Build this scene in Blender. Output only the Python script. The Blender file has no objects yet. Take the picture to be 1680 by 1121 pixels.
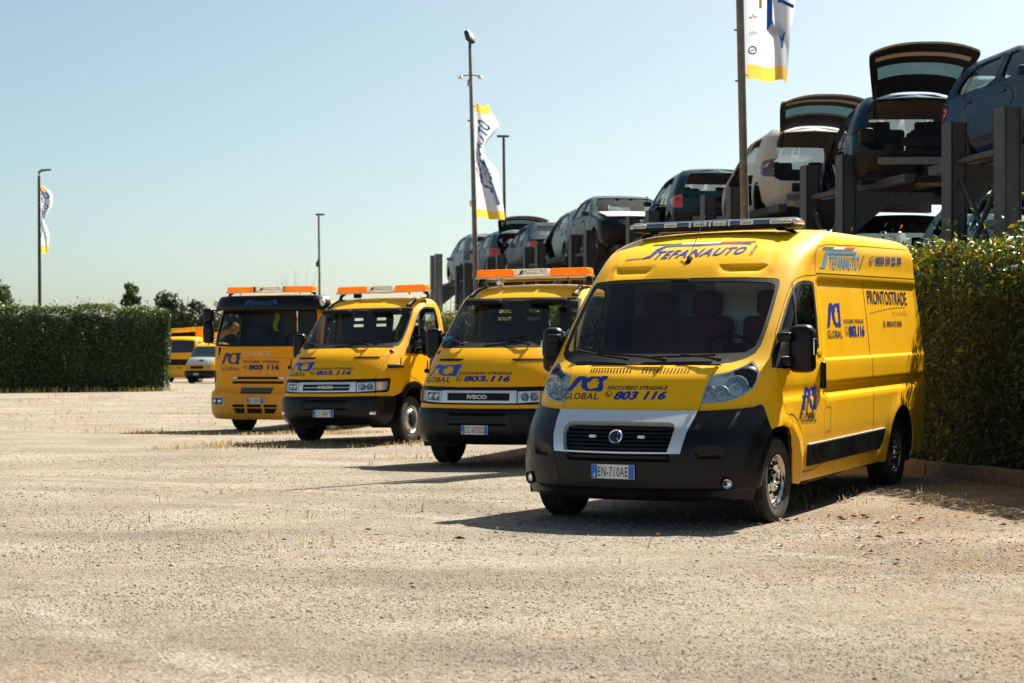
import bpy, bmesh, math, random
import numpy as np
from mathutils import Vector, Matrix
from mathutils.geometry import delaunay_2d_cdt

random.seed(7)
RNG = np.random.default_rng(11)
SC = bpy.context.scene
COL = SC.collection

# ---------------------------------------------------------------- camera
cam_d = bpy.data.cameras.new('camera')
cam = bpy.data.objects.new('camera', cam_d)
COL.objects.link(cam)
cam.location = (0, 0, 1.248)
cam.rotation_euler = (math.radians(90), 0, 0)
cam_d.sensor_width = 36
cam_d.lens = 62.14
cam_d.shift_y = 0.0231
cam_d.clip_start = 0.1
cam_d.clip_end = 3000
cam_d.dof.use_dof = True
cam_d.dof.focus_distance = 15.2
cam_d.dof.aperture_fstop = 4.0
SC.camera = cam

# ---------------------------------------------------------------- daylight
SUN_AZ = math.radians(39)      # to the right of straight ahead, behind the vehicles
SUN_EL = math.radians(47)
world = bpy.data.worlds.new('World')
SC.world = world
world.use_nodes = True
wn, wl = world.node_tree.nodes, world.node_tree.links
bg = wn['Background']
sky = wn.new('ShaderNodeTexSky')
sky.sky_type = 'NISHITA'
sky.sun_disc = False
sky.sun_elevation = SUN_EL
sky.sun_rotation = SUN_AZ
sky.air_density = 0.6
sky.dust_density = 1.9
sky.ozone_density = 6.0
tint = wn.new('ShaderNodeMix')                # slight warm-green cast of the hazy summer air
tint.data_type = 'RGBA'
tint.blend_type = 'MULTIPLY'
tint.inputs[0].default_value = 1.0
tint.inputs[7].default_value = (1.38, 1.28, 0.90, 1)
wl.new(sky.outputs[0], tint.inputs[6])
wl.new(tint.outputs[2], bg.inputs[0])
bg.inputs[1].default_value = 0.050
sun_d = bpy.data.lights.new('sun', 'SUN')
sun_d.energy = 4.4
sun_d.angle = math.radians(0.53)
sun_d.color = (1.0, 0.93, 0.80)
sun = bpy.data.objects.new('sun', sun_d)
COL.objects.link(sun)
SDIR = Vector((math.sin(SUN_AZ) * math.cos(SUN_EL), math.cos(SUN_AZ) * math.cos(SUN_EL), math.sin(SUN_EL)))
sun.rotation_euler = SDIR.to_track_quat('Z', 'Y').to_euler()
sun.location = (30, 30, 40)
SC.view_settings.view_transform = 'Standard'
SC.view_settings.look = 'None'
SC.view_settings.gamma = 1.0
SC.view_settings.exposure = 1.60
SC.view_settings.use_curve_mapping = False

# ---------------------------------------------------------------- scene helpers
def tag(o, label=None, cat=None, group=None, kind=None):
    if label: o['label'] = label
    if cat: o['category'] = cat
    if group: o['group'] = group
    if kind: o['kind'] = kind
    return o

def empty(name, loc=(0, 0, 0), rz=0.0, mat=None, parent=None):
    o = bpy.data.objects.new(name, None)
    o.empty_display_size = .2
    COL.objects.link(o)
    if mat is not None: o.matrix_world = mat
    else:
        o.location = loc
        o.rotation_euler = (0, 0, rz)
    if parent: o.parent = parent
    return o

def add_mesh(name, me, mat, parent=None):
    if mat is not None and not me.materials: me.materials.append(mat)
    o = bpy.data.objects.new(name, me)
    COL.objects.link(o)
    if parent: o.parent = parent
    return o

def mk(name, verts, faces, mat, parent=None, smooth=True, sharp=38):
    me = bpy.data.meshes.new(name)
    me.from_pydata([tuple(map(float, v)) for v in verts], [], [tuple(map(int, f)) for f in faces])
    if smooth:
        me.shade_smooth()
        if sharp: me.set_sharp_from_angle(angle=math.radians(sharp))
    me.update()
    return add_mesh(name, me, mat, parent)

def copy_tree(o, parent=None):
    c = o.copy()
    COL.objects.link(c)
    c.parent = parent
    for ch in list(o.children): copy_tree(ch, c)
    return c

class MB:
    """collects shapes into one mesh"""
    def __init__(s): s.v = []; s.f = []
    def add(s, v, f):
        n = len(s.v)
        s.v += [tuple(p) for p in v]
        s.f += [tuple(i + n for i in q) for q in f]
        return s
    def box(s, c, d, M=None, taper=None):
        x, y, z = d[0] / 2, d[1] / 2, d[2] / 2
        p = [(-x, -y, -z), (x, -y, -z), (x, y, -z), (-x, y, -z), (-x, -y, z), (x, -y, z), (x, y, z), (-x, y, z)]
        if taper: p = p[:4] + [(a * taper[0], b * taper[1], e) for a, b, e in p[4:]]
        if M is not None: p = [tuple(M @ Vector(q)) for q in p]
        p = [(q[0] + c[0], q[1] + c[1], q[2] + c[2]) for q in p]
        return s.add(p, [(3, 2, 1, 0), (4, 5, 6, 7), (0, 1, 5, 4), (1, 2, 6, 5), (2, 3, 7, 6), (3, 0, 4, 7)])
    def rbox(s, c, d, r=.02, M=None, seg=2, taper=None):
        bm = bmesh.new()
        bmesh.ops.create_cube(bm, size=1)
        for v in bm.verts:
            t = taper if (taper and v.co.z > 0) else (1, 1)
            v.co = Vector((v.co.x * d[0] * t[0], v.co.y * d[1] * t[1], v.co.z * d[2]))
        bmesh.ops.bevel(bm, geom=bm.edges[:], offset=r, segments=seg, profile=.5, affect='EDGES')
        bm.verts.ensure_lookup_table()
        p = [((M @ v.co) if M is not None else v.co) + Vector(c) for v in bm.verts]
        f = [[v.index for v in q.verts] for q in bm.faces]
        bm.free()
        return s.add(p, f)
    def tube(s, pts, r, n=8, cap=True):
        pts = [Vector(p) for p in pts]
        rs = r if hasattr(r, '__len__') else [r] * len(pts)
        ring = []
        up = Vector((0, 0, 1))
        for i, p in enumerate(pts):
            d = (pts[min(i + 1, len(pts) - 1)] - pts[max(i - 1, 0)]).normalized()
            a = d.cross(up)
            if a.length < 1e-3: a = d.cross(Vector((1, 0, 0)))
            a.normalize(); b = d.cross(a).normalized(); 
            ring.append([p + (a * math.cos(2 * math.pi * k / n) + b * math.sin(2 * math.pi * k / n)) * rs[i] for k in range(n)])
        v = [q for R_ in ring for q in R_]
        f = [(i * n + k, i * n + (k + 1) % n, (i + 1) * n + (k + 1) % n, (i + 1) * n + k) for i in range(len(pts) - 1) for k in range(n)]
        if cap: f += [tuple(range(n))[::-1], tuple((len(pts) - 1) * n + k for k in range(n))]
        return s.add(v, f)
    def lathe(s, prof, n=32, M=None, c=(0, 0, 0)):
        """prof: (radius, height) pairs round local z"""
        v = []; f = []
        for r, h in prof:
            for k in range(n):
                a = 2 * math.pi * k / n
                p = Vector((r * math.cos(a), r * math.sin(a), h))
                if M is not None: p = M @ p
                v.append((p.x + c[0], p.y + c[1], p.z + c[2]))
        for i in range(len(prof) - 1):
            for k in range(n): f.append((i * n + k, i * n + (k + 1) % n, (i + 1) * n + (k + 1) % n, (i + 1) * n + k))
        return s.add(v, f)
    def prism(s, poly, h0, h1, M=None, c=(0, 0, 0)):
        n = len(poly)
        p = [Vector((x, y, h0)) for x, y in poly] + [Vector((x, y, h1)) for x, y in poly]
        if M is not None: p = [M @ q for q in p]
        p = [q + Vector(c) for q in p]
        return s.add(p, [tuple(range(n))[::-1], tuple(range(n, 2 * n))] + [(i, (i + 1) % n, n + (i + 1) % n, n + i) for i in range(n)])
    def build(s, name, mat, parent=None, smooth=True, sharp=38):
        return mk(name, s.v, s.f, mat, parent, smooth, sharp)

def rotm(rx=0, ry=0, rz=0):
    return (Matrix.Rotation(rz, 3, 'Z') @ Matrix.Rotation(ry, 3, 'Y') @ Matrix.Rotation(rx, 3, 'X'))
YM = Matrix(((1, 0, 0), (0, 0, 1), (0, -1, 0)))      # local z -> world +y
YMN = Matrix(((1, 0, 0), (0, 0, -1), (0, 1, 0)))     # local z -> world -y
XM = Matrix(((0, 0, 1), (0, 1, 0), (-1, 0, 0)))      # local z -> world +x

# ---------------------------------------------------------------- materials
MATS = {}
def nodes_of(m):
    nt = m.node_tree
    return nt.nodes, nt.links, nt.nodes['Principled BSDF']

def mat(name, col, rough=.5, metal=0., coat=0., spec=.5, trans=0., emit=None, alpha=1., noise=0., nscale=6., bump=0., bscale=80., coat_rough=.06, rnoise=0.):
    if name in MATS: return MATS[name]
    m = bpy.data.materials.new(name)
    m.use_nodes = True
    N, L, b = nodes_of(m)
    b.inputs['Base Color'].default_value = (*col, 1)
    b.inputs['Roughness'].default_value = rough
    b.inputs['Metallic'].default_value = metal
    b.inputs['Coat Weight'].default_value = coat
    b.inputs['Coat Roughness'].default_value = coat_rough
    b.inputs['Specular IOR Level'].default_value = spec
    b.inputs['Transmission Weight'].default_value = trans
    b.inputs['Alpha'].default_value = alpha
    if emit:
        b.inputs['Emission Color'].default_value = (*emit[:3], 1)
        b.inputs['Emission Strength'].default_value = emit[3]
    if noise or bump or rnoise:
        tc = N.new('ShaderNodeTexCoord')
        nz = N.new('ShaderNodeTexNoise')
        nz.inputs['Scale'].default_value = nscale
        nz.inputs['Detail'].default_value = 7
        nz.inputs['Roughness'].default_value = .62
        L.new(tc.outputs['Object'], nz.inputs['Vector'])
        if noise:
            mr = N.new('ShaderNodeMapRange')
            mr.inputs[1].default_value = .3; mr.inputs[2].default_value = .7
            mr.inputs[3].default_value = 1 - noise; mr.inputs[4].default_value = 1 + noise * .6
            L.new(nz.outputs[0], mr.inputs[0])
            mx = N.new('ShaderNodeMix'); mx.data_type = 'RGBA'; mx.blend_type = 'MULTIPLY'
            mx.inputs[0].default_value = 1
            mx.inputs[6].default_value = (*col, 1)
            L.new(mr.outputs[0], mx.inputs[7])
            L.new(mx.outputs[2], b.inputs['Base Color'])
        if rnoise:
            mr2 = N.new('ShaderNodeMapRange')
            mr2.inputs[1].default_value = .35; mr2.inputs[2].default_value = .7
            mr2.inputs[3].default_value = max(0, rough - rnoise); mr2.inputs[4].default_value = min(1, rough + rnoise)
            L.new(nz.outputs[0], mr2.inputs[0]); L.new(mr2.outputs[0], b.inputs['Roughness'])
        if bump:
            nb = N.new('ShaderNodeTexNoise'); nb.inputs['Scale'].default_value = bscale; nb.inputs['Detail'].default_value = 4
            L.new(tc.outputs['Object'], nb.inputs['Vector'])
            bp = N.new('ShaderNodeBump'); bp.inputs['Strength'].default_value = bump; bp.inputs['Distance'].default_value = .01
            L.new(nb.outputs[0], bp.inputs['Height']); L.new(bp.outputs[0], b.inputs['Normal'])
    MATS[name] = m
    return m

def glass(name, tint, refl=.9, rough=.01, f0=.04):
    """thin vehicle glass: clear tint plus a Fresnel mirror"""
    if name in MATS: return MATS[name]
    m = bpy.data.materials.new(name); m.use_nodes = True
    N, L = m.node_tree.nodes, m.node_tree.links
    N.clear()
    out = N.new('ShaderNodeOutputMaterial')
    tr = N.new('ShaderNodeBsdfTransparent'); tr.inputs[0].default_value = (*tint, 1)
    gl = N.new('ShaderNodeBsdfGlossy'); gl.inputs[0].default_value = (refl, refl, refl, 1); gl.inputs[1].default_value = rough
    lw = N.new('ShaderNodeFresnel'); lw.inputs[0].default_value = 1.5
    mr = N.new('ShaderNodeMath'); mr.operation = 'MULTIPLY'; mr.inputs[1].default_value = 0.75
    mx = N.new('ShaderNodeMixShader')
    L.new(lw.outputs[0], mr.inputs[0]); L.new(mr.outputs[0], mx.inputs[0])
    L.new(tr.outputs[0], mx.inputs[1]); L.new(gl.outputs[0], mx.inputs[2])
    L.new(mx.outputs[0], out.inputs[0])
    MATS[name] = m
    return m

M_YEL = mat('yellow_paint', (.96, .495, .002), .5, coat=.28, spec=.10, noise=.04, nscale=2.5, coat_rough=.04, rnoise=.05)
M_YEL2 = mat('warm_yellow_paint', (.96, .465, .002), .5, coat=.28, spec=.10, noise=.04, nscale=2.5, rnoise=.05)
M_ORA = mat('orange_yellow_paint', (.96, .385, .002), .5, coat=.25, spec=.10, noise=.05, nscale=2.5, rnoise=.05)
M_BLK = mat('black_plastic', (.006, .0065, .008), .36, spec=.28, rnoise=.10, nscale=5, noise=.3)
def road_dust(m, z0, z1, amt):
    """thrown-up dust and splashes low on the bodywork"""
    N, L, b = nodes_of(m)
    src = b.inputs['Base Color'].links[0].from_socket
    tc = N.new('ShaderNodeTexCoord'); sp = N.new('ShaderNodeSeparateXYZ'); L.new(tc.outputs['Object'], sp.inputs[0])
    mr = N.new('ShaderNodeMapRange'); mr.inputs[1].default_value = z1; mr.inputs[2].default_value = z0; mr.inputs[3].default_value = 0; mr.inputs[4].default_value = 1
    L.new(sp.outputs[2], mr.inputs[0])
    nz = N.new('ShaderNodeTexNoise'); nz.inputs['Scale'].default_value = 7; nz.inputs['Detail'].default_value = 9; nz.inputs['Roughness'].default_value = .7
    L.new(tc.outputs['Object'], nz.inputs['Vector'])
    rp = N.new('ShaderNodeMapRange'); rp.inputs[1].default_value = .42; rp.inputs[2].default_value = .68; rp.inputs[3].default_value = .12; rp.inputs[4].default_value = 1
    L.new(nz.outputs[0], rp.inputs[0])
    mu = N.new('ShaderNodeMath'); mu.operation = 'MULTIPLY'; L.new(mr.outputs[0], mu.inputs[0]); L.new(rp.outputs[0], mu.inputs[1])
    m2 = N.new('ShaderNodeMath'); m2.operation = 'MULTIPLY'; m2.inputs[1].default_value = amt; L.new(mu.outputs[0], m2.inputs[0])
    mx = N.new('ShaderNodeMix'); mx.data_type = 'RGBA'; mx.inputs[7].default_value = (.42, .34, .22, 1)
    L.new(m2.outputs[0], mx.inputs[0]); L.new(src, mx.inputs[6]); L.new(mx.outputs[2], b.inputs['Base Color'])
for m_ in (M_YEL, M_YEL2, M_ORA): road_dust(m_, .25, 1.0, .55)
M_DRK = mat('dark_trim', (.006, .007, .009), .55, spec=.25)
M_LIN = mat('cabin_lining', (.07, .075, .078), .8)
M_RUB = mat('tyre_rubber', (.022, .021, .02), .8, noise=.3, nscale=20)
M_SIL = mat('silver_paint', (.66, .72, .76), .28, metal=.45, coat=.5)
M_CHR = mat('chrome', (.82, .83, .85), .08, metal=1.)
M_STL = mat('wheel_steel', (.62, .62, .63), .2, metal=1., rnoise=.1, nscale=30)
M_GLS = glass('windscreen_glass', (.92, .97, .95))
M_GLD = glass('side_glass', (.66, .76, .77))
M_LEN = glass('lamp_glass', (.93, .96, .97))
M_BLU = mat('blue_lettering', (.006, .035, .30), .4)
M_LBL = mat('sky_blue_lettering', (.10, .38, .72), .4)
M_NVY = mat('navy_lettering', (.008, .016, .075), .4)
M_WHT = mat('white_plastic', (.78, .78, .76), .4)
M_PLB = mat('plate_blue', (.01, .16, .62), .4)
M_GRN = mat('green_stripe', (.02, .22, .04), .4)
M_RED = mat('red_stripe', (.55, .04, .03), .4)
M_SEAT = mat('seat_fabric', (.025, .028, .035), .9)
M_SEATR = mat('red_seat_fabric', (.10, .012, .016), .9)
def lens(name, col, t=.6):
    """moulded lens plastic that glows when the sun stands behind it"""
    m = mat(name, col, .18, coat=.5)
    N, L, b = nodes_of(m)
    tr = N.new('ShaderNodeBsdfTranslucent'); tr.inputs[0].default_value = (*col, 1)
    mx = N.new('ShaderNodeMixShader'); mx.inputs[0].default_value = t
    L.new(b.outputs[0], mx.inputs[1]); L.new(tr.outputs[0], mx.inputs[2]); L.new(mx.outputs[0], N['Material Output'].inputs[0])
    return m
M_ORL = lens('orange_lens', (.98, .44, .010))
M_SIGN = lens('white_sign_lens', (.80, .78, .70))
M_REDL = mat('red_lens', (.42, .012, .02), .12, coat=.6)
M_VEST = mat('hi_vis_vest', (.55, .80, .02), .8)
M_INT = mat('partition_panel', (.86, .88, .74), .8)
M_GRY = mat('grey_metal', (.30, .31, .31), .45, metal=.5)
M_ALU = mat('bare_aluminium', (.62, .62, .60), .32, metal=.9)
M_RST = mat('rusty_iron', (.20, .11, .06), .8, noise=.4, nscale=12)
def pchip(xs,ys):
    xs=np.array(xs,float);ys=np.array(ys,float);h=np.diff(xs);dl=np.diff(ys,axis=0)/h[:,None]
    m=np.zeros_like(ys)
    for i in range(1,len(xs)-1):
        a,b=dl[i-1],dl[i];w1=2*h[i]+h[i-1];w2=h[i]+2*h[i-1]
        with np.errstate(divide='ignore',invalid='ignore'):
            m[i]=np.where(a*b>0,(w1+w2)/(w1/a+w2/b),0)
    m[0]=dl[0];m[-1]=dl[-1]
    def f(x):
        x=np.asarray(x,float);i=np.clip(np.searchsorted(xs,x)-1,0,len(xs)-2)
        t=((x-xs[i])/h[i])[...,None];H=h[i][...,None]
        t=np.clip(t,-.2,1.2)
        return ((1+2*t)*(1-t)**2*ys[i]+t*(1-t)**2*H*m[i]+t*t*(3-2*t)*ys[i+1]+t*t*(t-1)*H*m[i+1])
    return f
class Skin:
    """lofted shell of a vehicle body: q runs from the nose centre round the corner, along the side
    and round the tail (negative on the right-hand side); v runs up. Local x forward, y left, z up."""
    def __init__(s,rows,Q=1.35,Qr=1.2,k3=.85,k4=.6,disp=None):
        r=np.array(rows,float);s.f=pchip(r[:,0],r[:,1:]);s.Q=Q;s.Qr=Qr;s.k3=k3;s.k4=k4;s.disp=disp;s.v0=r[0,0];s.v1=r[-1,0]
    def raw(s,q,v):
        q=np.asarray(q,float);v=np.asarray(v,float);q,v=np.broadcast_arrays(q,v)
        p=s.f(v);z,xf,xc,w,k1,k2,xr,xd=[p[...,i] for i in range(8)]
        sg=np.where(q<0,-1.,1.);a=np.abs(q);t=np.clip(a/s.Q,0,1);u=1-t
        x=u**3*xf+3*u*u*t*xf+3*u*t*t*(xc+k2*(xf-xc))+t**3*xc
        y=3*u*u*t*k1*w+3*u*t*t*w+t**3*w
        d=np.clip(a-s.Q,0,None);Ls=np.maximum(xc-xd,0.001)
        x=np.where(d>0,xc-np.minimum(d,Ls),x)
        e=np.clip(d-Ls,0,None);t=np.clip(e/s.Qr,0,1);u=1-t
        xb=u**3*xd+3*u*u*t*(xd+s.k4*(xr-xd))+3*u*t*t*xr+t**3*xr
        yb=u**3*w+3*u*u*t*w+3*u*t*t*s.k3*w
        x=np.where(e>0,xb,x);y=np.where(e>0,yb,y)
        return np.stack([x,sg*y,z+0*x],-1)
    def nrm(s,q,v,h=.004):
        a=s.raw(q+h,v)-s.raw(q-h,v);b=s.raw(q,v+h)-s.raw(q,v-h)
        n=np.cross(a,b);return n/np.maximum(np.linalg.norm(n,axis=-1,keepdims=True),1e-9)
    def P(s,q,v,off=0.):
        q=np.asarray(q,float);v=np.asarray(v,float)
        p=s.raw(q,v);n=s.nrm(q,v);o=off+np.zeros(p.shape[:-1])
        if s.disp is not None:o=o+s.disp(p[...,0],p[...,1],p[...,2],q,v)
        return p+n*o[...,None]
    def qx(s,x,v):
        """q on the left-hand wall at length x (use the minus sign for the right-hand wall)"""
        return s.Q+s.xc(v)-x
    def xc(s,v): return float(s.f(np.array(v,float))[2])
    def qend(s,v):
        p=s.f(np.array(v,float));return float(s.Q+max(p[2]-p[7],.001)+s.Qr)
VR=[(.22,.22, .86, .30, .93,.55,.62,-4.44,-4.34),
(.30,.30, .925,.28, .985,.55,.65,-4.46,-4.36),
(.45,.45, .945,.28,1.005,.55,.65,-4.46,-4.36),
(.60,.60, .94, .26,1.015,.55,.62,-4.46,-4.36),
(.72,.72, .905,.22,1.02,.55,.6,-4.46,-4.36),
(.83,.83, .80, .16,1.02,.55,.6,-4.46,-4.36),
(.92,.92, .70, .08,1.02,.55,.6,-4.46,-4.36),
(1.05,1.05,.61, .0,1.02,.55,.6,-4.46,-4.36),
(1.17,1.17,.515,-.08,1.02,.55,.6,-4.45,-4.35),
(1.23,1.23,.42,-.12,1.02,.58,.6,-4.45,-4.35),
(1.28,1.28,.31,-.15,1.015,.6,.62,-4.44,-4.34),
(1.60,1.60,-.04,-.45,.985,.62,.68,-4.42,-4.32),
(1.96,1.96,-.42,-.80,.945,.62,.68,-4.39,-4.29),
(2.10,2.10,-.59,-.98,.935,.62,.68,-4.36,-4.26),
(2.22,2.215,-.79,-1.18,.935,.62,.66,-4.33,-4.23),
(2.32,2.305,-1.02,-1.45,.91,.58,.62,-4.29,-4.18),
(2.42,2.365,-1.24,-1.7,.85,.54,.58,-4.22,-4.1),
(2.55,2.405,-1.6,-2.0,.72,.5,.55,-4.1,-3.95),
(2.80,2.43,-2.0,-2.3,.40,.5,.55,-3.8,-3.6),
(3.15,2.44,-2.4,-2.6,.02,.5,.5,-3.5,-3.4)]
DR=[(.28,.28,.90,.45,.90,.60,.66,-1.25,-1.13),
(.36,.36,.97,.45,.965,.64,.70,-1.25,-1.13),
(.50,.50,1.01,.42,.99,.66,.72,-1.25,-1.13),
(.66,.66,1.00,.40,.995,.66,.72,-1.25,-1.13),
(.74,.74,.965,.36,.985,.66,.72,-1.25,-1.13),
(.86,.86,.955,.33,.985,.66,.70,-1.25,-1.13),
(.97,.97,.93,.30,.985,.66,.70,-1.25,-1.13),
(1.08,1.08,.87,.22,.985,.66,.70,-1.25,-1.13),
(1.33,1.33,.665,.02,.98,.64,.66,-1.25,-1.13),
(1.44,1.44,.52,-.05,.975,.62,.64,-1.25,-1.13),
(1.50,1.50,.42,-.10,.97,.64,.66,-1.245,-1.13),
(1.75,1.75,.13,-.32,.945,.66,.70,-1.23,-1.11),
(2.08,2.08,-.25,-.60,.895,.66,.72,-1.19,-1.07),
(2.18,2.17,-.39,-.72,.86,.64,.68,-1.16,-1.03),
(2.28,2.235,-.56,-.85,.78,.58,.62,-1.12,-.99),
(2.42,2.265,-.75,-.92,.57,.5,.6,-1.05,-.96),
(2.80,2.28,-.88,-.95,.05,.5,.5,-.98,-.955)]
ER=[(0.26,0.26,1.2,0.8,1.09,0.6,0.66,-0.55,-0.4),
(0.36,0.36,1.29,0.8,1.17,0.62,0.7,-0.55,-0.4),
(0.6,0.6,1.31,0.78,1.2,0.62,0.7,-0.55,-0.4),
(0.78,0.78,1.29,0.76,1.2,0.62,0.7,-0.55,-0.4),
(0.86,0.86,1.22,0.72,1.18,0.64,0.7,-0.55,-0.4),
(1.1,1.1,1.2,0.7,1.18,0.66,0.72,-0.55,-0.4),
(1.7,1.7,1.14,0.66,1.2,0.66,0.72,-0.55,-0.4),
(2.1,2.1,1.02,0.56,1.18,0.66,0.72,-0.54,-0.4),
(2.45,2.45,0.88,0.44,1.15,0.66,0.72,-0.52,-0.38),
(2.58,2.56,0.78,0.36,1.11,0.62,0.68,-0.5,-0.36),
(2.7,2.63,0.62,0.22,1.02,0.58,0.62,-0.45,-0.3),
(2.86,2.66,0.4,0.1,0.8,0.5,0.6,-0.38,-0.24),
(3.4,2.68,0.02,-0.03,0.05,0.5,0.5,-0.2,-0.16)]

# ---------------------------------------------------------------- panels cut out of a body shell
def inside(px, py, poly):
    poly = np.asarray(poly, float)
    x0, y0 = poly[:, 0], poly[:, 1]
    x1, y1 = np.roll(x0, -1), np.roll(y0, -1)
    r = np.zeros(len(px), bool)
    for a, b, c, e in zip(x0, y0, x1, y1):
        if b == e: continue
        m = ((b > py) != (e > py)) & (px < (c - a) * (py - b) / (e - b) + a)
        r ^= m
    return r

def resample(poly, d, closed=True):
    poly = [tuple(p) for p in poly]
    out = []
    n = len(poly)
    for i in range(n if closed else n - 1):
        a, b = poly[i], poly[(i + 1) % n]
        L = math.hypot(b[0] - a[0], b[1] - a[1])
        if L < 1e-6: continue
        k = max(1, int(math.ceil(L / d)))
        for j in range(k): out.append((a[0] + (b[0] - a[0]) * j / k, a[1] + (b[1] - a[1]) * j / k))
    if not closed: out.append(poly[-1])
    return out

def smooth_poly(poly, it=2):
    """Chaikin rounding of a closed outline"""
    for _ in range(it):
        o = []
        for i in range(len(poly)):
            a, b = poly[i], poly[(i + 1) % len(poly)]
            o += [(a[0] * .75 + b[0] * .25, a[1] * .75 + b[1] * .25), (a[0] * .25 + b[0] * .75, a[1] * .25 + b[1] * .75)]
        poly = o
    return poly

def area(poly):
    return .5 * sum(poly[i][0] * poly[(i + 1) % len(poly)][1] - poly[(i + 1) % len(poly)][0] * poly[i][1] for i in range(len(poly)))

def inset(poly, d):
    """move a closed outline inwards by d (outwards when negative)"""
    if area(poly) < 0: poly = poly[::-1]
    n = len(poly); o = []
    for i in range(n):
        p, c, q = Vector(poly[i - 1]), Vector(poly[i]), Vector(poly[(i + 1) % n])
        e1 = (c - p); e2 = (q - c)
        if e1.length < 1e-7 or e2.length < 1e-7: continue
        e1.normalize(); e2.normalize()
        n1 = Vector((-e1.y, e1.x)); n2 = Vector((-e2.y, e2.x))
        b = n1 + n2
        if b.length < 1e-4: b = n1
        b.normalize()
        k = d / max(.45, b.dot(n1))
        o.append((c.x + b.x * k, c.y + b.y * k))
    return o

def patch_geo(sk, outer, holes=(), off=0., d=.06, thick=0., rows=(), bd=None):
    bd = bd or d * .6
    loops = [resample(outer, bd)] + [resample(h, bd) for h in holes]
    pts = []; edges = []
    for lp in loops:
        n0 = len(pts)
        pts += lp
        edges += [(n0 + i, n0 + (i + 1) % len(lp)) for i in range(len(lp))]
    B = np.array(pts)
    q0, v0 = B.min(0); q1, v1 = B.max(0)
    qs = np.arange(q0 + d / 2, q1, d)
    vs = np.unique(np.concatenate([np.arange(v0 + d / 2, v1, d), [r for r in rows if v0 < r < v1]]))
    G = np.stack(np.meshgrid(qs, vs, indexing='ij'), -1).reshape(-1, 2)
    keep = inside(G[:, 0], G[:, 1], loops[0])
    for h in loops[1:]: keep &= ~inside(G[:, 0], G[:, 1], h)
    G = G[keep]
    if len(G):
        # drop points too near an outline: hash the outline into cells
        cell = d * .5
        dn = np.concatenate([np.array(resample(l, cell * .6)) for l in loops])
        occ = set(map(tuple, np.floor(dn / cell).astype(int)))
        gi = np.floor(G / cell).astype(int)
        k2 = np.array([not any((a + i, b + j) in occ for i in (-0, 0) for j in (-0, 0)) and (a, b) not in occ for a, b in gi])
        G = G[k2]
    allp = [Vector((float(a), float(b))) for a, b in pts] + [Vector((float(a), float(b))) for a, b in G]
    vo, eo, fo, ov, oe, of = delaunay_2d_cdt(allp, edges, [], 0, 1e-5, False)
    V2 = np.array([(p.x, p.y) for p in vo])
    T = np.array([f for f in fo if len(f) == 3])
    c = V2[T].mean(1)
    k = inside(c[:, 0], c[:, 1], loops[0])
    for h in loops[1:]: k &= ~inside(c[:, 0], c[:, 1], h)
    T = T[k]
    used = np.unique(T); mp = -np.ones(len(V2), int); mp[used] = np.arange(len(used))
    V2 = V2[used]; T = mp[T]
    o = off(V2[:, 0], V2[:, 1]) if callable(off) else off
    P = sk.P(V2[:, 0], V2[:, 1], o)
    F = [tuple(t) for t in T]
    if thick:
        cnt = {}
        for t in F:
            for i in range(3):
                e = (t[i], t[(i + 1) % 3])
                cnt[tuple(sorted(e))] = cnt.get(tuple(sorted(e)), 0) + 1
        P2 = sk.P(V2[:, 0], V2[:, 1], o - thick)
        n = len(P)
        bi = {}
        VV = [tuple(p) for p in P]
        for t in list(F):
            for i in range(3):
                a, b = t[i], t[(i + 1) % 3]
                if cnt[tuple(sorted((a, b)))] == 1:
                    for w in (a, b):
                        if w not in bi:
                            bi[w] = len(VV); VV.append(tuple(P2[w]))
                    F.append((b, a, bi[a], bi[b]))
        return VV, F
    return [tuple(p) for p in P], F

def patch(name, sk, outer, mat_, parent, holes=(), off=0., d=.06, thick=0., rows=(), bd=None, sharp=40):
    v, f = patch_geo(sk, outer, holes, off, d, thick, rows, bd)
    return mk(name, v, f, mat_, parent, True, sharp)

def ribbon(name, sk, path, w, mat_, parent, off=.002, d=.05, closed=False):
    """a narrow strip laid along a line on the shell"""
    p = resample(path, d, closed)
    n = len(p); v = []; f = []
    for i in range(n):
        a = Vector(p[i - 1] if (i or closed) else p[i]); b = Vector(p[(i + 1) % n] if (i < n - 1 or closed) else p[i])
        t = (b - a).normalized(); nn = Vector((-t.y, t.x)) * w / 2
        v += [(p[i][0] + nn.x, p[i][1] + nn.y), (p[i][0] - nn.x, p[i][1] - nn.y)]
    A = np.array(v)
    P = sk.P(A[:, 0], A[:, 1], off)
    for i in range(n if closed else n - 1):
        j = (i + 1) % n
        f.append((2 * i, 2 * i + 1, 2 * j + 1, 2 * j))
    return mk(name, P, f, mat_, parent, True, None)

# ---------------------------------------------------------------- lettering
_TX = {}
def text2d(s, bold=0., shear=0., space=1., res=3):
    key = (s, bold, shear, space)
    if key in _TX: return _TX[key]
    c = bpy.data.curves.new('lettering', 'FONT')
    c.body = s; c.size = 1; c.offset = bold; c.shear = shear; c.space_character = space; c.resolution_u = res
    c.fill_mode = 'FRONT'
    o = bpy.data.objects.new('lettering', c)
    me = bpy.data.meshes.new_from_object(o)
    V = np.array([v.co[:2] for v in me.vertices]); F = [tuple(p.vertices) for p in me.polygons]
    mn, mx = V.min(0), V.max(0)
    asp = (mx[0] - mn[0]) / (mx[1] - mn[1])
    V = (V - mn) / (mx - mn)
    bpy.data.objects.remove(o); bpy.data.curves.remove(c); bpy.data.meshes.remove(me)
    _TX[key] = (V, F, asp)
    return _TX[key]

def bil(c, V):
    c = np.asarray(c, float); a, b = V[:, :1], V[:, 1:2]
    return (1 - a) * (1 - b) * c[0] + a * (1 - b) * c[1] + a * b * c[2] + (1 - a) * b * c[3]

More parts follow.
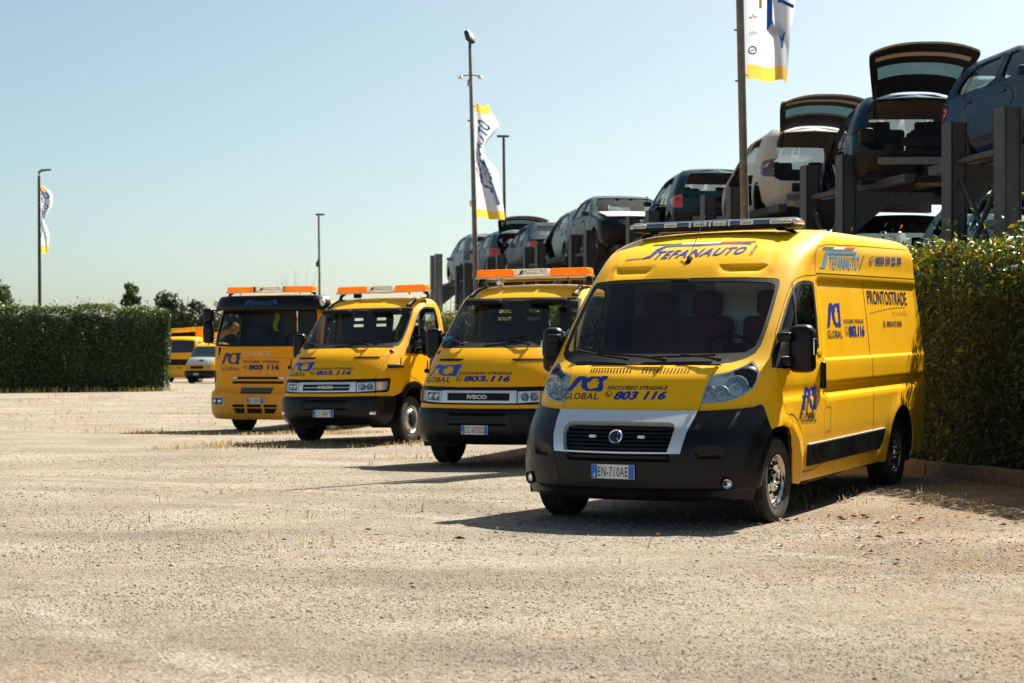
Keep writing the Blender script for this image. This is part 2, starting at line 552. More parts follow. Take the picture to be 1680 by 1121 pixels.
def decal(name, sk, corners, geo, mat_, parent, off=.0035):
    """flat print laid on the shell; corners bl, br, tr, tl in shell coordinates"""
    V, F = geo[0], geo[1]
    q = bil(corners, V)
    P = sk.P(q[:, 0], q[:, 1], off)
    # faces wound outwards
    return mk(name, P, F, mat_, parent, False)

def flat_text(name, s, c, xdir, ydir, w, h, mat_, parent, bold=0., shear=0., space=1.):
    """lettering on a plane: c = lower-left corner"""
    V, F, _ = text2d(s, bold, shear, space)
    c, xd, yd = Vector(c), Vector(xdir).normalized(), Vector(ydir).normalized()
    return mk(name, [c + xd * (a * w) + yd * (b * h) for a, b in V], F, mat_, parent, False)

def fan(poly):
    """triangulate a simple outline"""
    vo, eo, fo, *_ = delaunay_2d_cdt([Vector(p) for p in poly], [(i, (i + 1) % len(poly)) for i in range(len(poly))], [], 0, 1e-5, False)
    V = np.array([(p.x, p.y) for p in vo]); T = np.array(fo); c = V[T].mean(1)
    return V, [tuple(f) for f in T[inside(c[:, 0], c[:, 1], poly)]]

def stroke(path, w, closed=False):
    """polyline -> strip outline geometry"""
    n = len(path); v = []; f = []
    for i in range(n):
        a = Vector(path[i - 1] if (i or closed) else path[i]); b = Vector(path[(i + 1) % n] if (i < n - 1 or closed) else path[i])
        t = (b - a).normalized(); nn = Vector((-t.y, t.x)) * w / 2
        v += [(path[i][0] + nn.x, path[i][1] + nn.y), (path[i][0] - nn.x, path[i][1] - nn.y)]
    for i in range(n if closed else n - 1):
        j = (i + 1) % n
        f.append((2 * i, 2 * i + 1, 2 * j + 1, 2 * j))
    return np.array(v), f

def join2d(*g):
    V = []; F = []
    for v, f in g:
        n = len(V); V += [tuple(p) for p in v]; F += [tuple(i + n for i in q) for q in f]
    return np.array(V), F

# the wavy club logo in a unit box
ACI = join2d(
    fan([(0, 0), (.15, 0), (.40, .80), (.36, .99), (.28, .97), (.22, .86)]),
    stroke([(.31, .90), (.40, .915), (.465, .86), (.475, .62), (.48, .40), (.53, .19), (.63, .09), (.74, .10), (.84, .20)], .15),
    stroke([(.545, .60), (.57, .78), (.65, .91), (.76, .92), (.86, .84)], .13),
    fan([(.80, 0), (.93, 0), (1.0, 1.0), (.86, 1.0), (.84, .80), (.78, .70), (.84, .60)]))
def ring2d(cx, cy, r, w, n=20, a0=0, a1=2 * math.pi):
    cl = abs(a1 - a0 - 2 * math.pi) < 1e-6
    return stroke([(cx + r * math.cos(a0 + (a1 - a0) * i / (n if cl else n - 1)), cy + r * math.sin(a0 + (a1 - a0) * i / (n if cl else n - 1))) for i in range(n)], w, cl)
PHONE = join2d(ring2d(.5, .5, .46, .08), stroke([(.32, .68), (.30, .55), (.38, .38), (.52, .28), (.68, .30)], .14), fan([(.25, .72), (.36, .76), (.40, .62), (.28, .58)]), fan([(.58, .38), (.70, .42), (.76, .30), (.62, .22)]))

# ---------------------------------------------------------------- vehicle building blocks
def pose(X, Y, th, pitch=0., roll=0., z0=0.):
    """vehicle frame: x forward, y to its left, z up; th turns the nose towards the camera's left"""
    f = Vector((-math.sin(th) * math.cos(pitch), -math.cos(th) * math.cos(pitch), -math.sin(pitch)))
    l = Vector((math.cos(th), -math.sin(th), 0)); u = f.cross(l)
    l2 = l * math.cos(roll) + u * math.sin(roll); u2 = f.cross(l2)
    M = Matrix.Identity(4)
    for i, a in enumerate((f, l2, u2)):
        for r in range(3): M[r][i] = a[r]
    M[0][3], M[1][3], M[2][3] = X, Y, z0
    return M

def smst(a, b, x):
    t = np.clip((x - a) / (b - a), 0, 1)
    return t * t * (3 - 2 * t)

def wheel(root, x, y, r, w, rim_r, side, style, steer=0.):
    """side +1 = left wheel (outer face to +y). parts: tyre, rim, hub"""
    e = empty('wheel', parent=root)
    e.location = (x, y, r)
    e.rotation_euler = (0, 0, steer)
    M = YM if side > 0 else YMN
    t = MB()
    hw = w / 2
    prof = [(rim_r * .97, -hw * .72), (rim_r * 1.03, -hw * .86), (rim_r + (r - rim_r) * .45, -hw * 1.0), (r * .955, -hw * .96), (r * .985, -hw * .86)]
    gv = []
    ng = 4
    for k in range(ng):
        a = -hw * .80 + 1.6 * hw * (k + .5) / ng
        if k: 
            g = -hw * .80 + 1.6 * hw * k / ng
            prof += [(r, g - hw * .06), (r - .009, g - hw * .045), (r - .009, g + hw * .045), (r, g + hw * .06)]
        else: prof += [(r * .998, -hw * .80)]
    prof += [(r * .998, hw * .80), (r * .985, hw * .86), (r * .955, hw * .96), (rim_r + (r - rim_r) * .62, hw * 1.0), (rim_r + (r - rim_r) * .58, hw * 1.012), (rim_r + (r - rim_r) * .45, hw * 1.0), (rim_r * 1.06, hw * .88), (rim_r * 1.0, hw * .80)]
    t.lathe(prof, 56, M)
    # cross grooves on the shoulder blocks
    for k in range(56):
        a = 2 * math.pi * k / 56
        for sd in (-1, 1):
            p = M @ Vector((math.cos(a) * (r + .0005), math.sin(a) * (r + .0005), sd * hw * .72))
            Rm = M @ Matrix.Rotation(a, 3, 'Z')
            t.box(p, (.008, .018 * r / .34, hw * .22), Rm)
    t.build('tyre', M_RUB, e)
    rm = MB()
    R_ = rim_r
    if style == 'van':          # steel wheel behind a bright full trim with round holes
        rm.lathe([(R_ * .99, hw * .84), (R_ * 1.04, hw * .90), (R_ * 1.0, hw * .93), (R_ * .94, hw * .86), (R_ * .92, hw * .45), (R_ * .90, hw * .1)], 48, M)
        rim = rm.build('rim', M_STL, e)
        n = 10; hr = R_ * .078; hc = R_ * .70
        v = []; f = []
        seg = 12
        # trim ring with holes: angular sectors triangulated in the flat, then dished
        outer = [(R_ * .90 * math.cos(2 * math.pi * k / 60), R_ * .90 * math.sin(2 * math.pi * k / 60)) for k in range(60)]
        inner = [(R_ * .40 * math.cos(2 * math.pi * k / 40), R_ * .40 * math.sin(2 * math.pi * k / 40)) for k in range(40)]
        hol = [[(hc * math.cos(2 * math.pi * j / n) + hr * math.cos(2 * math.pi * k / seg), hc * math.sin(2 * math.pi * j / n) + hr * math.sin(2 * math.pi * k / seg)) for k in range(seg)] for j in range(n)]
        lo = [outer, inner] + hol
        pts = []; ed = []
        for lp in lo:
            n0 = len(pts); pts += lp; ed += [(n0 + i, n0 + (i + 1) % len(lp)) for i in range(len(lp))]
        for rr in (.5, .6, .8): pts += [(R_ * rr * math.cos(2 * math.pi * (k + .5) / 30), R_ * rr * math.sin(2 * math.pi * (k + .5) / 30)) for k in range(30) if not any(math.hypot(R_ * rr * math.cos(2 * math.pi * (k + .5) / 30) - hc * math.cos(2 * math.pi * j / n), R_ * rr * math.sin(2 * math.pi * (k + .5) / 30) - hc * math.sin(2 * math.pi * j / n)) < hr * 1.3 for j in range(n))]
        vo, eo, fo, *_ = delaunay_2d_cdt([Vector(p) for p in pts], ed, [], 0, 1e-6, False)
        V2 = np.array([(p.x, p.y) for p in vo]); T = np.array([q for q in fo])
        c = V2[T].mean(1)
        k = inside(c[:, 0], c[:, 1], outer) & ~inside(c[:, 0], c[:, 1], inner)
        for h_ in hol: k &= ~inside(c[:, 0], c[:, 1], h_)
        rr = np.hypot(V2[:, 0], V2[:, 1]) / R_
        zz = hw * (.50 + .36 * np.exp(-((rr - .62) / .2) ** 2))
        P = [M @ Vector((a, b, z)) for (a, b), z in zip(V2, zz)]
        mk('wheel_trim', P, [tuple(q) for q in T[k]], M_CHR, e)
        d = MB(); d.lathe([(R_ * .93, hw * .30), (0.001, hw * .30)], 32, M); d.build('wheel_disc', M_DRK, e)
        h = MB(); h.lathe([(R_ * .42, hw * .62), (R_ * .42, hw * .70), (R_ * .36, hw * .78), (R_ * .16, hw * .80), (R_ * .14, hw * .92), (R_ * .08, hw * .98), (.001, hw * .98)], 32, M)
        h.build('hub', M_CHR, e)
        for j in range(5):
            a = 2 * math.pi * j / 5 + .3
            b = MB(); b.lathe([(R_ * .06, hw * .74), (R_ * .06, hw * .92), (R_ * .045, hw * .96), (.001, hw * .96)], 8, M, M @ Vector((R_ * .27 * math.cos(a), R_ * .27 * math.sin(a), 0)))
            b.build('wheel_bolt', M_STL, e)
    elif style == 'deep':       # truck steel wheel, disc bulging outwards
        rm.lathe([(R_ * .99, hw * .84), (R_ * 1.04, hw * .92), (R_ * .99, hw * .95), (R_ * .93, hw * .84), (R_ * .88, hw * .5), (R_ * .80, hw * .75), (R_ * .66, hw * 1.05), (R_ * .60, hw * 1.05)], 40, M)
        rm.build('rim', M_ALU, e)
        h = MB(); h.lathe([(R_ * .61, hw * 1.04), (R_ * .52, hw * .95), (R_ * .48, hw * 1.02), (R_ * .46, hw * 1.25), (R_ * .34, hw * 1.32), (.001, hw * 1.34)], 28, M)
        h.build('hub', M_DRK, e)
        for j in range(6):
            a = 2 * math.pi * j / 6
            b = MB(); b.lathe([(R_ * .07, hw * .9), (R_ * .07, hw * 1.16), (.001, hw * 1.18)], 6, M, M @ Vector((R_ * .56 * math.cos(a), R_ * .56 * math.sin(a), 0)))
            b.build('wheel_bolt', M_GRY, e)
    elif style == 'alloy':
        rm.lathe([(R_ * .99, hw * .84), (R_ * 1.03, hw * .9), (R_ * .97, hw * .92), (R_ * .90, hw * .8), (R_ * .88, hw * .2)], 32, M)
        for j in range(5):
            a = 2 * math.pi * j / 5
            Rm = M @ Matrix.Rotation(a, 3, 'Z')
            rm.box(Rm @ Vector((R_ * .5, 0, hw * .7)), (R_ * .9, R_ * .2, hw * .12), Rm)
        rm.lathe([(R_ * .22, hw * .7), (R_ * .2, hw * .84), (.001, hw * .86)], 16, M)
        rm.build('rim', M_STL, e)
        d = MB(); d.lathe([(R_ * .9, hw * .3), (.001, hw * .3)], 20, M); d.build('brake_disc', M_DRK, e)
    else:
        rm.lathe([(R_ * .99, hw * .84), (R_ * 1.03, hw * .9), (R_ * .95, hw * .88), (R_ * .9, hw * .5), (R_ * .6, hw * .66), (R_ * .25, hw * .6), (.001, hw * .66)], 28, M)
        rm.build('rim', M_GRY, e)
    return e

def seat(root, x, y, z, mat_, slots=0, name='seat', s=1.):
    e = empty(name, parent=root)
    e.location = (x, y, z)
    MB().rbox((.05, 0, .1), (.5 * s, .48, .18), .06, None, 3).build('seat_cushion', mat_, e)
    b = MB().rbox((-.24, 0, .46), (.14, .50, .66), .06, rotm(ry=math.radians(-8)), 3)
    b.build('seat_back', mat_, e)
    if slots:
        # upper backrest frame with open slots
        pts = [(-.20, .0), (-.21, .25), (-.16, .42), (-.06, .50), (.06, .50), (.16, .42), (.21, .25), (.20, .0)]
        outer = resample(pts, .03)
        hol = []
        for k in range(3):
            zz = .12 + k * .10
            hw_ = .105 - .008 * k
            hol.append([(-hw_, zz), (hw_, zz), (hw_, zz + .045), (-hw_, zz + .045)])
        P = []; E_ = []
        for lp in [outer] + hol:
            n0 = len(P); P += lp; E_ += [(n0 + i, n0 + (i + 1) % len(lp)) for i in range(len(lp))]
        vo, eo, fo, *_ = delaunay_2d_cdt([Vector(p) for p in P], E_, [], 0, 1e-6, False)
        V2 = np.array([(p.x, p.y) for p in vo]); T = np.array(fo); c = V2[T].mean(1)
        k = inside(c[:, 0], c[:, 1], outer)
        for h_ in hol: k &= ~inside(c[:, 0], c[:, 1], h_)
        T = T[k]
        n = len(V2)
        vv = [(-.25 - .12 * b_, a, .70 + b_) for a, b_ in V2] + [(-.31 - .12 * b_, a, .70 + b_) for a, b_ in V2]
        cnt = {}
        for t in T:
            for i in range(3): cnt.setdefault(tuple(sorted((t[i], t[(i + 1) % 3]))), []).append((t[i], t[(i + 1) % 3]))
        ff = [tuple(t) for t in T] + [tuple(int(i) + n for i in t[::-1]) for t in T] + [(b_[0][1], b_[0][0], b_[0][0] + n, b_[0][1] + n) for b_ in cnt.values() if len(b_) == 1]
        mk('headrest', vv, ff, mat_, e, True, 30)
    else:
        MB().rbox((-.31, 0, .90), (.11, .28, .22), .05, rotm(ry=math.radians(-8)), 3).build('headrest', mat_, e)
    return e

def steering_wheel(root, x, y, z, r=.22, tilt=-35):
    M = rotm(ry=math.radians(tilt))
    e = empty('steering_wheel', parent=root)
    e.location = (x, y, z)
    pts = [M @ Vector((r * math.cos(2 * math.pi * k / 28), r * math.sin(2 * math.pi * k / 28), 0)) for k in range(29)]
    MB().tube(pts, .016, 8, False).build('rim', M_DRK, e)
    m = MB()
    m.rbox((0, 0, 0), (.16, .20, .05), .02, M)
    for a in (0, math.pi, -math.pi / 2): m.tube([M @ Vector((0, 0, 0)), M @ Vector((r * math.sin(a + math.pi / 2) * .98, r * math.cos(a + math.pi / 2) * .98, 0))], .014, 6)
    m.build('hub', M_DRK, e)

def plate(root, c, txt, n=(1, 0, 0), w=.36, h=.11, tilt=0., yaw=0.):
    """number plate facing +x of the vehicle"""
    e = empty('number_plate', parent=root)
    e.location = c
    e.rotation_euler = (0, tilt, yaw)
    MB().rbox((0, 0, 0), (.006, w, h), .002, None, 1).build('plate_panel', M_WHT, e)
    for s in (-1, 1): MB().box((.0045, s * (w / 2 - .026), 0), (.0015, .046, h * .94)).build('blue_band', M_PLB, e)
    flat_text('plate_number', txt, (.0052, -w / 2 + .056, -h * .33), (0, 1, 0), (0, 0, 1), w - .112, h * .66, M_DRK, e, bold=0., space=1.12)
    flat_text('country_letter', 'I', (.0060, -w / 2 + .020, -h * .38), (0, 1, 0), (0, 0, 1), .010, h * .28, M_WHT, e, bold=.01)
    return e

def wiper(root, sk, a, b, name='wiper', off=.03):
    """arm from pivot a to blade centre, blade along b-c on the shell"""
    pv, c0, c1 = a, b[0], b[1]
    P = [Vector(sk.P(np.array(q), np.array(v), off)) for q, v in (pv, ((c0[0] + c1[0]) / 2, (c0[1] + c1[1]) / 2))]
    Bp = [Vector(sk.P(np.array(c0[0] + (c1[0] - c0[0]) * t), np.array(c0[1] + (c1[1] - c0[1]) * t), off * .55)) for t in np.linspace(0, 1, 7)]
    e = empty(name, parent=root)
    m = MB(); m.tube([P[0] - Vector((0, 0, .0)), P[0] + (P[1] - P[0]) * .3 + Vector((.01, 0, .012)), P[1]], [.013, .010, .007], 6); m.build('wiper_arm', M_BLK, e)
    m = MB(); m.tube(Bp, .009, 6); m.build('wiper_blade', M_DRK, e)
    MB().lathe([(.02, -.01), (.02, .02), (.001, .024)], 10, None, P[0]).build('wiper_pivot', M_DRK, e)

def dup_mirror(poly): return [(-q, v) for q, v in poly][::-1]

def sym(half, kl=1.0):
    """half outline from the centre line (q=0) back to the centre line -> closed outline"""
    def f(q):
        if q <= .9: return q * kl
        if q >= 1.25: return q
        return .9 * kl + (q - .9) / .35 * (1.25 - .9 * kl)
    left = [(-f(q), v) for q, v in half[::-1] if q > 1e-6]
    return list(half) + left

# ================================================================ ground, kerb, gravel
def kerb_d(x, y): return (8.34 - .2207 * y - x) / 1.024
def ground_z(x, y):
    x = np.asarray(x, float); y = np.asarray(y, float)
    d = kerb_d(x, y)
    z = .10 * (1 - smst(.3, 3.8, d)) * smst(2, 6, y) * (1 - smst(48, 58, y))
    z = z + .05 * np.exp(-((x + 2.2) ** 2 + (y - 28.2) ** 2) / 9.) - .10 * np.exp(-((x + 5.0) ** 2 + (y - 36.3) ** 2) / 20.)
    z = z + .24 * smst(44, 64, y)
    z = z + .012 * np.sin(x * 1.1 + .4 * y) * np.sin(y * .7 - .3 * x) * smst(4, 10, y) * (1 - smst(40, 70, y))
    return z

def build_ground():
    xs = np.concatenate([[-900, -500, -250, -140, -90, -60, -45, -35, -28], np.arange(-24, 16.1, .3), [20, 26, 35, 50, 80, 140, 300, 900]])
    ys = np.concatenate([[-60, -20, -8], np.arange(-2, 4, 1), np.arange(4, 48, .3), np.arange(48, 110, 1.5), [115, 125, 140, 170, 220, 320, 500, 900, 1600]])
    X, Y = np.meshgrid(xs, ys, indexing='ij')
    Z = ground_z(X, Y)
    nx, ny = X.shape
    v = np.stack([X, Y, Z], -1).reshape(-1, 3)
    i = np.arange(nx * ny).reshape(nx, ny)
    f = np.stack([i[:-1, :-1], i[1:, :-1], i[1:, 1:], i[:-1, 1:]], -1).reshape(-1, 4)
    m = bpy.data.materials.new('gravel_yard'); m.use_nodes = True
    N, L, b = nodes_of(m)
    b.inputs['Roughness'].default_value = .95
    b.inputs['Specular IOR Level'].default_value = .15
    geo = N.new('ShaderNodeNewGeometry')
    def noise(scale, det=6, rough=.6, vec=None, dist=0.):
        n = N.new('ShaderNodeTexNoise'); n.inputs['Scale'].default_value = scale; n.inputs['Detail'].default_value = det; n.inputs['Roughness'].default_value = rough
        n.inputs['Distortion'].default_value = dist
        L.new(vec or geo.outputs['Position'], n.inputs['Vector']); return n.outputs[0]
    def ramp(fac, stops):
        r = N.new('ShaderNodeValToRGB')
        while len(r.color_ramp.elements) < len(stops): r.color_ramp.elements.new(.5)
        for e, (p, c) in zip(r.color_ramp.elements, stops):
            e.position = p; e.color = (*c, 1) if len(c) == 3 else c
        L.new(fac, r.inputs[0]); return r.outputs[0]
    def mix(fac, a, b_, mode='MIX'):
        x = N.new('ShaderNodeMix'); x.data_type = 'RGBA'; x.blend_type = mode
        if hasattr(fac, 'is_linked'): L.new(fac, x.inputs[0])
        else: x.inputs[0].default_value = fac
        for s, k in ((a, 6), (b_, 7)):
            if hasattr(s, 'is_linked'): L.new(s, x.inputs[k])
            else: x.inputs[k].default_value = (*s, 1)
        return x.outputs[2]
    def mapping(sx, sy):
        q = N.new('ShaderNodeMapping'); q.inputs['Scale'].default_value = (sx, sy, 1)
        L.new(geo.outputs['Position'], q.inputs['Vector']); return q.outputs[0]
    # broad tone: packed pale dust against worn grey
    tone = ramp(noise(.55, 5, .6), [(.30, (.225, .195, .155)), (.50, (.295, .262, .213)), (.72, (.355, .320, .262))])
    # wheel-worn streaks running across the yard
    st = ramp(noise(1.0, 6, .7, mapping(.22, 1.1)), [(.36, (.60, .60, .62)), (.56, (1, 1, 1))])
    c = mix(.38, tone, st, 'MULTIPLY')
    rot = N.new('ShaderNodeMapping'); rot.inputs['Rotation'].default_value = (0, 0, .62); rot.inputs['Scale'].default_value = (.10, .9, 1)
    L.new(geo.outputs['Position'], rot.inputs['Vector'])
    ru = ramp(noise(1.0, 4, .55, rot.outputs[0], .3), [(.40, (.72, .71, .70)), (.50, (1, 1, 1)), (.60, (1.10, 1.09, 1.07))])
    c = mix(.42, c, ru, 'MULTIPLY')
    # packed tyre tracks sweeping through the yard
    vd = N.new('ShaderNodeVectorMath'); vd.operation = 'DISTANCE'; vd.inputs[1].default_value = (-13.5, 0.5, 0)
    wob = N.new('ShaderNodeVectorMath'); wob.operation = 'ADD'
    wn_ = N.new('ShaderNodeTexNoise'); wn_.inputs['Scale'].default_value = .35; wn_.inputs['Detail'].default_value = 2; L.new(geo.outputs['Position'], wn_.inputs['Vector'])
    L.new(geo.outputs['Position'], wob.inputs[0]); L.new(wn_.outputs['Color'], wob.inputs[1]); L.new(wob.outputs[0], vd.inputs[0])
    trk = None
    for r0 in (13.1, 14.75, 19.6, 21.3):
        sb = N.new('ShaderNodeMath'); sb.operation = 'SUBTRACT'; sb.inputs[1].default_value = r0; L.new(vd.outputs['Value'], sb.inputs[0])
        ab = N.new('ShaderNodeMath'); ab.operation = 'ABSOLUTE'; L.new(sb.outputs[0], ab.inputs[0])
        mr_ = N.new('ShaderNodeMapRange'); mr_.inputs[1].default_value = .20; mr_.inputs[2].default_value = .07; mr_.inputs[3].default_value = 0; mr_.inputs[4].default_value = 1; L.new(ab.outputs[0], mr_.inputs[0])
        if trk is None: trk = mr_.outputs[0]
        else:
            mx_ = N.new('ShaderNodeMath'); mx_.operation = 'MAXIMUM'; L.new(trk, mx_.inputs[0]); L.new(mr_.outputs[0], mx_.inputs[1]); trk = mx_.outputs[0]
    tm = N.new('ShaderNodeMath'); tm.operation = 'MULTIPLY'; L.new(trk, tm.inputs[0]); L.new(ramp(noise(1.3, 5, .7), [(.38, (0, 0, 0)), (.62, (.6, .6, .6))]), tm.inputs[1])
    c = mix(tm.outputs[0], c, (.40, .365, .31))
    # dry straw and clay stains
    s1 = N.new('ShaderNodeMath'); s1.operation = 'MULTIPLY'
    L.new(ramp(noise(.55, 8, .74, mapping(.8, 1.0), .8), [(.53, (0, 0, 0)), (.70, (1, 1, 1))]), s1.inputs[0])
    L.new(ramp(noise(9, 5, .7), [(.35, (0, 0, 0)), (.62, (1, 1, 1))]), s1.inputs[1])
    sh = N.new('ShaderNodeMath'); sh.operation = 'MULTIPLY'; sh.inputs[1].default_value = .7; L.new(s1.outputs[0], sh.inputs[0])
    c = mix(sh.outputs[0], c, (.33, .215, .115))
    spx = N.new('ShaderNodeSeparateXYZ'); L.new(geo.outputs['Position'], spx.inputs[0])
    nr = N.new('ShaderNodeMapRange'); nr.inputs[1].default_value = .9; nr.inputs[2].default_value = 3.2; nr.inputs[3].default_value = 0; nr.inputs[4].default_value = 1.
    L.new(spx.outputs[0], nr.inputs[0])
    nq = N.new('ShaderNodeMath'); nq.operation = 'MULTIPLY'; L.new(nr.outputs[0], nq.inputs[0])
    L.new(ramp(noise(1.6, 8, .75, mapping(.7, 1.2), .5), [(.42, (0, 0, 0)), (.60, (.9, .9, .9))]), nq.inputs[1])
    c = mix(nq.outputs[0], c, (.25, .165, .09))
    # single stones: light and dark
    vo = N.new('ShaderNodeTexVoronoi'); vo.inputs['Scale'].default_value = 55
    L.new(geo.outputs['Position'], vo.inputs['Vector'])
    sep = N.new('ShaderNodeSeparateColor'); L.new(vo.outputs['Color'], sep.inputs[0])
    c = mix(.75, c, ramp(sep.outputs[0], [(.0, (.42, .40, .38)), (.14, (.72, .70, .68)), (.35, (1, 1, 1)), (.8, (1.1, 1.08, 1.05)), (1, (1.45, 1.42, 1.38))]), 'MULTIPLY')
    vb = N.new('ShaderNodeTexVoronoi'); vb.inputs['Scale'].default_value = 17; L.new(geo.outputs['Position'], vb.inputs['Vector'])
    sp2 = N.new('ShaderNodeSeparateColor'); L.new(vb.outputs['Color'], sp2.inputs[0])
    c = mix(.6, c, ramp(sp2.outputs[1], [(.0, (.5, .48, .46)), (.10, (.9, .9, .9)), (.2, (1, 1, 1)), (1, (1.08, 1.07, 1.05))]), 'MULTIPLY')
    c = mix(.5, c, ramp(noise(130, 3, .7), [(.30, (.45, .43, .41)), (.46, (1, 1, 1)), (.70, (1.12, 1.11, 1.10))]), 'MULTIPLY')
    c = mix(1., c, (1.05, 1.045, 1.045), 'MULTIPLY')
    L.new(c, b.inputs['Base Color'])
    # relief
    ad = N.new('ShaderNodeMath'); ad.operation = 'ADD'
    L.new(vo.outputs['Distance'], ad.inputs[0])
    nb = N.new('ShaderNodeMath'); nb.operation = 'MULTIPLY'; nb.inputs[1].default_value = 1.6
    L.new(noise(45, 6, .75), nb.inputs[0]); L.new(nb.outputs[0], ad.inputs[1])
    bp = N.new('ShaderNodeBump'); bp.inputs['Strength'].default_value = .85; bp.inputs['Distance'].default_value = .02
    L.new(ad.outputs[0], bp.inputs['Height']); L.new(bp.outputs[0], b.inputs['Normal'])
    o = mk('ground', v, f, m, None, True, None)
    tag(o, kind='structure')
build_ground()

def attr_mat(name, stops, rough=.6, spec=.4, trans=0.):
    """colour picked per piece from a vertex attribute"""
    m = bpy.data.materials.new(name); m.use_nodes = True
    N, L, b = nodes_of(m)
    a = N.new('ShaderNodeAttribute'); a.attribute_name = 'tint'
    r = N.new('ShaderNodeValToRGB')
    while len(r.color_ramp.elements) < len(stops): r.color_ramp.elements.new(.5)
    for e, (p, c) in zip(r.color_ramp.elements, stops): e.position = p; e.color = (*c, 1)
    L.new(a.outputs['Fac'], r.inputs[0]); L.new(r.outputs[0], b.inputs['Base Color'])
    b.inputs['Roughness'].default_value = rough; b.inputs['Specular IOR Level'].default_value = spec
    if trans:
        N2 = N
        tr = N.new('ShaderNodeBsdfTranslucent'); mx = N.new('ShaderNodeMixShader'); mx.inputs[0].default_value = trans
        hs = N.new('ShaderNodeHueSaturation'); hs.inputs['Saturation'].default_value = 1.15; hs.inputs['Value'].default_value = 2.0
        L.new(r.outputs[0], hs.inputs['Color']); L.new(hs.outputs[0], tr.inputs[0])
        out = N['Material Output']
        L.new(b.outputs[0], mx.inputs[1]); L.new(tr.outputs[0], mx.inputs[2]); L.new(mx.outputs[0], out.inputs[0])
    return m

def bulk(name, V, F, tint, mat_, parent=None, smooth=False):
    """big mesh from arrays: V (n,3), F (m,3), one tint per vertex"""
    me = bpy.data.meshes.new(name)
    n, m = len(V), len(F)
    me.vertices.add(n); me.vertices.foreach_set('co', np.ascontiguousarray(V, np.float32).ravel())
    me.loops.add(m * 3); me.loops.foreach_set('vertex_index', np.ascontiguousarray(F, np.int32).ravel())
    me.polygons.add(m); me.polygons.foreach_set('loop_start', np.arange(0, m * 3, 3, dtype=np.int32))
    me.polygons.foreach_set('loop_total', np.full(m, 3, np.int32))
    at = me.attributes.new('tint', 'FLOAT', 'POINT'); at.data.foreach_set('value', np.ascontiguousarray(tint, np.float32))
    me.update(calc_edges=True); me.validate()
    if smooth: me.shade_smooth()
    return add_mesh(name, me, mat_, parent)

def build_gravel():
    pts = []
    def reg(y0, y1, dens, s0, s1):
        n = int((y1 - y0) * .66 * (y0 + y1) / 2 * dens)
        y = RNG.uniform(y0, y1, n); x = RNG.uniform(-.32, .32, n) * y
        cl = np.sin(x * 1.3 + y * .9) + np.sin(y * 2.1 - x * .7) + RNG.normal(0, .9, n)
        k = cl > -.4
        x, y = x[k], y[k]
        s = s0 + (s1 - s0) * RNG.random(len(x)) ** 3
        pts.append(np.stack([x, y, s], 1))
    reg(6.5, 8.6, 1700, .0025, .010); reg(8.6, 11, 1000, .0035, .012); reg(11, 15, 500, .0045, .014); reg(15, 26, 110, .006, .016); reg(8.5, 22, 5, .010, .024); reg(6.6, 8.5, 10, .008, .016)
    P = np.concatenate(pts); n = len(P)
    base = np.array([(1, 0, 0), (0, 1, 0), (-1, 0, 0), (0, -1, 0), (0, 0, .75), (0, 0, -.5)], float)
    V = base[None] * RNG.uniform(.6, 1.25, (n, 6, 1)) * P[:, None, 2:3] * RNG.uniform(.7, 1.2, (n, 1, 3))
    a = RNG.uniform(0, 6.28, n); ca, sa = np.cos(a)[:, None], np.sin(a)[:, None]
    V = np.stack([V[..., 0] * ca - V[..., 1] * sa, V[..., 0] * sa + V[..., 1] * ca, V[..., 2]], -1)
    V[..., 0] += P[:, None, 0]; V[..., 1] += P[:, None, 1]; V[..., 2] += (ground_z(P[:, 0], P[:, 1]) + P[:, 2] * .05)[:, None]
    F0 = np.array([(0, 1, 4), (1, 2, 4), (2, 3, 4), (3, 0, 4), (1, 0, 5), (2, 1, 5), (3, 2, 5), (0, 3, 5)])
    F = (F0[None] + np.arange(n)[:, None, None] * 6).reshape(-1, 3)
    t = np.repeat(RNG.random(n), 6)
    o = bulk('gravel', V.reshape(-1, 3), F, t, attr_mat('stones', [(0, (.09, .085, .078)), (.30, (.24, .22, .19)), (.7, (.33, .305, .265)), (1, (.44, .42, .38))], .9, .2))
    tag(o, 'loose pale gravel stones scattered over the yard', 'gravel', kind='stuff')
build_gravel()

def blades(name, spots, mat_, label, cat='grass', parent=None, hh=(.05, .16), lean=.6):
    """tufts of thin blades; spots: (x, y, count, spread)"""
    Vs = []; T = []
    for (x, y, n, sp) in spots:
        px = x + RNG.normal(0, sp, n); py = y + RNG.normal(0, sp * .6, n)
        h_ = RNG.uniform(*hh, n); a = RNG.uniform(0, 6.28, n); l_ = RNG.uniform(.1, lean, n) * h_
        w = RNG.uniform(.002, .005, n) * (1 + y / 40)
        z = ground_z(px, py)
        b = a + 1.57
        p0 = np.stack([px - np.cos(b) * w, py - np.sin(b) * w, z - .005], 1); p1 = np.stack([px + np.cos(b) * w, py + np.sin(b) * w, z - .005], 1)
        pm = np.stack([px + np.cos(a) * l_ * .4, py + np.sin(a) * l_ * .4, z + h_ * .65], 1)
        wv = np.stack([np.cos(b) * w * .7, np.sin(b) * w * .7, 0 * w], 1)
        p4 = np.stack([px + np.cos(a) * l_, py + np.sin(a) * l_, z + h_], 1)
        Vs.append(np.stack([p0, p1, pm - wv, pm + wv, p4], 1)); T.append(RNG.random(n))
    V = np.concatenate(Vs); n = len(V)
    F0 = np.array([(0, 1, 3), (0, 3, 2), (2, 3, 4)])
    F = (F0[None] + np.arange(n)[:, None, None] * 5).reshape(-1, 3)
    o = bulk(name, V.reshape(-1, 3), F, np.repeat(np.concatenate(T), 5), mat_, parent)
    tag(o, label, cat, kind='stuff')
    return o

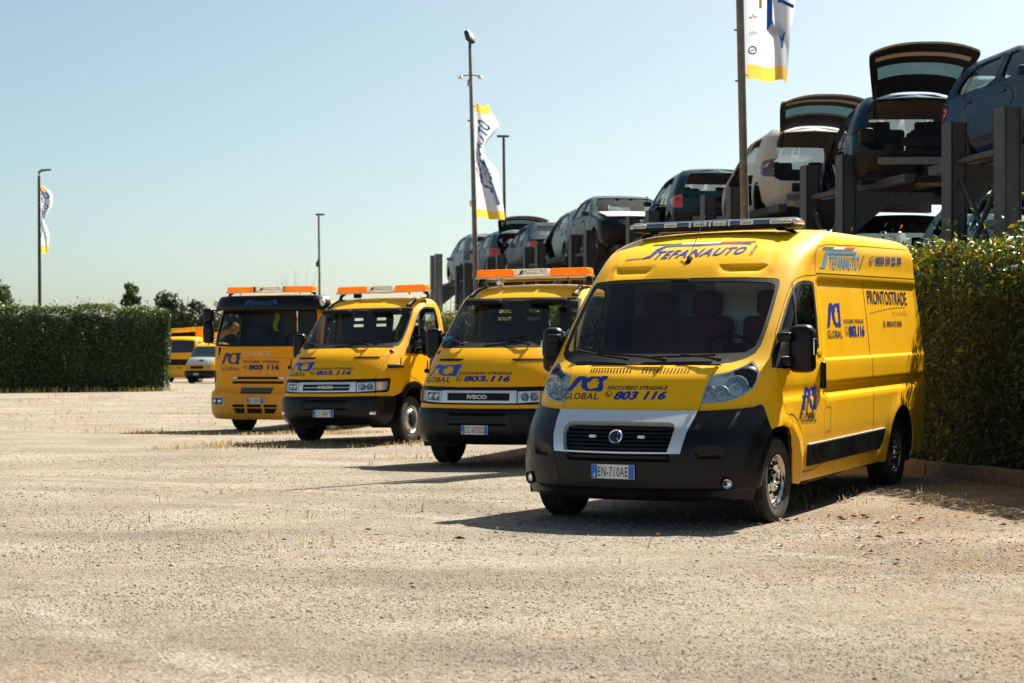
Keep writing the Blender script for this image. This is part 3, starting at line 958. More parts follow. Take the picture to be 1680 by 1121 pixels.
def build_grass():
    sp = []
    # in front of and under the middle truck
    for i in range(62):
        t = RNG.random()
        sp.append((-4.9 + 4.6 * t + RNG.normal(0, .25), 26.4 + 1.2 * t + RNG.normal(0, .5), int(RNG.integers(8, 50)), .24))
    for i in range(60): sp.append((-7.6 + 5.2 * RNG.random(), 33.6 + RNG.normal(0, .6), 22, .22))
    for i in range(24): sp.append((RNG.uniform(-1.6, .8), 23.4 + RNG.normal(0, .5), 12, .2))
    # thin tufts over the far yard
    for i in range(130):
        y = RNG.uniform(34, 60); sp.append((RNG.uniform(-.3, -.04) * y, y, 14, .35))
    for i in range(50):
        y = RNG.uniform(11, 24); sp.append((RNG.uniform(-.26, .29) * y, y, 5, .07))
    for i in range(26): sp.append((2.35 + RNG.random() * 1.6, 14.2 + RNG.random() * 2.5, 7, .08))
    blades('dry_grass', sp, attr_mat('straw', [(0, (.26, .18, .09)), (.6, (.38, .29, .16)), (.85, (.46, .38, .24)), (1, (.16, .17, .06))], .9, .1, .25), 'dry straw coloured grass tufts growing in the gravel yard', hh=(.02, .085), lean=1.3)
    sp = []
    for i in range(120):
        t = RNG.random(); sp.append((-22.5 + 9.5 * t, 59.3 + 8.7 * t, 9, .22))
    blades('verge_grass', sp, attr_mat('verge_green', [(0, (.08, .11, .03)), (.5, (.20, .17, .06)), (1, (.40, .30, .13))], .9, .1, .25), 'rough grass along the foot of the far hedge', hh=(.08, .26))
build_grass()

# fallen leaves near the van
def leaf_litter():
    V = []; F = []; T = []
    spots = [(-.36 + RNG.normal(0, .02), 12.62) for _ in range(1)] + [(2.6 + RNG.normal(0, .25), 13.9 + RNG.normal(0, .2)) for _ in range(16)] + [(RNG.uniform(1.8, 3.9), RNG.uniform(11, 15.5)) for _ in range(48)] + [(RNG.uniform(-2.5, 1.5), RNG.uniform(10.5, 13.5)) for _ in range(8)]
    k = 0
    for i, (x, y) in enumerate(spots):
        s = RNG.uniform(.02, .045) * (1.5 if i == 0 else 1); a = RNG.uniform(0, 6.28)
        z = float(ground_z(x, y)) + .008
        c, d = math.cos(a), math.sin(a)
        for (u, w, h_) in ((-1, 0, .2), (0, .45, .5), (1, 0, .15), (0, -.45, .55), (0, 0, .05)):
            V.append((x + s * (u * c - w * d), y + s * (u * d + w * c), z + h_ * s)); T.append(RNG.random() if False else (i * .37) % 1)
        F += [(k, k + 4, k + 1), (k + 1, k + 4, k + 2), (k + 2, k + 4, k + 3), (k + 3, k + 4, k)]
        k += 5
    o = bulk('leaf_litter', np.array(V), np.array(F), np.array(T), attr_mat('dead_leaf', [(0, (.16, .06, .02)), (.6, (.26, .11, .04)), (1, (.34, .20, .08))], .7))
    tag(o, 'brown fallen leaves lying on the gravel beside the van', 'leaves', kind='stuff')
leaf_litter()

# kerb along the hedge
def build_kerb():
    root = empty('kerb'); tag(root, kind='structure')
    y = 12.0; k = 0
    m_ = mat('kerb_stone', (.16, .125, .095), .9, noise=.3, nscale=9, bump=.3, bscale=60)
    u = Vector((-.2155, .9765, 0)); w = Vector((.9765, .2155, 0))
    me = None
    while y < 50:
        x = 8.34 - .2207 * y
        if me is None:
            o = MB().rbox((0, 0, 0), (.14, .985, .30), .018, None, 2).build('kerb_stone', m_, root)
            me = o.data
        else:
            o = bpy.data.objects.new('kerb_stone', me); COL.objects.link(o); o.parent = root
        c = Vector((x, y, 0)) + w * .07
        o.location = (c.x, c.y, float(ground_z(x, y)) + .0 + RNG.normal(0, .004))
        o.rotation_euler = (0, 0, math.atan(.2207) + RNG.normal(0, .004))
        y += .9765 * 1.0
    MB()
build_kerb()

# ================================================================ hedges and trees
M_LEAF = attr_mat('hedge_leaf', [(0, (.014, .036, .012)), (.35, (.028, .058, .016)), (.62, (.055, .090, .020)), (.80, (.17, .18, .024)), (.91, (.28, .23, .03)), (1, (.17, .07, .03))], .42, .40, .26)
M_LEAFD = attr_mat('dark_tree_leaf', [(0, (.012, .022, .010)), (.5, (.030, .042, .016)), (1, (.055, .065, .022))], .5, .3, .12)
M_PINE = attr_mat('pine_needle', [(0, (.03, .055, .015)), (.6, (.075, .11, .025)), (1, (.13, .15, .04))], .6, .3, .12)
M_BARK = mat('bark', (.10, .075, .055), .95, noise=.4, nscale=10)
M_CORE = mat('blocking_core', (.022, .032, .012), .95, noise=.5, nscale=9)

def leaf_cloud(C, Nn, L, name, mat_, parent, tint, wr=.42, fold=.25):
    """C centres, Nn preferred normals, L lengths -> leaf blades"""
    n = len(C)
    r = RNG.normal(0, 1, (n, 3))
    nn = Nn + r * .75
    nn /= np.linalg.norm(nn, axis=1, keepdims=True)
    t = np.cross(nn, RNG.normal(0, 1, (n, 3))); t /= np.linalg.norm(t, axis=1, keepdims=True) + 1e-9
    b = np.cross(nn, t)
    L = L[:, None]
    base = C - t * L * .5; tip = C + t * L * .5 - nn * L * .12
    m0 = C - t * L * .02
    l_ = m0 + b * L * wr * .5 + nn * L * fold * .3; r_ = m0 - b * L * wr * .5 + nn * L * fold * .3
    V = np.stack([base, l_, tip, r_, m0], 1)
    F0 = np.array([(0, 4, 1), (1, 4, 2), (2, 4, 3), (3, 4, 0)])
    F = (F0[None] + np.arange(n)[:, None, None] * 5).reshape(-1, 3)
    o = bulk(name, V.reshape(-1, 3), F, np.repeat(tint, 5), mat_, parent)
    o['kind'] = 'stuff'
    return o

def hedge(label, p0, p1, th, h0, h1, n, size, z0=0., bright_top=.25, seed=1, cut=None):
    """clipped hedge from p0 to p1 (front face line), thickness to the right of the direction"""
    global RNG
    RNG = np.random.default_rng(seed)
    a = np.array(p0, float); b = np.array(p1, float); d = b - a; Lh = np.linalg.norm(d); d /= Lh
    w = np.array([d[1], -d[0]])
    root = empty('hedge', (float(a[0]), float(a[1]), 0)); tag(root, label, 'hedge')
    # solid core added behind the leaves to block light
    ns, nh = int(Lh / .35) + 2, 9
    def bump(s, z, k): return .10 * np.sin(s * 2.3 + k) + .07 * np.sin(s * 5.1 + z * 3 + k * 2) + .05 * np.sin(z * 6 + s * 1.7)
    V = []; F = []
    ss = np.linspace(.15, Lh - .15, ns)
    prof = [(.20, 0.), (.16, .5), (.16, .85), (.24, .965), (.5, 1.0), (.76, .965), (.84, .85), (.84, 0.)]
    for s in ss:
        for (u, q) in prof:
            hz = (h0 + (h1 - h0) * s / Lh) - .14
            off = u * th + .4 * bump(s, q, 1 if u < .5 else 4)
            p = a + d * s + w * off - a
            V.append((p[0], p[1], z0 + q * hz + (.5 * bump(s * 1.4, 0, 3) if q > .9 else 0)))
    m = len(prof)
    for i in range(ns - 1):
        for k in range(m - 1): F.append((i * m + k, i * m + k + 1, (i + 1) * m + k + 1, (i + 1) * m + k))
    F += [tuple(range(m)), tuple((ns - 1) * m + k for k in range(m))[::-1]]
    mk('blocking_core', V, F, M_CORE, root)
    # leaves: front 52%, top 30%, back 6%, ends 12%
    kind = RNG.random(n)
    s = RNG.uniform(0, 1, n)
    if cut: s = s ** cut
    s = s * Lh
    hz = h0 + (h1 - h0) * s / Lh
    zq = RNG.random(n) ** .82
    u = np.zeros(n); z = np.zeros(n); N_ = np.zeros((n, 3))
    dep = np.abs(RNG.normal(0, .09, n))
    fr = kind < .56; tp = (kind >= .56) & (kind < .84); bk = (kind >= .84) & (kind < .88); e1 = (kind >= .88) & (kind < .94); e2 = kind >= .94
    u[fr] = dep[fr] - .03; z[fr] = zq[fr] * hz[fr]
    N_[fr, :2] = -w; N_[fr, 2] = .45
    u[tp] = RNG.random(tp.sum()) * th; z[tp] = hz[tp] - dep[tp] + .05 + .10 * (RNG.random(tp.sum()) ** 4) + .04 * np.sin(s[tp] * 2.7) + .03 * np.sin(s[tp] * 6.1)
    N_[tp, 2] = 1.
    u[bk] = th - dep[bk]; z[bk] = zq[bk] * hz[bk]; N_[bk, :2] = w; N_[bk, 2] = .4
    for msk, val, sg in ((e1, 0., -1), (e2, Lh, 1)):
        s[msk] = val - sg * dep[msk]; u[msk] = RNG.random(msk.sum()) * th; z[msk] = zq[msk] * hz[msk]; N_[msk, :2] = d * sg; N_[msk, 2] = .35
    u += .4 * bump(s, z / 2.5, 1) * fr
    wave = .05 * np.sin(s * 1.13 + seed) + .035 * np.sin(s * 3.7 + 2 * seed) + .03 * np.sin(s * 8.3)
    z = z + tp * wave
    sho = tp & (RNG.random(n) < .10)
    z[sho] += RNG.random(sho.sum()) ** 2 * .34 * (np.sin(s[sho] * 4.3 + seed) > -.2)
    xy = d[None] * s[:, None] + w[None] * u[:, None]
    C = np.stack([xy[:, 0], xy[:, 1], z + z0 + .06], 1)
    hf = np.clip(z / np.maximum(hz, .1), 0, 1)
    # young bronze and yellow shoots sit near the top of a clipped hedge
    tint = np.clip(RNG.beta(2.2, 3.0, n) * .78 + bright_top * smst(.70, 1.0, hf) * RNG.random(n) - .04 * (seed == 5) + .16 * (np.sin(s * 1.9) * np.sin(z * 2.7 + s) > .55) * RNG.random(n), 0, 1)
    leaf_cloud(C, N_, size * RNG.uniform(.6, 1.35, n), 'foliage', M_LEAF, root, tint)
    # stems at the foot
    st = MB()
    for k in range(int(Lh / .45)):
        ss_ = (k + .5) * .45; p = d * ss_ + w * (.3 * th + RNG.normal(0, .05))
        q = p + d * RNG.normal(0, .1) + w * RNG.normal(0, .08)
        st.tube([(p[0], p[1], z0 - .05), (q[0], q[1], z0 + .5), (q[0] + RNG.normal(0, .1), q[1] + RNG.normal(0, .1), z0 + 1.2)], [.03, .022, .012], 5)
    o = st.build('stems', M_BARK, root); o['kind'] = 'stuff'
    return root
hp = lambda y, o=.26: (8.34 - .2207 * y + o * .9765, y + o * .2155)
hedge('tall clipped green hedge behind the van and trucks, bronze shoots along its top', hp(11.5), hp(50), 1.0, 2.34, 2.40, 98000, .078, .08, .62, 3, 1.75)
hedge('long dark clipped hedge at the far left edge of the yard', (-13.15, 68.2), (-23.5, 58.8), 1.4, 3.10, 3.0, 34000, .12, .22, .34, 5)

def tree(name, label, loc, H, R, crown0, n, size, mat_, seed, shape='round', group=None, trunk=.12):
    global RNG
    RNG = np.random.default_rng(seed)
    root = empty(name, loc); tag(root, label, 'tree', group)
    m = MB()
    m.tube([(0, 0, -.1), (R * .04, 0, H * .3), (-R * .03, R * .03, H * .6), (0, 0, H * .9)], [trunk, trunk * .8, trunk * .5, trunk * .12], 8)
    cl = []
    nc = 26
    for i in range(nc):
        if shape == 'round':
            v = RNG.normal(0, 1, 3); v /= np.linalg.norm(v); rr = RNG.random() ** .4
            c = np.array([v[0] * R * rr * .85, v[1] * R * rr * .85, crown0 + (H - crown0) * (.5 + .46 * v[2] * rr)]); cr = R * RNG.uniform(.22, .42)
        else:
            t = i / nc; z = crown0 + (H - crown0) * t; a = i * 2.4
            rr = R * (1 - t) ** .75 * RNG.uniform(.4, 1.)
            c = np.array([math.cos(a) * rr * .7, math.sin(a) * rr * .7, z + .12 * rr]); cr = max(.10 * R, rr * .42)
        cl.append((c, cr))
        m.tube([(0, 0, max(crown0 * .6, c[2] * .75)), tuple((np.array([0, 0, c[2] * .85]) + c) / 2), tuple(c)], [trunk * .35, trunk * .22, trunk * .06], 5)
    m.build('trunk', M_BARK, root)
    w = np.array([c[1] for c in cl]) ** 2; w /= w.sum()
    idx = RNG.choice(nc, n, p=w)
    v = RNG.normal(0, 1, (n, 3)); v /= np.linalg.norm(v, axis=1, keepdims=True)
    rad = RNG.random(n) ** .45
    C = np.array([cl[i][0] for i in idx]) + v * (rad * np.array([cl[i][1] for i in idx]))[:, None] * np.array([1, 1, .8])
    tint = np.clip(RNG.beta(2, 2.4, n) + .12 * (idx % 3 - 1), 0, 1)
    leaf_cloud(C, v + np.array([0, 0, .5]), size * RNG.uniform(.6, 1.4, n), 'crown', mat_, root, tint, wr=.42 if shape == 'round' else .22)
    return root
tree('pine_tree', 'bushy pale green pine rising behind the left hedge at the frame edge', (-24.2, 82, .2), 5.3, 3.4, .8, 16000, .34, M_PINE, 21, 'cone')
tree('pine_tree', 'small pointed young pine standing behind the left hedge', (-19.4, 90, .2), 5.2, 2.5, .8, 12000, .32, M_PINE, 22, 'cone')
tree('broadleaf_tree', 'dark round crowned tree behind the far yellow trucks', (-24.2, 132, .2), 6.9, 3.0, 1.8, 11000, .34, M_LEAFD, 23, 'round', None, .16)
tree('broadleaf_tree', 'low dark tree spreading beside the round crowned tree', (-22.0, 138, .2), 5.6, 1.9, 2.0, 4000, .34, M_LEAFD, 24, 'round', None, .14)
def bare_shrub(loc, H, seed, label):
    global RNG
    RNG = np.random.default_rng(seed)
    root = empty('bare_shrub', loc); tag(root, label, 'shrub')
    m = MB()
    for i in range(34):
        a = RNG.uniform(0, 6.28); r = RNG.uniform(.1, .5) * H * .45; h_ = H * RNG.uniform(.7, 1.05)
        m.tube([(0, 0, 0), (math.cos(a) * r * .3, math.sin(a) * r * .3, h_ * .5), (math.cos(a) * r, math.sin(a) * r, h_)], [.02, .012, .004], 4, False)
    o = m.build('twigs', mat('dry_twig', (.22, .18, .14), .9), root); o['kind'] = 'stuff'
bare_shrub((-10.6, 88, .2), 5.6, 31, 'leafless twiggy shrub showing above the roof of the tall lorry')
bare_shrub((-1.75, 47.5, .1), 3.1, 32, 'dry twiggy shrub at the foot of the endmost rack posts')

# ================================================================ the panel van nearest the camera
def van_disp(x, y, z, q, v):
    o = np.zeros(np.shape(x))
    side = (np.abs(q) > 1.35)
    a = smst(-1.12, -1.17, x) * smst(-4.36, -4.25, x) * side
    prof = np.interp(z, [.30, .6, .955, .99, 1.03, 1.07, 1.262, 1.285, 1.93, 1.962, 2.0], [0, .004, .008, -.018, -.024, 0, 0, -.02, -.02, 0, 0])
    o = o + a * prof
    b = (1 - smst(-1.12, -1.17, x)) * side
    o = o + b * np.interp(z, [.30, .9, .96, 1.0, 1.05, 1.1], [0, .006, .006, -.012, -.008, 0])
    for cx, s in ((0., 1), (-3.45, 1)):
        r = np.hypot(x - cx, (z - .335) * (1.0 if cx == 0 else 1.))
        o = o + (np.abs(y) > .8) * (z > .2) * (z < 1.05) * .022 * np.exp(-((r - .47) / .055) ** 2)
    aq = np.abs(q)
    rx = smst(.25, .32, aq) * (1 - smst(.60, .68, aq))
    rv = np.where(v < 2.068, smst(1.985, 2.06, v), 1 - smst(2.068, 2.082, v))
    o = o - .032 * rx * rv
    # shallow fold that runs up the forehead beside the windscreen
    o = o - .008 * np.exp(-((aq - (.73 - .33 * np.clip(v - 1.98, 0, 1))) / .016) ** 2) * smst(1.95, 2.0, v) * (1 - smst(2.4, 2.5, v))
    return o

VAN = Skin(VR, disp=van_disp)
KL = 1.085
def build_van():
    root = empty('panel_van', mat=pose(1.23, 14.40, .483, .023))
    tag(root, 'yellow high roof panel van in front with blue lettering and clear roof light bar', 'van')
    S = VAN
    ws = [(0, 1.262), (.3, 1.262), (.53, 1.262), (.62, 1.275), (.72, 1.302), (.80, 1.340), (.84, 1.40), (.868, 1.55), (.885, 1.72), (.893, 1.86), (.888, 1.915), (.865, 1.940), (.80, 1.95), (.5, 1.962), (.22, 1.965), (0, 1.965)]
    hood = [(0, .909), (.497, .913), (.500, .99), (.508, 1.091), (.524, 1.174), (.533, 1.215), (.540, 1.250), (.3, 1.254), (0, 1.254)]
    arch = [(1.076, .930), (1.186, .836), (1.268, .756), (1.36, .774), (1.545, .776), (1.70, .748), (1.82, .672), (1.90, .56), (1.95, .385), (2.0, .285)]
    ra = [(S.qx(-3.45 + .455 * math.cos(t), .335 + .455 * math.sin(t)), .335 + .455 * math.sin(t)) for t in np.linspace(-.12, math.pi + .12, 22)]
    path = [p for p in ws[::-1] if p[1] > 1.261][:-2] + [(.545, 1.256)] + [(p[0] + .006, p[1]) for p in hood[6:0:-1]] + [(.506, .907), (.656, .913), (.84, .924), (.966, .935), (1.041, .952)] + arch + [(2.6, .285), (S.qx(-2.7, .3), .285)] + ra + [(S.qx(-4.1, .3), .30)]
    vs = [.30, .6, .9, 1.2, 1.5, 1.8, 2.1, 2.25, 2.35, 2.45, 2.6, 2.8, 3.0, 3.12]
    path += [(S.qend(v) - .002, v) for v in vs]
    path += [(1.2, 3.12), (0, 3.12)]
    body = sym(path, KL)
    # doors
    wind = smooth_poly([(1.075, 1.335), (1.03, 1.40), (1.035, 1.56), (1.07, 1.76), (1.125, 1.885), (1.24, 1.925), (1.56, 1.93), (1.655, 1.90), (S.qx(-1.02, 1.74), 1.74), (S.qx(-1.0, 1.5), 1.5), (S.qx(-.99, 1.34), 1.34), (1.6, 1.325)], 1)
    door = [(1.70, 1.99), (1.326, 1.973), (1.152, 1.953), (1.066, 1.915), (1.013, 1.734), (.984, 1.523), (1.02, 1.36), (1.15, 1.22), (1.287, 1.106), (1.40, .97), (1.56, .86), (1.75, .82), (1.93, .74), (2.05, .60), (2.09, .45), (2.09, .36), (2.46, .36)] + [(S.qx(-1.10, v), v) for v in (.4, .6, .9, 1.2, 1.5, 1.8, 1.95)]
    head = [(.506, .967), (.507, 1.045), (.513, 1.119), (.530, 1.172), (.55, 1.181), (.641, 1.201), (.713, 1.233), (.762, 1.262), (.797, 1.281), (.85, 1.254), (.93, 1.195), (.940, 1.141), (.916, 1.081), (.852, 1.032), (.741, .992), (.639, .975)]
    headL = [(-p[0], p[1]) for p in [(q * KL, v) for q, v in head]][::-1]
    rows = (.955, .99, 1.03, 1.07, 1.262, 1.285, 1.93, 1.962, 2.0, 2.03, 2.06, 2.07, 2.08)
    patch('body', S, body, M_YEL, root, holes=[door, dup_mirror(door), inset(head, -.004), inset(headL, -.004)], d=.05, thick=.012, rows=rows, bd=.03)
    patch('cabin_lining', S, body, M_LIN, root, holes=[wind, dup_mirror(wind), head, headL], off=-.035, d=.12)
    patch('bonnet', S, sym(hood, KL), M_YEL, root, off=.001, d=.05, thick=.015, bd=.03)
    for sd in (1, -1):
        dp = inset(door, .009); wp = inset(wind, .0)
        if sd < 0: dp, wp = dup_mirror(dp), dup_mirror(wp)
        d_ = patch('door', S, dp, M_YEL, root, holes=[wp], d=.05, thick=.012, rows=rows, bd=.03)
        patch('window_seal', S, inset(wp, -.004), M_DRK, d_, holes=[inset(wp, .03)], off=.002, d=.06, thick=.01)
        patch('window_pane', S, inset(wp, .02), M_GLD, d_, off=-.006, d=.08)
        # upright divider of the quarter light
        xs = [(S.qx(-.47, v), v) for v in (1.34, 1.6, 1.9)]
        if sd < 0: xs = [(-q, v) for q, v in xs]
        ribbon('window_divider', S, xs, .035, M_DRK, d_, off=.0)
        # pull handle
        h_ = MB(); h_.rbox((-1.015, sd * 1.035, 1.14), (.065, .045, .23), .02, None, 3); h_.build('door_handle', M_BLK, d_)
        m_ = MB(); m_.box((-1.0, sd * 1.015, 1.33), (.09, .01, .03)); m_.build('lock_plate', M_YEL, d_)
    # windscreen
    wsp = sym(ws, KL)
    inn = sym([(0, 1.345), (.45, 1.345), (.70, 1.352), (.785, 1.40), (.822, 1.55), (.838, 1.72), (.848, 1.84), (.835, 1.895), (.76, 1.915), (.4, 1.93), (0, 1.935)], KL)
    g = patch('windscreen', S, inset(wsp, .004), M_GLS, root, off=-.004, d=.07)
    patch('windscreen_surround', S, inset(wsp, .002), M_DRK, g, holes=[inn], off=-.001, d=.06, thick=.012)
    # wipers
    wiper(root, S, (.52, 1.262), ((-.02, 1.30), (.46, 1.318)), off=.035)
    wiper(root, S, (.13, 1.262), ((-.62, 1.36), (-.12, 1.285)), off=.035)
    # air inlet slits in the bonnet
    for q0, n, mk_ in ((-.365 * 1.0, 14, 1), (.030, 14, 1)):
        for i in range(n):
            q = q0 + i * .0238
            ribbon('air_slit', S, [(q, 1.198), (q - .008, 1.228)], .010, M_DRK, root, off=.003, d=.02)
    ribbon('bonnet_ridge', S, [(-.36, 1.236), (.36, 1.238)], .004, M_YEL, root, off=.004)
    # head lamps
    for sd, hp in ((1, head), (-1, headL)):
        e = empty('headlight', parent=root)
        def qq(q): return q if sd > 0 else -q * KL
        patch('lamp_bowl', S, inset(hp, -.045), mat('lamp_bowl', (.82, .86, .88), .2, metal=.3, bump=.2, bscale=38), e, off=lambda q, v: -.05 + 0 * q, d=.05)
        patch('lamp_rim', S, inset(hp, -.002), M_CHR, e, holes=[inset(hp, .008)], off=-.002, d=.05, thick=.05)
        for (q, v, r) in ((.768, 1.102, .080), (.647, 1.050, .058), (.553, 1.062, .045), (.832, 1.200, .034)):
            c = Vector(S.P(np.array(qq(q)), np.array(v), -.028)); nn = Vector(S.nrm(np.array(qq(q)), np.array(v)))
            ax = (nn * .45 + Vector((1, 0, -.1)) * .55).normalized()
            R3 = ax.to_track_quat('Z', 'Y').to_matrix()
            m = MB(); m.lathe([(r * 1.06, -.01), (r * 1.10, .014), (r * 1.02, .020), (r * .96, .012), (r * .80, -.018), (r * .45, -.035), (.001, -.04)], 28, R3, c)
            m.build('reflector', M_CHR, e)
            m = MB(); m.lathe([(r * .30, -.035), (r * .30, -.004), (r * .2, .006), (.001, .008)], 12, R3, c)
            m.build('bulb', mat('bulb_glass', (.35, .45, .5), .1, metal=.3), e)
        patch('lamp_glass', S, inset(hp, .003), M_LEN, e, off=.002, d=.05)
    # bumper
    bp = [(0, .902), (.500, .902), (.656, .908), (.84, .919), (.966, .930), (1.045, .946), (1.078, .922), (1.188, .828), (1.262, .75), (1.245, .6), (1.225, .45), (1.20, .30), (1.18, .245), (.6, .235), (0, .235)]
    so = [(0, .8985), (.498, .897), (.492, .842), (.470, .736), (.445, .595), (0, .593)]
    si = [(0, .815), (.33, .811), (.368, .80), (.384, .765), (.372, .68), (.355, .606), (0, .606)]
    def boff(q, v):
        aq = np.abs(q)
        o = .014 + 0 * q
        o = o - .02 * (1 - smst(.315, .335, v)) + .012 * (1 - smst(.26, .28, v))          # lower lip
        o = o - .03 * ((aq < .36) & (v > .535) & (v < .585))                               # slot over the plate
        o = o - .03 * smst(.56, .58, aq) * (1 - smst(.74, .76, aq)) * smst(.555, .565, v) * (1 - smst(.615, .625, v))
        return o
    b_ = patch('bumper', S, sym(bp, KL), M_BLK, root, holes=[sym(so, KL)], off=boff, d=.022, thick=.03, rows=(.325, .27), bd=.03)
    for s_ in (1, -1): ribbon('bumper_joint', S, [(s_ * (.46 if s_ > 0 else .50), .592), (s_ * .42, .33)], .006, M_DRK, b_, off=.0165)
    gf = patch('grille_frame', S, sym(inset(so, .0), KL), M_SIL, root, holes=[sym(si, KL)], off=.026, d=.05, thick=.05, bd=.03)
    patch('grille_back', S, inset(sym(so, KL), .01), M_DRK, gf, off=-.055, d=.1)
    for k in range(6):
        z0 = .622 + k * .031
        w_ = .372 + .012 * (k > 2)
        patch('grille_slat', S, [(-w_ * KL, z0), (w_, z0), (w_, z0 + .016), (-w_ * KL, z0 + .016)], M_BLK, gf, off=-.008 if k % 2 else -.012, d=.08, thick=.03)
    # badge in the grille
    c = Vector(S.P(np.array(0.), np.array(.715), .012)); nn = Vector(S.nrm(np.array(0.), np.array(.715)))
    R3 = nn.to_track_quat('Z', 'Y').to_matrix()
    bd = empty('badge', parent=root)
    MB().lathe([(.055, -.02), (.058, .006), (.052, .014), (.046, .010)], 28, R3, c).build('badge_ring', M_CHR, bd)
    MB().lathe([(.046, .009), (.001, .011)], 28, R3, c).build('badge_face', mat('badge_face', (.012, .016, .045), .25, coat=.6), bd)
    for s_ in (-1, 1): MB().box(c + R3 @ Vector((.022, s_ * .022, .014)), (.010, .016, .004), R3).build('badge_mark', M_CHR, bd)
    for q in (-.166, .168):
        c2 = Vector(S.P(np.array(q), np.array(.717), .008))
        MB().rbox(c2, (.02, .055, .022), .004).build('strobe_lamp', M_WHT, root)
    for q in (.819, -.86):
        c2 = Vector(S.P(np.array(q), np.array(.369), .034)); n2 = Vector(S.nrm(np.array(q), np.array(.369)))
        R4 = (n2 + Vector((.6, 0, 0))).normalized().to_track_quat('Z', 'Y').to_matrix()
        fl = empty('fog_lamp', parent=root)
        MB().lathe([(.05, -.03), (.05, .006), (.040, .004), (.038, -.01)], 20, R4, c2).build('fog_bezel', M_DRK, fl)
        MB().lathe([(.038, -.012), (.02, -.02), (.001, -.022)], 20, R4, c2).build('fog_reflector', M_CHR, fl)
        MB().lathe([(.038, .002), (.02, .008), (.001, .010)], 20, R4, c2).build('fog_glass', M_LEN, fl)
    c = S.P(np.array(0.), np.array(.455), .026)
    plate(root, (float(c[0]), -.002, .455), 'EN-710AE')
    # black side moulding with a bright upper edge
    for s_ in (1, -1):
        q0, q1 = S.qx(-.66, .5), S.qx(-2.86, .5)
        def mq(x, v): return s_ * S.qx(x, v)
        mp = [(mq(-.64, .408), .408), (mq(-2.72, .416), .416), (mq(-2.80, .47), .47), (mq(-2.88, .592), .592), (mq(-.64, .578), .578)]
        if s_ < 0: mp = mp[::-1]
        mo = patch('side_moulding', S, mp, M_BLK, root, off=.022, d=.1, thick=.03)
        tp = [(mq(-.64, .579), .579), (mq(-2.88, .593), .593), (mq(-2.885, .602), .602), (mq(-.64, .588), .588)]
        if s_ < 0: tp = tp[::-1]
        patch('moulding_edge', S, tp, mat('moulding_edge', (.30, .30, .30), .5), mo, off=.019, d=.1, thick=.03)
        # panel joints
        for xs_, v0, v1 in ((-2.53, .60, 1.95),):
            ribbon('panel_joint', S, [(mq(xs_, v), v) for v in np.linspace(v0, v1, 12)], .007, M_DRK, root, off=.0015)
        ribbon('roof_joint', S, [(mq(x, 2.0 + .004 * (-x - 1.2)), 2.0 + .004 * (-x - 1.2)) for x in np.linspace(-1.12, -4.30, 14)], .008, M_DRK, root, off=.0015)
        ribbon('roof_joint', S, [(mq(x, v), v) for x, v in ((-1.12, 2.02), (-1.13, 2.16), (-1.2, 2.235), (-1.5, 2.262), (-2.6, 2.29), (-4.1, 2.31))], .006, M_DRK, root, off=.0015)
        if s_ > 0:
            ribbon('fuel_flap_joint', S, [(S.qx(-1.05 - .0, v), v) if False else (S.qx(x, v), v) for x, v in ((-1.12, .665), (-1.25, .66), (-1.25, .865), (-1.12, .87))], .005, M_DRK, root, off=.0015)
            ribbon('arch_lip', S, [(S.qx(x, z), z) for x, z in ((-.12, .86), (-.22, .845), (-.32, .80), (-.40, .73), (-.44, .66))], .012, M_DRK, root, off=.014)
    # wheels, arches, underside
    for x in (0., -3.45):
        for s_ in (1, -1):
            wheel(root, x, s_ * .875, .338, .215, .205, s_, 'van')
            m = MB()
            pr = [(.44, -.0), (.44, .32)]
            n = 20
            v = []; f = []
            for h_ in (.60, .985):
                for k in range(n + 1):
                    a = math.pi * (k / n) * 1.16 - .08 * math.pi
                    v.append((x + .452 * math.cos(a), s_ * h_, .335 + .452 * math.sin(a)))
            f = [(k, k + 1, n + 2 + k, n + 1 + k) for k in range(n)]
            mk('wheel_arch_liner', v, f, M_DRK, root)
            MB().box((x, s_ * .58, .50), (.9, .02, .5)).build('arch_panel', M_DRK, root)
    MB().box((-1.8, 0, .33), (4.9, 1.15, .10)).build('underbody', M_DRK, root)
    MB().box((-1.75, 0, .33), (2.3, 1.9, .05)).build('floor_pan', M_DRK, root)
    MB().tube([(-1.3, .75, .24), (-2.2, .72, .24), (-2.8, .7, .26)], .045, 10).build('exhaust_pipe', M_RST, root)
    # cabin
    MB().rbox((-.05, 0, 1.10), (.62, 1.80, .30), .08, None, 3).build('dashboard', M_DRK, root)
    MB().rbox((-.28, .44, 1.27), (.28, .42, .12), .05, None, 3).build('instrument_hood', M_DRK, root)
    pz = []
    MB().box((-1.42, 0, 1.30), (.03, 1.72, 1.9)).build('partition', mat('partition_wall', (.30, .33, .31), .8), root)
    MB().box((-1.395, .28, 1.50), (.02, .70, 1.1)).build('partition_panel', M_INT, root)
    seat(root, -.98, .50, .86, M_SEATR)
    seat(root, -.98, -.10, .86, M_SEATR)
    seat(root, -.98, -.55, .86, M_SEATR)
    steering_wheel(root, -.42, .47, 1.36, .21, -38)
    MB().rbox((-.52, -.02, 1.885), (.03, .22, .06), .012).build('rear_view_mirror', M_DRK, root)
    MB().rbox((-.44, .0, 1.945), (.08, .16, .03), .012).build('mirror_console', M_DRK, root)
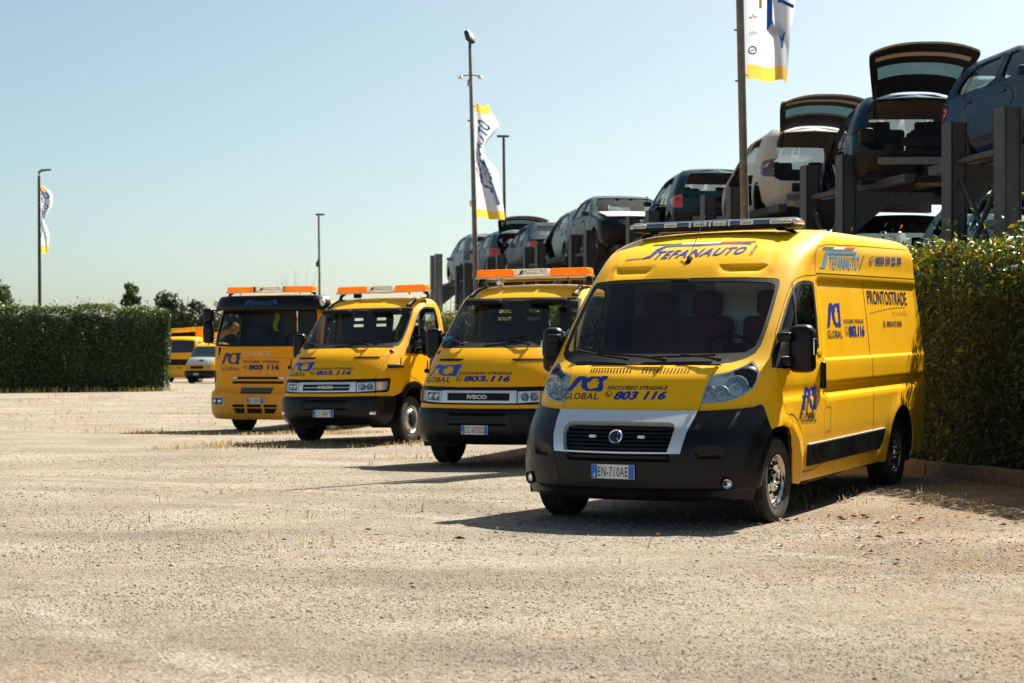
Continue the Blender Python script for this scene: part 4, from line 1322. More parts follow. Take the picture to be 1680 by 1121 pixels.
    # door mirrors
    for s_ in (1, -1):
        e = empty('door_mirror', parent=root)
        tri = [(1.06, 1.235), (1.30, 1.215), (1.47, 1.235), (1.40, 1.43), (1.15, 1.545), (1.02, 1.50), (1.01, 1.33)]
        if s_ < 0: tri = dup_mirror(tri)
        patch('mirror_base', S, tri, M_BLK, e, off=.012, d=.06, thick=.02)
        for z_ in (1.28, 1.47): MB().rbox((-.10, s_ * 1.02, z_), (.10, .12, .075), .02).build('mirror_arm', M_BLK, e)
        ym, wm = (1.135, .21) if s_ > 0 else (1.06, .18)          # the right-hand head is folded in a little
        MB().rbox((-.17, s_ * ym, 1.375), (.16, wm, .38), .06, rotm(rz=s_ * -.12), 4, taper=(.9, .93)).build('mirror_shell', M_BLK, e)
        MB().rbox((-.256, s_ * ym, 1.38), (.012, wm - .05, .30), .02, rotm(rz=s_ * -.12)).build('mirror_glass', M_CHR, e)
        MB().rbox((-.16, s_ * (ym + wm / 2 + .003), 1.39), (.07, .014, .13), .006).build('mirror_indicator', M_CHR, e)
    # roof light bar
    e = empty('light_bar', parent=root)
    e.location = (-1.36, -.036, 2.442)
    M_CLR = mat('clear_bar_lens', (.62, .66, .70), .12, trans=.35, coat=.6)
    MB().rbox((0, 0, -.022), (.30, 1.50, .028), .008).build('bar_base', M_DRK, e)
    MB().rbox((0, 0, .012), (.28, 1.22, .046), .012).build('bar_housing', mat('bar_blue', (.03, .065, .17), .12, coat=.8), e)
    for s_ in (-1, 1): MB().rbox((-.005, s_ * .69, .010), (.28, .17, .044), .02, rotm(rz=s_ * .10), 3).build('bar_end_lens', M_CLR, e)
    MB().rbox((0, 0, .038), (.20, 1.50, .016), .006).build('bar_cap', M_CLR, e)
    for y_ in (-.66, -.38, -.10, .08, .33, .60, .69):
        m_ = empty('strobe_module', parent=e)
        MB().rbox((.142, y_, .010), (.012, .12 if abs(y_) < .65 else .09, .034), .004).build('strobe_face', M_WHT, m_)
        for j in range(4): MB().box((.149, y_ + (j - 1.5) * .022, .010), (.003, .014, .018)).build('strobe_cell', M_GRY, m_)
    for y_ in (-.195, -.01, .17): MB().rbox((.145, y_, .010), (.012, .02, .044), .004).build('bar_divider', M_SIL, e)
    for s_ in (-1, 1):
        MB().tube([(.02, s_ * .55, -.03), (-.02, s_ * .66, -.06), (-.02, s_ * .72, -.08)], .014, 6).build('bar_foot', M_BLK, e)
        MB().rbox((-.02, s_ * .64, -.052), (.10, .16, .012), .004).build('bar_clamp', M_BLK, e)
    MB().rbox((-3.2, .35, 2.452), (.14, .10, .05), .015).build('roof_lamp', M_CHR, root)
    # aerial
    MB().rbox((-.615, 0, 2.11), (.10, .05, .035), .012, rotm(ry=math.radians(45))).build('aerial_base', M_DRK, root)
    MB().tube([(-.60, 0, 2.12), (-1.0, 0, 2.52)], .0035, 5).build('aerial', M_DRK, root)
    # lettering and emblems
    decal('club_emblem', S, [(-.565, 1.047), (-.195, 1.052), (-.205, 1.172), (-.575, 1.169)], ACI, M_BLU, root)
    T = lambda n, c, s, m, bold=0., shear=0., sp=1.: decal(n, S, c, text2d(s, bold, shear, sp), m, root)
    T('club_name', [(-.570, .986), (-.235, .990), (-.235, 1.041), (-.570, 1.037)], 'GLOBAL', M_NVY, .012, 0, 1.1)
    T('slogan', [(-.182, 1.066), (.240, 1.069), (.240, 1.099), (-.182, 1.097)], 'SOCCORSO STRADALE', M_NVY, .035, .22, 1.12)
    decal('phone_icon', S, [(-.187, 1.008), (-.135, 1.008), (-.135, 1.057), (-.187, 1.057)], PHONE, M_NVY, root)
    T('phone_number', [(-.116, .990), (.243, .994), (.243, 1.060), (-.116, 1.058)], '803 116', M_BLU, .045, .22, 1.0)
    # forehead wordmark: long-tailed initial, bar over the letters, tricolour
    sw = join2d(stroke([(0, .04), (.20, .10), (.255, .18)], .055), fan([(.20, .10), (.27, .12), (.335, .92), (.30, 1.0), (.262, .80), (.245, .30), (.20, .16)]), stroke([(.30, .96), (.6, .97), (1.0, .98)], .10))
    decal('wordmark_bar', S, [(-.60, 2.135), (.40, 2.14), (.40, 2.262), (-.60, 2.262)], sw, M_BLU, root)
    T('wordmark', [(-.295, 2.137), (.392, 2.163), (.392, 2.236), (-.295, 2.214)], 'TEFANAUTO', M_BLU, .032, .25, 1.12)
    for a_, b_, m_, n_ in ((-.44, -.16, M_GRN, 'green_stripe'), (-.16, .14, M_WHT, 'white_stripe'), (.14, .43, M_RED, 'red_stripe')):
        ribbon(n_, S, [(a_, 2.281), (b_, 2.281)], .015, m_, root, off=.003)
    V, F, _ = text2d('GROUP', .02)
    decal('group_lettering', S, [(.475, 2.150), (.475, 2.250), (.445, 2.250), (.445, 2.150)], (V, F), M_NVY, root)
    # side lettering
    def sq(x0, z0, x1, z1): return [(S.qx(x0, z0), z0), (S.qx(x1, z0), z0), (S.qx(x1, z1), z1), (S.qx(x0, z1), z1)]
    decal('club_emblem', S, sq(-1.34, 1.545, -1.75, 1.757), ACI, M_BLU, root)
    T('club_name', sq(-1.32, 1.45, -1.74, 1.518), 'GLOBAL', M_NVY, .012, 0, 1.1)
    T('slogan', sq(-1.82, 1.578, -2.42, 1.613), 'SOCCORSO STRADALE', M_NVY, .035, 0, 1.1)
    T('phone_number', sq(-1.94, 1.455, -2.42, 1.562), '803.116', M_BLU, .04, .1, 1.0)
    decal('phone_icon', S, sq(-1.83, 1.465, -1.92, 1.555), PHONE, M_NVY, root)
    T('service_name', sq(-2.63, 1.752, -3.98, 1.880), 'PRONTOSTRADE', M_NVY, .012, 0, 1.05)
    for i in range(14):
        t0 = i / 14
        xa, za = -2.66 - 1.26 * t0, 1.668 + .062 * math.sin(t0 * 1.6)
        xb, zb = xa - .05, 1.668 + .062 * math.sin((t0 + .04) * 1.6)
        ribbon('road_dash', S, [(S.qx(xa, za), za), (S.qx(xb, zb), zb)], .008, M_NVY, root, off=.003, d=.04)
    T('service_slogan', sq(-3.40, 1.654, -3.96, 1.690), 'LA TUA SICUREZZA', mat('faded_lettering', (.38, .24, .02), .5), 0.)
    T('service_phone', sq(-3.18, 1.542, -3.70, 1.596), '800.017.060', M_NVY, .03)
    decal('phone_mark', S, sq(-3.07, 1.535, -3.16, 1.60), stroke([(.35, .95), (.15, .7), (.2, .35), (.5, .05)], .3), M_NVY, root)
    sw2 = join2d(fan([(0, 0), (.16, 0), (.16, .84), (1, .84), (1, 1), (.07, 1), (.07, .12), (0, .12)]))
    decal('wordmark_bar', S, [(1.69, 2.045), (2.60, 2.06), (2.50, 2.226), (1.56, 2.20)], sw2, M_LBL, root)
    T('wordmark', [(1.95, 2.040), (2.78, 2.055), (2.66, 2.19), (1.80, 2.17)], 'TEFANAUTO', M_LBL, .02, 0, 1.05)
    for a_, b_, m_, n_ in ((1.50, 1.78, M_GRN, 'green_stripe'), (1.78, 2.08, M_WHT, 'white_stripe'), (2.08, 2.36, M_RED, 'red_stripe')):
        ribbon(n_, S, [(a_, 2.226 + .03 * (a_ - 1.5)), (b_, 2.226 + .03 * (b_ - 1.5))], .022, m_, root, off=.003)
    V, F, _ = text2d('GROUP', .0)
    decal('group_lettering', S, [(2.86, 2.06), (2.80, 2.20), (2.74, 2.20), (2.80, 2.06)], (V, F), M_NVY, root)
    T('garage_phone', [(3.27, 2.118), (4.12, 2.140), (3.98, 2.226), (3.13, 2.20)], '0833 50 22 38', M_BLU, .04, 0, 1.0)
    decal('phone_icon', S, [(3.05, 2.105), (3.18, 2.108), (3.10, 2.205), (2.97, 2.20)], PHONE, M_BLU, root)
    decal('club_emblem', S, [(1.93, .868), (2.34, .856), (2.205, 1.054), (1.80, 1.062)], ACI, M_BLU, root, off=.012)
    T('club_name', [(1.985, .776), (2.40, .762), (2.345, .842), (1.925, .855)], 'GLOBAL', M_NVY, .02, 0, 1.1)
    return root
build_van()

# ================================================================ two light recovery trucks
DAILY = Skin(DR, Qr=1.1)
def light_bar(root, x, y, z, L, txt, h=.095, stem=.11, style=0):
    """amber bar on two legs across the cab roof"""
    e = empty('light_bar', parent=root)
    e.location = (x, y, z)
    MB().rbox((0, 0, -.010), (.26, L * 1.0, .022), .006).build('bar_base', M_ALU, e)
    mid = L * .155
    for s in (-1, 1):
        c = s * (mid + (L / 2 - mid) / 2)
        l_ = (L / 2 - mid)
        m = MB(); m.rbox((0, c, h / 2 + .004), (.24, l_ - .01, h), .022, None, 3, taper=(.82, .97)); m.build('amber_lens', M_ORL, e)
        for k in (-.5, .5):
            d = MB(); d.lathe([(.03, 0), (.03, h * .6), (.001, h * .62)], 10, None, (0, c + k * l_ * .5, .005)); d.build('rotor', M_CHR, e)
        if style: MB().rbox((0, s * (mid + .03), h / 2 + .004), (.245, .025, h * .98), .006).build('lens_band', M_DRK, e)
    MB().rbox((0, 0, h / 2 + .004), (.235, mid * 2 - .01, h * .96), .012, None, 2, taper=(.84, .98)).build('sign_box', M_SIGN, e)
    # sign on the sloping front of the box
    xf = .1195
    t = math.atan2(.0185, h * .96)
    flat_text('sign_lettering', txt, (xf + .0015, -mid * .68, h * .22), (0, 1, 0), (-.19, 0, 1), mid * 1.55, h * .48, M_NVY, e, bold=.012, shear=.22, space=1.05)
    sw = join2d(stroke([(0, .06), (.16, .08)], .1), fan([(.12, .03), (.20, .06), (.27, .98), (.20, .94)]), stroke([(.20, .95), (1, .97)], .12))
    V, F = sw
    mk('sign_swoosh', [Vector((xf + .0015, -mid * .92, h * .16)) + Vector((0, 1, 0)) * (a * mid * 1.75) + Vector((-.19, 0, 1)).normalized() * (b * h * .70) for a, b in V], F, M_NVY, e, False)
    for s in (-1, 1):
        MB().tube([(-.02, s * (L / 2 - .08), -.02), (-.03, s * (L / 2 - .01), -stem * .45), (-.02, s * (L / 2 + .0), -stem)], [.022, .026, .034], 6).build('bar_leg', M_DRK, e)
        MB().rbox((-.01, s * (L / 2 - .05), -stem - .004), (.16, .10, .02), .006).build('bar_foot', M_DRK, e)
        MB().tube([(.05, s * (L / 2 - .3), -.02), (.05, s * (L / 2 - .3), -.05)], .012, 6).build('bar_bolt', M_DRK, e)
    return e

def vest(root, loc, s=1., name='hi_vis_vest', wf=1.):
    """a high-visibility vest hanging behind the seat"""
    v = []; f = []
    n, m = 9, 12
    for j in range(m):
        t = j / (m - 1)
        w = (.10 + .16 * math.sin(min(1, t * 1.6) * 1.3)) * s
        for i in range(n):
            a = i / (n - 1) - .5
            v.append((.03 * math.sin(i * 2.1 + j * .5), a * 2 * w * wf + .03 * math.sin(j * .6), -t * .62 * s))
    for j in range(m - 1):
        for i in range(n - 1): f.append((j * n + i, j * n + i + 1, (j + 1) * n + i + 1, (j + 1) * n + i))
    o = mk(name, v, f, M_VEST, root)
    o.location = loc
    return o

def build_daily(X, Y, th, pit, ro, z0, paint, label, plate_txt, num, variant):
    root = empty('recovery_truck', mat=pose(X, Y, th, pit, ro, z0))
    tag(root, label, 'truck', 'yellow recovery vehicles lined up')
    S = DAILY
    ws = [(0, 1.456), (.5, 1.458), (.80, 1.465), (.905, 1.48), (.93, 1.56), (.945, 1.75), (.940, 1.95), (.925, 2.05), (.89, 2.075), (.5, 2.088), (0, 2.092)]
    arch = [(1.02, .712), (1.12, .718), (1.20, .742), (1.27, .820), (1.40, .90), (1.58, .93), (1.78, .905)]
    rr = .50
    ar = [(S.qx(rr * math.cos(t), .36 + rr * math.sin(t) * 1.13), .36 + rr * math.sin(t) * 1.13) for t in np.linspace(math.radians(48), math.radians(180), 14)]
    ar = [(1.04, .712), (1.14, .720)] + [(q, v) for q, v in ar]
    path = ws[::-1] + [(0, 1.452)] if False else None
    qe = lambda v: S.qend(v) - .002
    rw0, rw1, rww = 1.50, 2.00, .60
    half = ws[::-1][:-1] + [(.0, 1.4562)]
    # body outline: screen edge down, then the front panel line, wheel arch, sill, back wall with its window, roof
    half = ws[::-1]
    body_half = ws[::-1][:-1] + [(.5, 1.4565), (0, 1.4555)]
    lower = [(0, .975), (.34, .978), (.72, .985), (.99, .992), (1.02, .96), (1.0, .80), (.96, .775), (.5, .768), (0, .765)]
    # 1) upper shell: from the screen edge round the back
    up = ws[::-1][:-2] + [(.86, 1.448), (.84, 1.38), (.77, 1.205), (.705, 1.02), (.708, .986), (.99, .993), (1.02, .96), (1.0, .80), (.965, .775), (.74, .772), (.735, .722), (1.04, .716)] + ar[1:] + [(S.qx(-.50, .40), .40), (S.qx(-1.0, .40), .40)]
    up += [(qe(v), v) for v in (.42, .8, 1.2, 1.49)] + [(qe(1.50) - rww, 1.50), (qe(2.0) - rww + .02, 2.0)] + [(qe(v), v) for v in (2.01, 2.1, 2.2, 2.3, 2.45, 2.6, 2.77)] + [(.9, 2.77), (0, 2.77)]
    wind = smooth_poly([(1.235, 1.365), (1.15, 1.46), (1.105, 1.58), (1.10, 1.70), (1.10, 1.90), (1.12, 2.03), (1.20, 2.085), (1.42, 2.11), (1.60, 2.11), (1.70, 2.08), (S.qx(-.98, 1.9), 1.9), (S.qx(-.97, 1.6), 1.6), (S.qx(-.95, 1.38), 1.38), (1.6, 1.355)], 1)
    wind = [(q, min(v, 2.105)) for q, v in wind]
    up_p = sym(up)
    door = [(1.72, 2.155), (1.40, 2.15), (1.16, 2.11), (1.065, 2.03), (1.05, 1.80), (1.055, 1.62), (1.10, 1.46), (1.30, 1.30), (1.42, 1.15), (1.58, 1.0), (1.78, .96), (S.qx(-.43, .82), .82), (S.qx(-.52, .6), .6), (S.qx(-.53, .46), .46)] + [(S.qx(-1.03, v), v) for v in (.46, .8, 1.2, 1.6, 1.9, 2.08)]
    patch('cab', S, up_p, paint, root, holes=[door, dup_mirror(door)], d=.06, thick=.012, bd=.035)
    patch('cab_lining', S, up_p, M_LIN, root, holes=[wind, dup_mirror(wind)], off=-.03, d=.12)
    hood = [(0, .978), (.34, .981), (.700, .988), (.699, 1.02), (.764, 1.205), (.834, 1.38), (.855, 1.448), (.5, 1.450), (0, 1.449)]
    patch('bonnet', S, sym(hood), paint, root, off=.001, d=.06, thick=.015, bd=.035)
    for sd in (1, -1):
        dp = inset(door, .009); wp = wind
        if sd < 0: dp, wp = dup_mirror(dp), dup_mirror(wp)
        d_ = patch('door', S, dp, paint, root, holes=[wp], d=.06, thick=.012, bd=.035)
        patch('window_seal', S, inset(wp, -.003), M_DRK, d_, holes=[inset(wp, .025)], off=.002, d=.07, thick=.01)
        patch('window_pane', S, inset(wp, .015), M_GLD, d_, off=-.008, d=.09)
        xs = [(S.qx(-.30, v), v) for v in (1.38, 1.7, 2.06)]
        ribbon('window_divider', S, xs if sd > 0 else [(-q, v) for q, v in xs], .03, M_DRK, d_, off=-.002)
        MB().rbox((-.93, sd * 1.0, 1.22), (.14, .03, .04), .012).build('door_handle', M_BLK, d_)
    g = patch('windscreen', S, inset(sym(ws), .004), M_GLS, root, off=-.004, d=.08)
    inn = sym([(0, 1.515), (.6, 1.52), (.85, 1.53), (.893, 1.60), (.905, 1.75), (.900, 1.94), (.87, 2.03), (.5, 2.045), (0, 2.05)])
    patch('windscreen_surround', S, inset(sym(ws), .002), M_DRK, g, holes=[inn], off=-.001, d=.07, thick=.012)
    rwp = lambda o: [(q, v) for q, v in o]
    # back window
    gx = -1.235
    MB().box((gx, 0, 1.75), (.006, 1.22, .52)).build('rear_window', M_GLS, root)
    wiper(root, S, (.38, 1.46), ((-.10, 1.50), (.30, 1.575)), off=.03)
    wiper(root, S, (-.36, 1.46), ((-.80, 1.515), (-.44, 1.57)), off=.03)
    # front: dark band, grille, lamps, painted strip, bumper
    LPS = []
    for sd in (1, -1):
        for p_ in ([(.418, .786), (.706, .800), (.700, .930), (.415, .922)], [(.722, .800), (.945, .812), (.965, .945), (.716, .935)]): LPS.append(p_ if sd > 0 else dup_mirror(p_))
    patch('front_band', S, sym([(0, .972), (.5, .978), (.98, .988), (1.01, .955), (.99, .81), (.955, .782), (.5, .774), (0, .771)]), M_DRK, root, holes=[inset(lp_, -.001) for lp_ in LPS], off=-.012, d=.07)
    go = [(-.44, .782), (.358, .785), (.355, .932), (-.445, .929)]
    go = [(-.405, .784), (.405, .784), (.402, .931), (-.402, .931)]
    gi = [(-.33, .805), (.30, .805), (.315, .83), (.318, .900), (-.318, .900)] if variant == 1 else [(-.32, .812), (.325, .812), (.325, .902), (-.32, .902)]
    gf = patch('grille_frame', S, go, M_SIL, root, holes=[gi], off=.012, d=.06, thick=.03)
    patch('grille_back', S, inset(go, .01), M_DRK, gf, off=-.004, d=.1)
    if variant == 1: patch('grille_bar', S, [(-.31, .848), (.31, .848), (.31, .858), (-.31, .858)], M_SIL, gf, off=.004, d=.1, thick=.01)
    decal('maker_name', S, [(-.095, .832), (.095, .832), (.095, .880), (-.095, .880)], text2d('IVECO', .04), M_WHT, gf, off=.012)
    for sd in (1, -1):
        e = empty('headlight', parent=root)
        lp = [(.418, .786), (.706, .800), (.700, .930), (.415, .922)]
        ip = [(.722, .800), (.945, .812), (.965, .945), (.716, .935)]
        if sd < 0: lp, ip = dup_mirror(lp), dup_mirror(ip)
        patch('lamp_bowl', S, inset(lp, .004), M_CHR, e, off=-.03, d=.06)
        patch('lamp_rim', S, lp, M_SIL, e, holes=[inset(lp, .018)], off=.008, d=.06, thick=.04)
        for q in (.50, .62):
            c = Vector(S.P(np.array(sd * q), np.array(.858), -.012)); nn = Vector(S.nrm(np.array(sd * q), np.array(.858)))
            R3 = nn.to_track_quat('Z', 'Y').to_matrix()
            MB().lathe([(.050, .004), (.046, -.004), (.03, -.016), (.001, -.02)], 18, R3, c).build('reflector', M_CHR, e)
            MB().lathe([(.014, -.016), (.014, .002), (.001, .006)], 8, R3, c).build('bulb', mat('bulb_glass', (.35, .45, .5), .1, metal=.3), e)
        patch('lamp_glass', S, inset(lp, .014), M_LEN, e, off=.004, d=.07)
        i_ = empty('corner_lamp', parent=root)
        patch('lamp_bowl', S, inset(ip, .003), M_SIL, i_, off=-.02, d=.06)
        patch('lamp_glass', S, ip, M_LEN, i_, off=.004, d=.06, thick=.02)
        om = [(1.0, .80), (1.045, .80), (1.06, .93), (1.015, .945)]
        if sd < 0: om = dup_mirror(om)
        if variant == 2: patch('side_marker', S, om, M_ORL, root, off=.018, d=.05, thick=.03)
    patch('front_strip', S, sym([(0, .715), (.5, .719), (.728, .722), (.728, .768), (.5, .764), (0, .761)]), paint, root, off=.004, d=.07, thick=.02)
    bp = [(0, .706), (.5, .710), (.9, .708), (1.16, .700), (1.19, .66), (1.17, .50), (1.12, .36), (1.05, .30), (.6, .288), (0, .285)]
    def boff(q, v):
        aq = np.abs(q)
        o = .016 + 0 * q
        o = o - .035 * (1 - smst(.29, .31, aq)) * smst(.522, .535, v) * (1 - smst(.648, .66, v))
        o = o - .012 * (1 - smst(.36, .375, v))
        return o
    patch('bumper', S, sym(bp), M_BLK, root, off=boff, d=.03, thick=.03, bd=.035)
    for q in (.70, -.78):
        c2 = Vector(S.P(np.array(q), np.array(.468), .018)); n2 = Vector(S.nrm(np.array(q), np.array(.468)))
        R4 = n2.to_track_quat('Z', 'Y').to_matrix()
        if variant == 1: MB().rbox(c2, (.035, .10, .05), .012, Matrix.Rotation(math.atan2(n2.y, n2.x), 3, 'Z')).build('fog_lamp', M_CHR, root)
    c = S.P(np.array(0.), np.array(.462), .03)
    plate(root, (float(c[0]), 0, .462), plate_txt)
    # bonnet vents
    for sd in (1, -1):
        vp = [(.285, 1.288), (.64, 1.290), (.69, 1.318), (.255, 1.316)]
        if sd > 0: vp = [(.255, 1.300), (.30, 1.286), (.65, 1.288), (.66, 1.316), (.255, 1.316)]
        else: vp = dup_mirror([(.255, 1.300), (.30, 1.286), (.65, 1.288), (.66, 1.316), (.255, 1.316)])
        patch('bonnet_vent', S, vp, M_DRK, root, off=.004, d=.08)
    ribbon('bonnet_joint', S, [(-.80, 1.335), (0, 1.330), (.80, 1.335)], .005, paint, root, off=.004)
    # side grab bars with small look-down mirror stalks
    for sd in (1, -1):
        a = Vector(S.P(np.array(sd * .86), np.array(1.155), .03)); b = Vector(S.P(np.array(sd * 1.17), np.array(1.16), .03))
        MB().tube([a, (a + b) / 2 + Vector((.02, 0, 0)), b], [.030, .032, .026], 8).build('grab_bar', M_BLK, root)
        c = Vector(S.P(np.array(sd * 1.10), np.array(1.19), .03))
        MB().tube([c, c + Vector((-.01, 0, .10))], [.012, .007], 6).build('wing_stalk', M_DRK, root)
    # arch flares
    for sd in (1, -1):
        fl = []
        for t in np.linspace(math.radians(35), math.radians(195), 24):
            z_ = .36 + .475 * math.sin(t) * 1.13; x_ = .475 * math.cos(t)
            fl.append((sd * .985, x_, z_))
        v = []; f = []
        for i, (y_, x_, z_) in enumerate(fl):
            ux, uz = x_ / .475, (z_ - .36) / .475 / 1.13
            L_ = math.hypot(ux, uz); ux /= L_; uz /= L_
            for dr, dy in ((.045, -.03), (.04, .035), (0, .045), (-.05, .03), (-.055, -.10)):
                v.append((x_ + ux * dr, y_ + sd * dy, z_ + uz * dr))
        for i in range(23):
            for k in range(4): f.append((i * 5 + k, i * 5 + k + 1, (i + 1) * 5 + k + 1, (i + 1) * 5 + k))
        mk('arch_flare', v, f, M_BLK, root)
        v = []; n = 18
        for h_ in (.5, .98):
            for k in range(n + 1):
                a = math.pi * (k / n) * 1.16 - .08 * math.pi
                v.append((.46 * math.cos(a), sd * h_, .36 + .52 * math.sin(a)))
        mk('wheel_arch_liner', v, [(k, k + 1, n + 2 + k, n + 1 + k) for k in range(n)], M_DRK, root)
        MB().box((0, sd * .5, .55), (.95, .02, .6)).build('arch_panel', M_DRK, root)
        wheel(root, 0, sd * .86, .352, .205, .21, sd, 'deep')
        wheel(root, -3.0, sd * .80, .352, .205, .21, sd, 'deep')
    # chassis and recovery deck behind the cab
    MB().box((-1.6, 0, .50), (4.6, .9, .16)).build('chassis', M_DRK, root)
    MB().box((-.35, 0, .42), (1.5, 1.6, .12)).build('floor_pan', M_DRK, root)
    MB().rbox((-3.0, 0, .92), (3.3, 2.05, .12), .02).build('recovery_deck', paint, root)
    for sd in (1, -1): MB().rbox((-3.0, sd * 1.0, 1.02), (3.3, .06, .12), .015).build('deck_rail', paint, root)
    MB().rbox((-1.42, 0, 1.12), (.08, 1.7, .36), .02).build('deck_headboard', paint, root)
    # cabin
    MB().rbox((.14, 0, 1.30), (.5, 1.72, .26), .07, None, 3).build('dashboard', M_DRK, root)
    MB().rbox((-.06, .42, 1.44), (.24, .40, .12), .05, None, 3).build('instrument_hood', M_DRK, root)
    for y_ in (.46, -.12, -.54): seat(root, -.72, y_, 1.00, M_SEAT, 1)
    steering_wheel(root, -.16, .45, 1.50, .21, -40)
    vest(root, (-1.10, .28 if variant == 2 else .26, 1.98), .9 if variant == 2 else .7)
    if variant == 2:
        MB().rbox((.18, -.80, 1.53), (.01, .14, .16), .003, rotm(ry=-.5, rz=-.3)).build('windscreen_permit', mat('teal_card', (.04, .30, .36), .6), root)
    MB().rbox((-.18, 0, 2.02), (.03, .20, .06), .012).build('rear_view_mirror', M_DRK, root)
    for y_ in (-.45, .45): MB().rbox((-.16, y_, 2.04), (.10, .50, .05), .02, rotm(ry=.7)).build('sun_visor', M_DRK, root)
    # mirrors
    for sd in (1, -1):
        e = empty('door_mirror', parent=root)
        tri = [(1.16, 1.365), (1.55, 1.350), (1.62, 1.42), (1.56, 1.58), (1.28, 1.50), (1.13, 1.47)]
        if sd < 0: tri = dup_mirror(tri)
        patch('mirror_base', S, tri, M_BLK, e, off=.010, d=.07, thick=.02)
        for z_ in (1.43, 1.62): MB().rbox((-.20, sd * 1.03, z_), (.08, .22, .05), .015).build('mirror_arm', M_BLK, e)
        MB().rbox((-.20, sd * 1.16, 1.515), (.14, .20, .385), .05, rotm(rz=sd * -.1), 4).build('mirror_shell', M_BLK, e)
        MB().rbox((-.278, sd * 1.16, 1.52), (.012, .15, .31), .02, rotm(rz=sd * -.1)).build('mirror_glass', M_CHR, e)
    # roof corner lamps
    for sd in (1, -1):
        cl = empty('roof_corner_lamp', parent=root)
        pp = [(.70, 2.108), (.84, 2.10), (.90, 2.20), (.93, 2.28), (.84, 2.29), (.77, 2.20)]
        if sd < 0: pp = dup_mirror(pp)
        patch('lamp_frame', S, pp, M_DRK, cl, off=.020, d=.06, thick=.025)
        p2 = [(.735, 2.122), (.80, 2.118), (.845, 2.185), (.79, 2.19)]
        if sd < 0: p2 = dup_mirror(p2)
        patch('lamp_glass', S, p2, M_CHR, cl, off=.026, d=.05, thick=.008)
        p3 = [(.80, 2.20), (.855, 2.198), (.90, 2.265), (.85, 2.27)]
        if sd < 0: p3 = dup_mirror(p3)
        patch('lamp_lens', S, p3, M_WHT, cl, off=.024, d=.05, thick=.006)
    if variant == 2:
        light_bar(root, -.75, .005, 2.375, 1.58, 'TEFANAUTO')
        MB().lathe([(.04, 0), (.05, .04), (.03, .09), (.001, .095)], 14, None, (-.72, -.47, 2.27)).build('work_lamp', M_CHR, root)
        MB().tube([(-.78, -.72, 2.33), (-.78, .72, 2.335)], .016, 6).build('cross_tube', M_ALU, root)
    else:
        light_bar(root, -.75, .07, 2.36, 1.60, 'TEFANAUTO')
        MB().rbox((-.75, -.40, 2.31), (.10, .12, .07), .02).build('bar_bracket', M_DRK, root)
    # lettering
    T = lambda n, c, s, m, bold=0., shear=0., sp=1.: decal(n, S, c, text2d(s, bold, shear, sp), m, root)
    decal('club_emblem', S, [(-.78, 1.103), (-.225, 1.103), (-.235, 1.246), (-.80, 1.246)], ACI, mat('bright_blue_lettering', (.008, .09, .48), .4), root)
    T('club_name', [(-.83, 1.027), (-.315, 1.027), (-.325, 1.094), (-.84, 1.094)], 'GLOBAL', M_NVY, .012, .15, 1.1)
    T('slogan', [(-.235, 1.122), (.31, 1.122), (.302, 1.156), (-.24, 1.156)], 'SOCCORSO STRADALE', M_NVY, .035, .22, 1.12)
    decal('phone_icon', S, [(-.252, 1.042), (-.182, 1.042), (-.185, 1.108), (-.255, 1.108)], PHONE, M_NVY, root)
    T('phone_number', [(-.158, 1.040), (.305, 1.040), (.295, 1.110), (-.168, 1.110)], num, M_BLU, .045, .22, 1.0)
    decal('club_emblem', S, [(S.qx(-.52, 1.06), 1.06), (S.qx(-.92, 1.06), 1.06), (S.qx(-.90, 1.31), 1.31), (S.qx(-.50, 1.31), 1.31)], ACI, M_BLU, root, off=.005)
    return root
build_daily(-.02, 22.1, .428, .003, .001, .012, M_YEL2, 'yellow recovery truck cab beside the van, plate CC-675SD and amber light bar', 'CC-675SD', '803.116', 2)
build_daily(-2.41, 27.6, .432, 0, .012, .055, M_YEL2, 'yellow recovery truck with slatted grille bar, its right front wheel and door in view', 'CV 784VT', '803.116', 1)

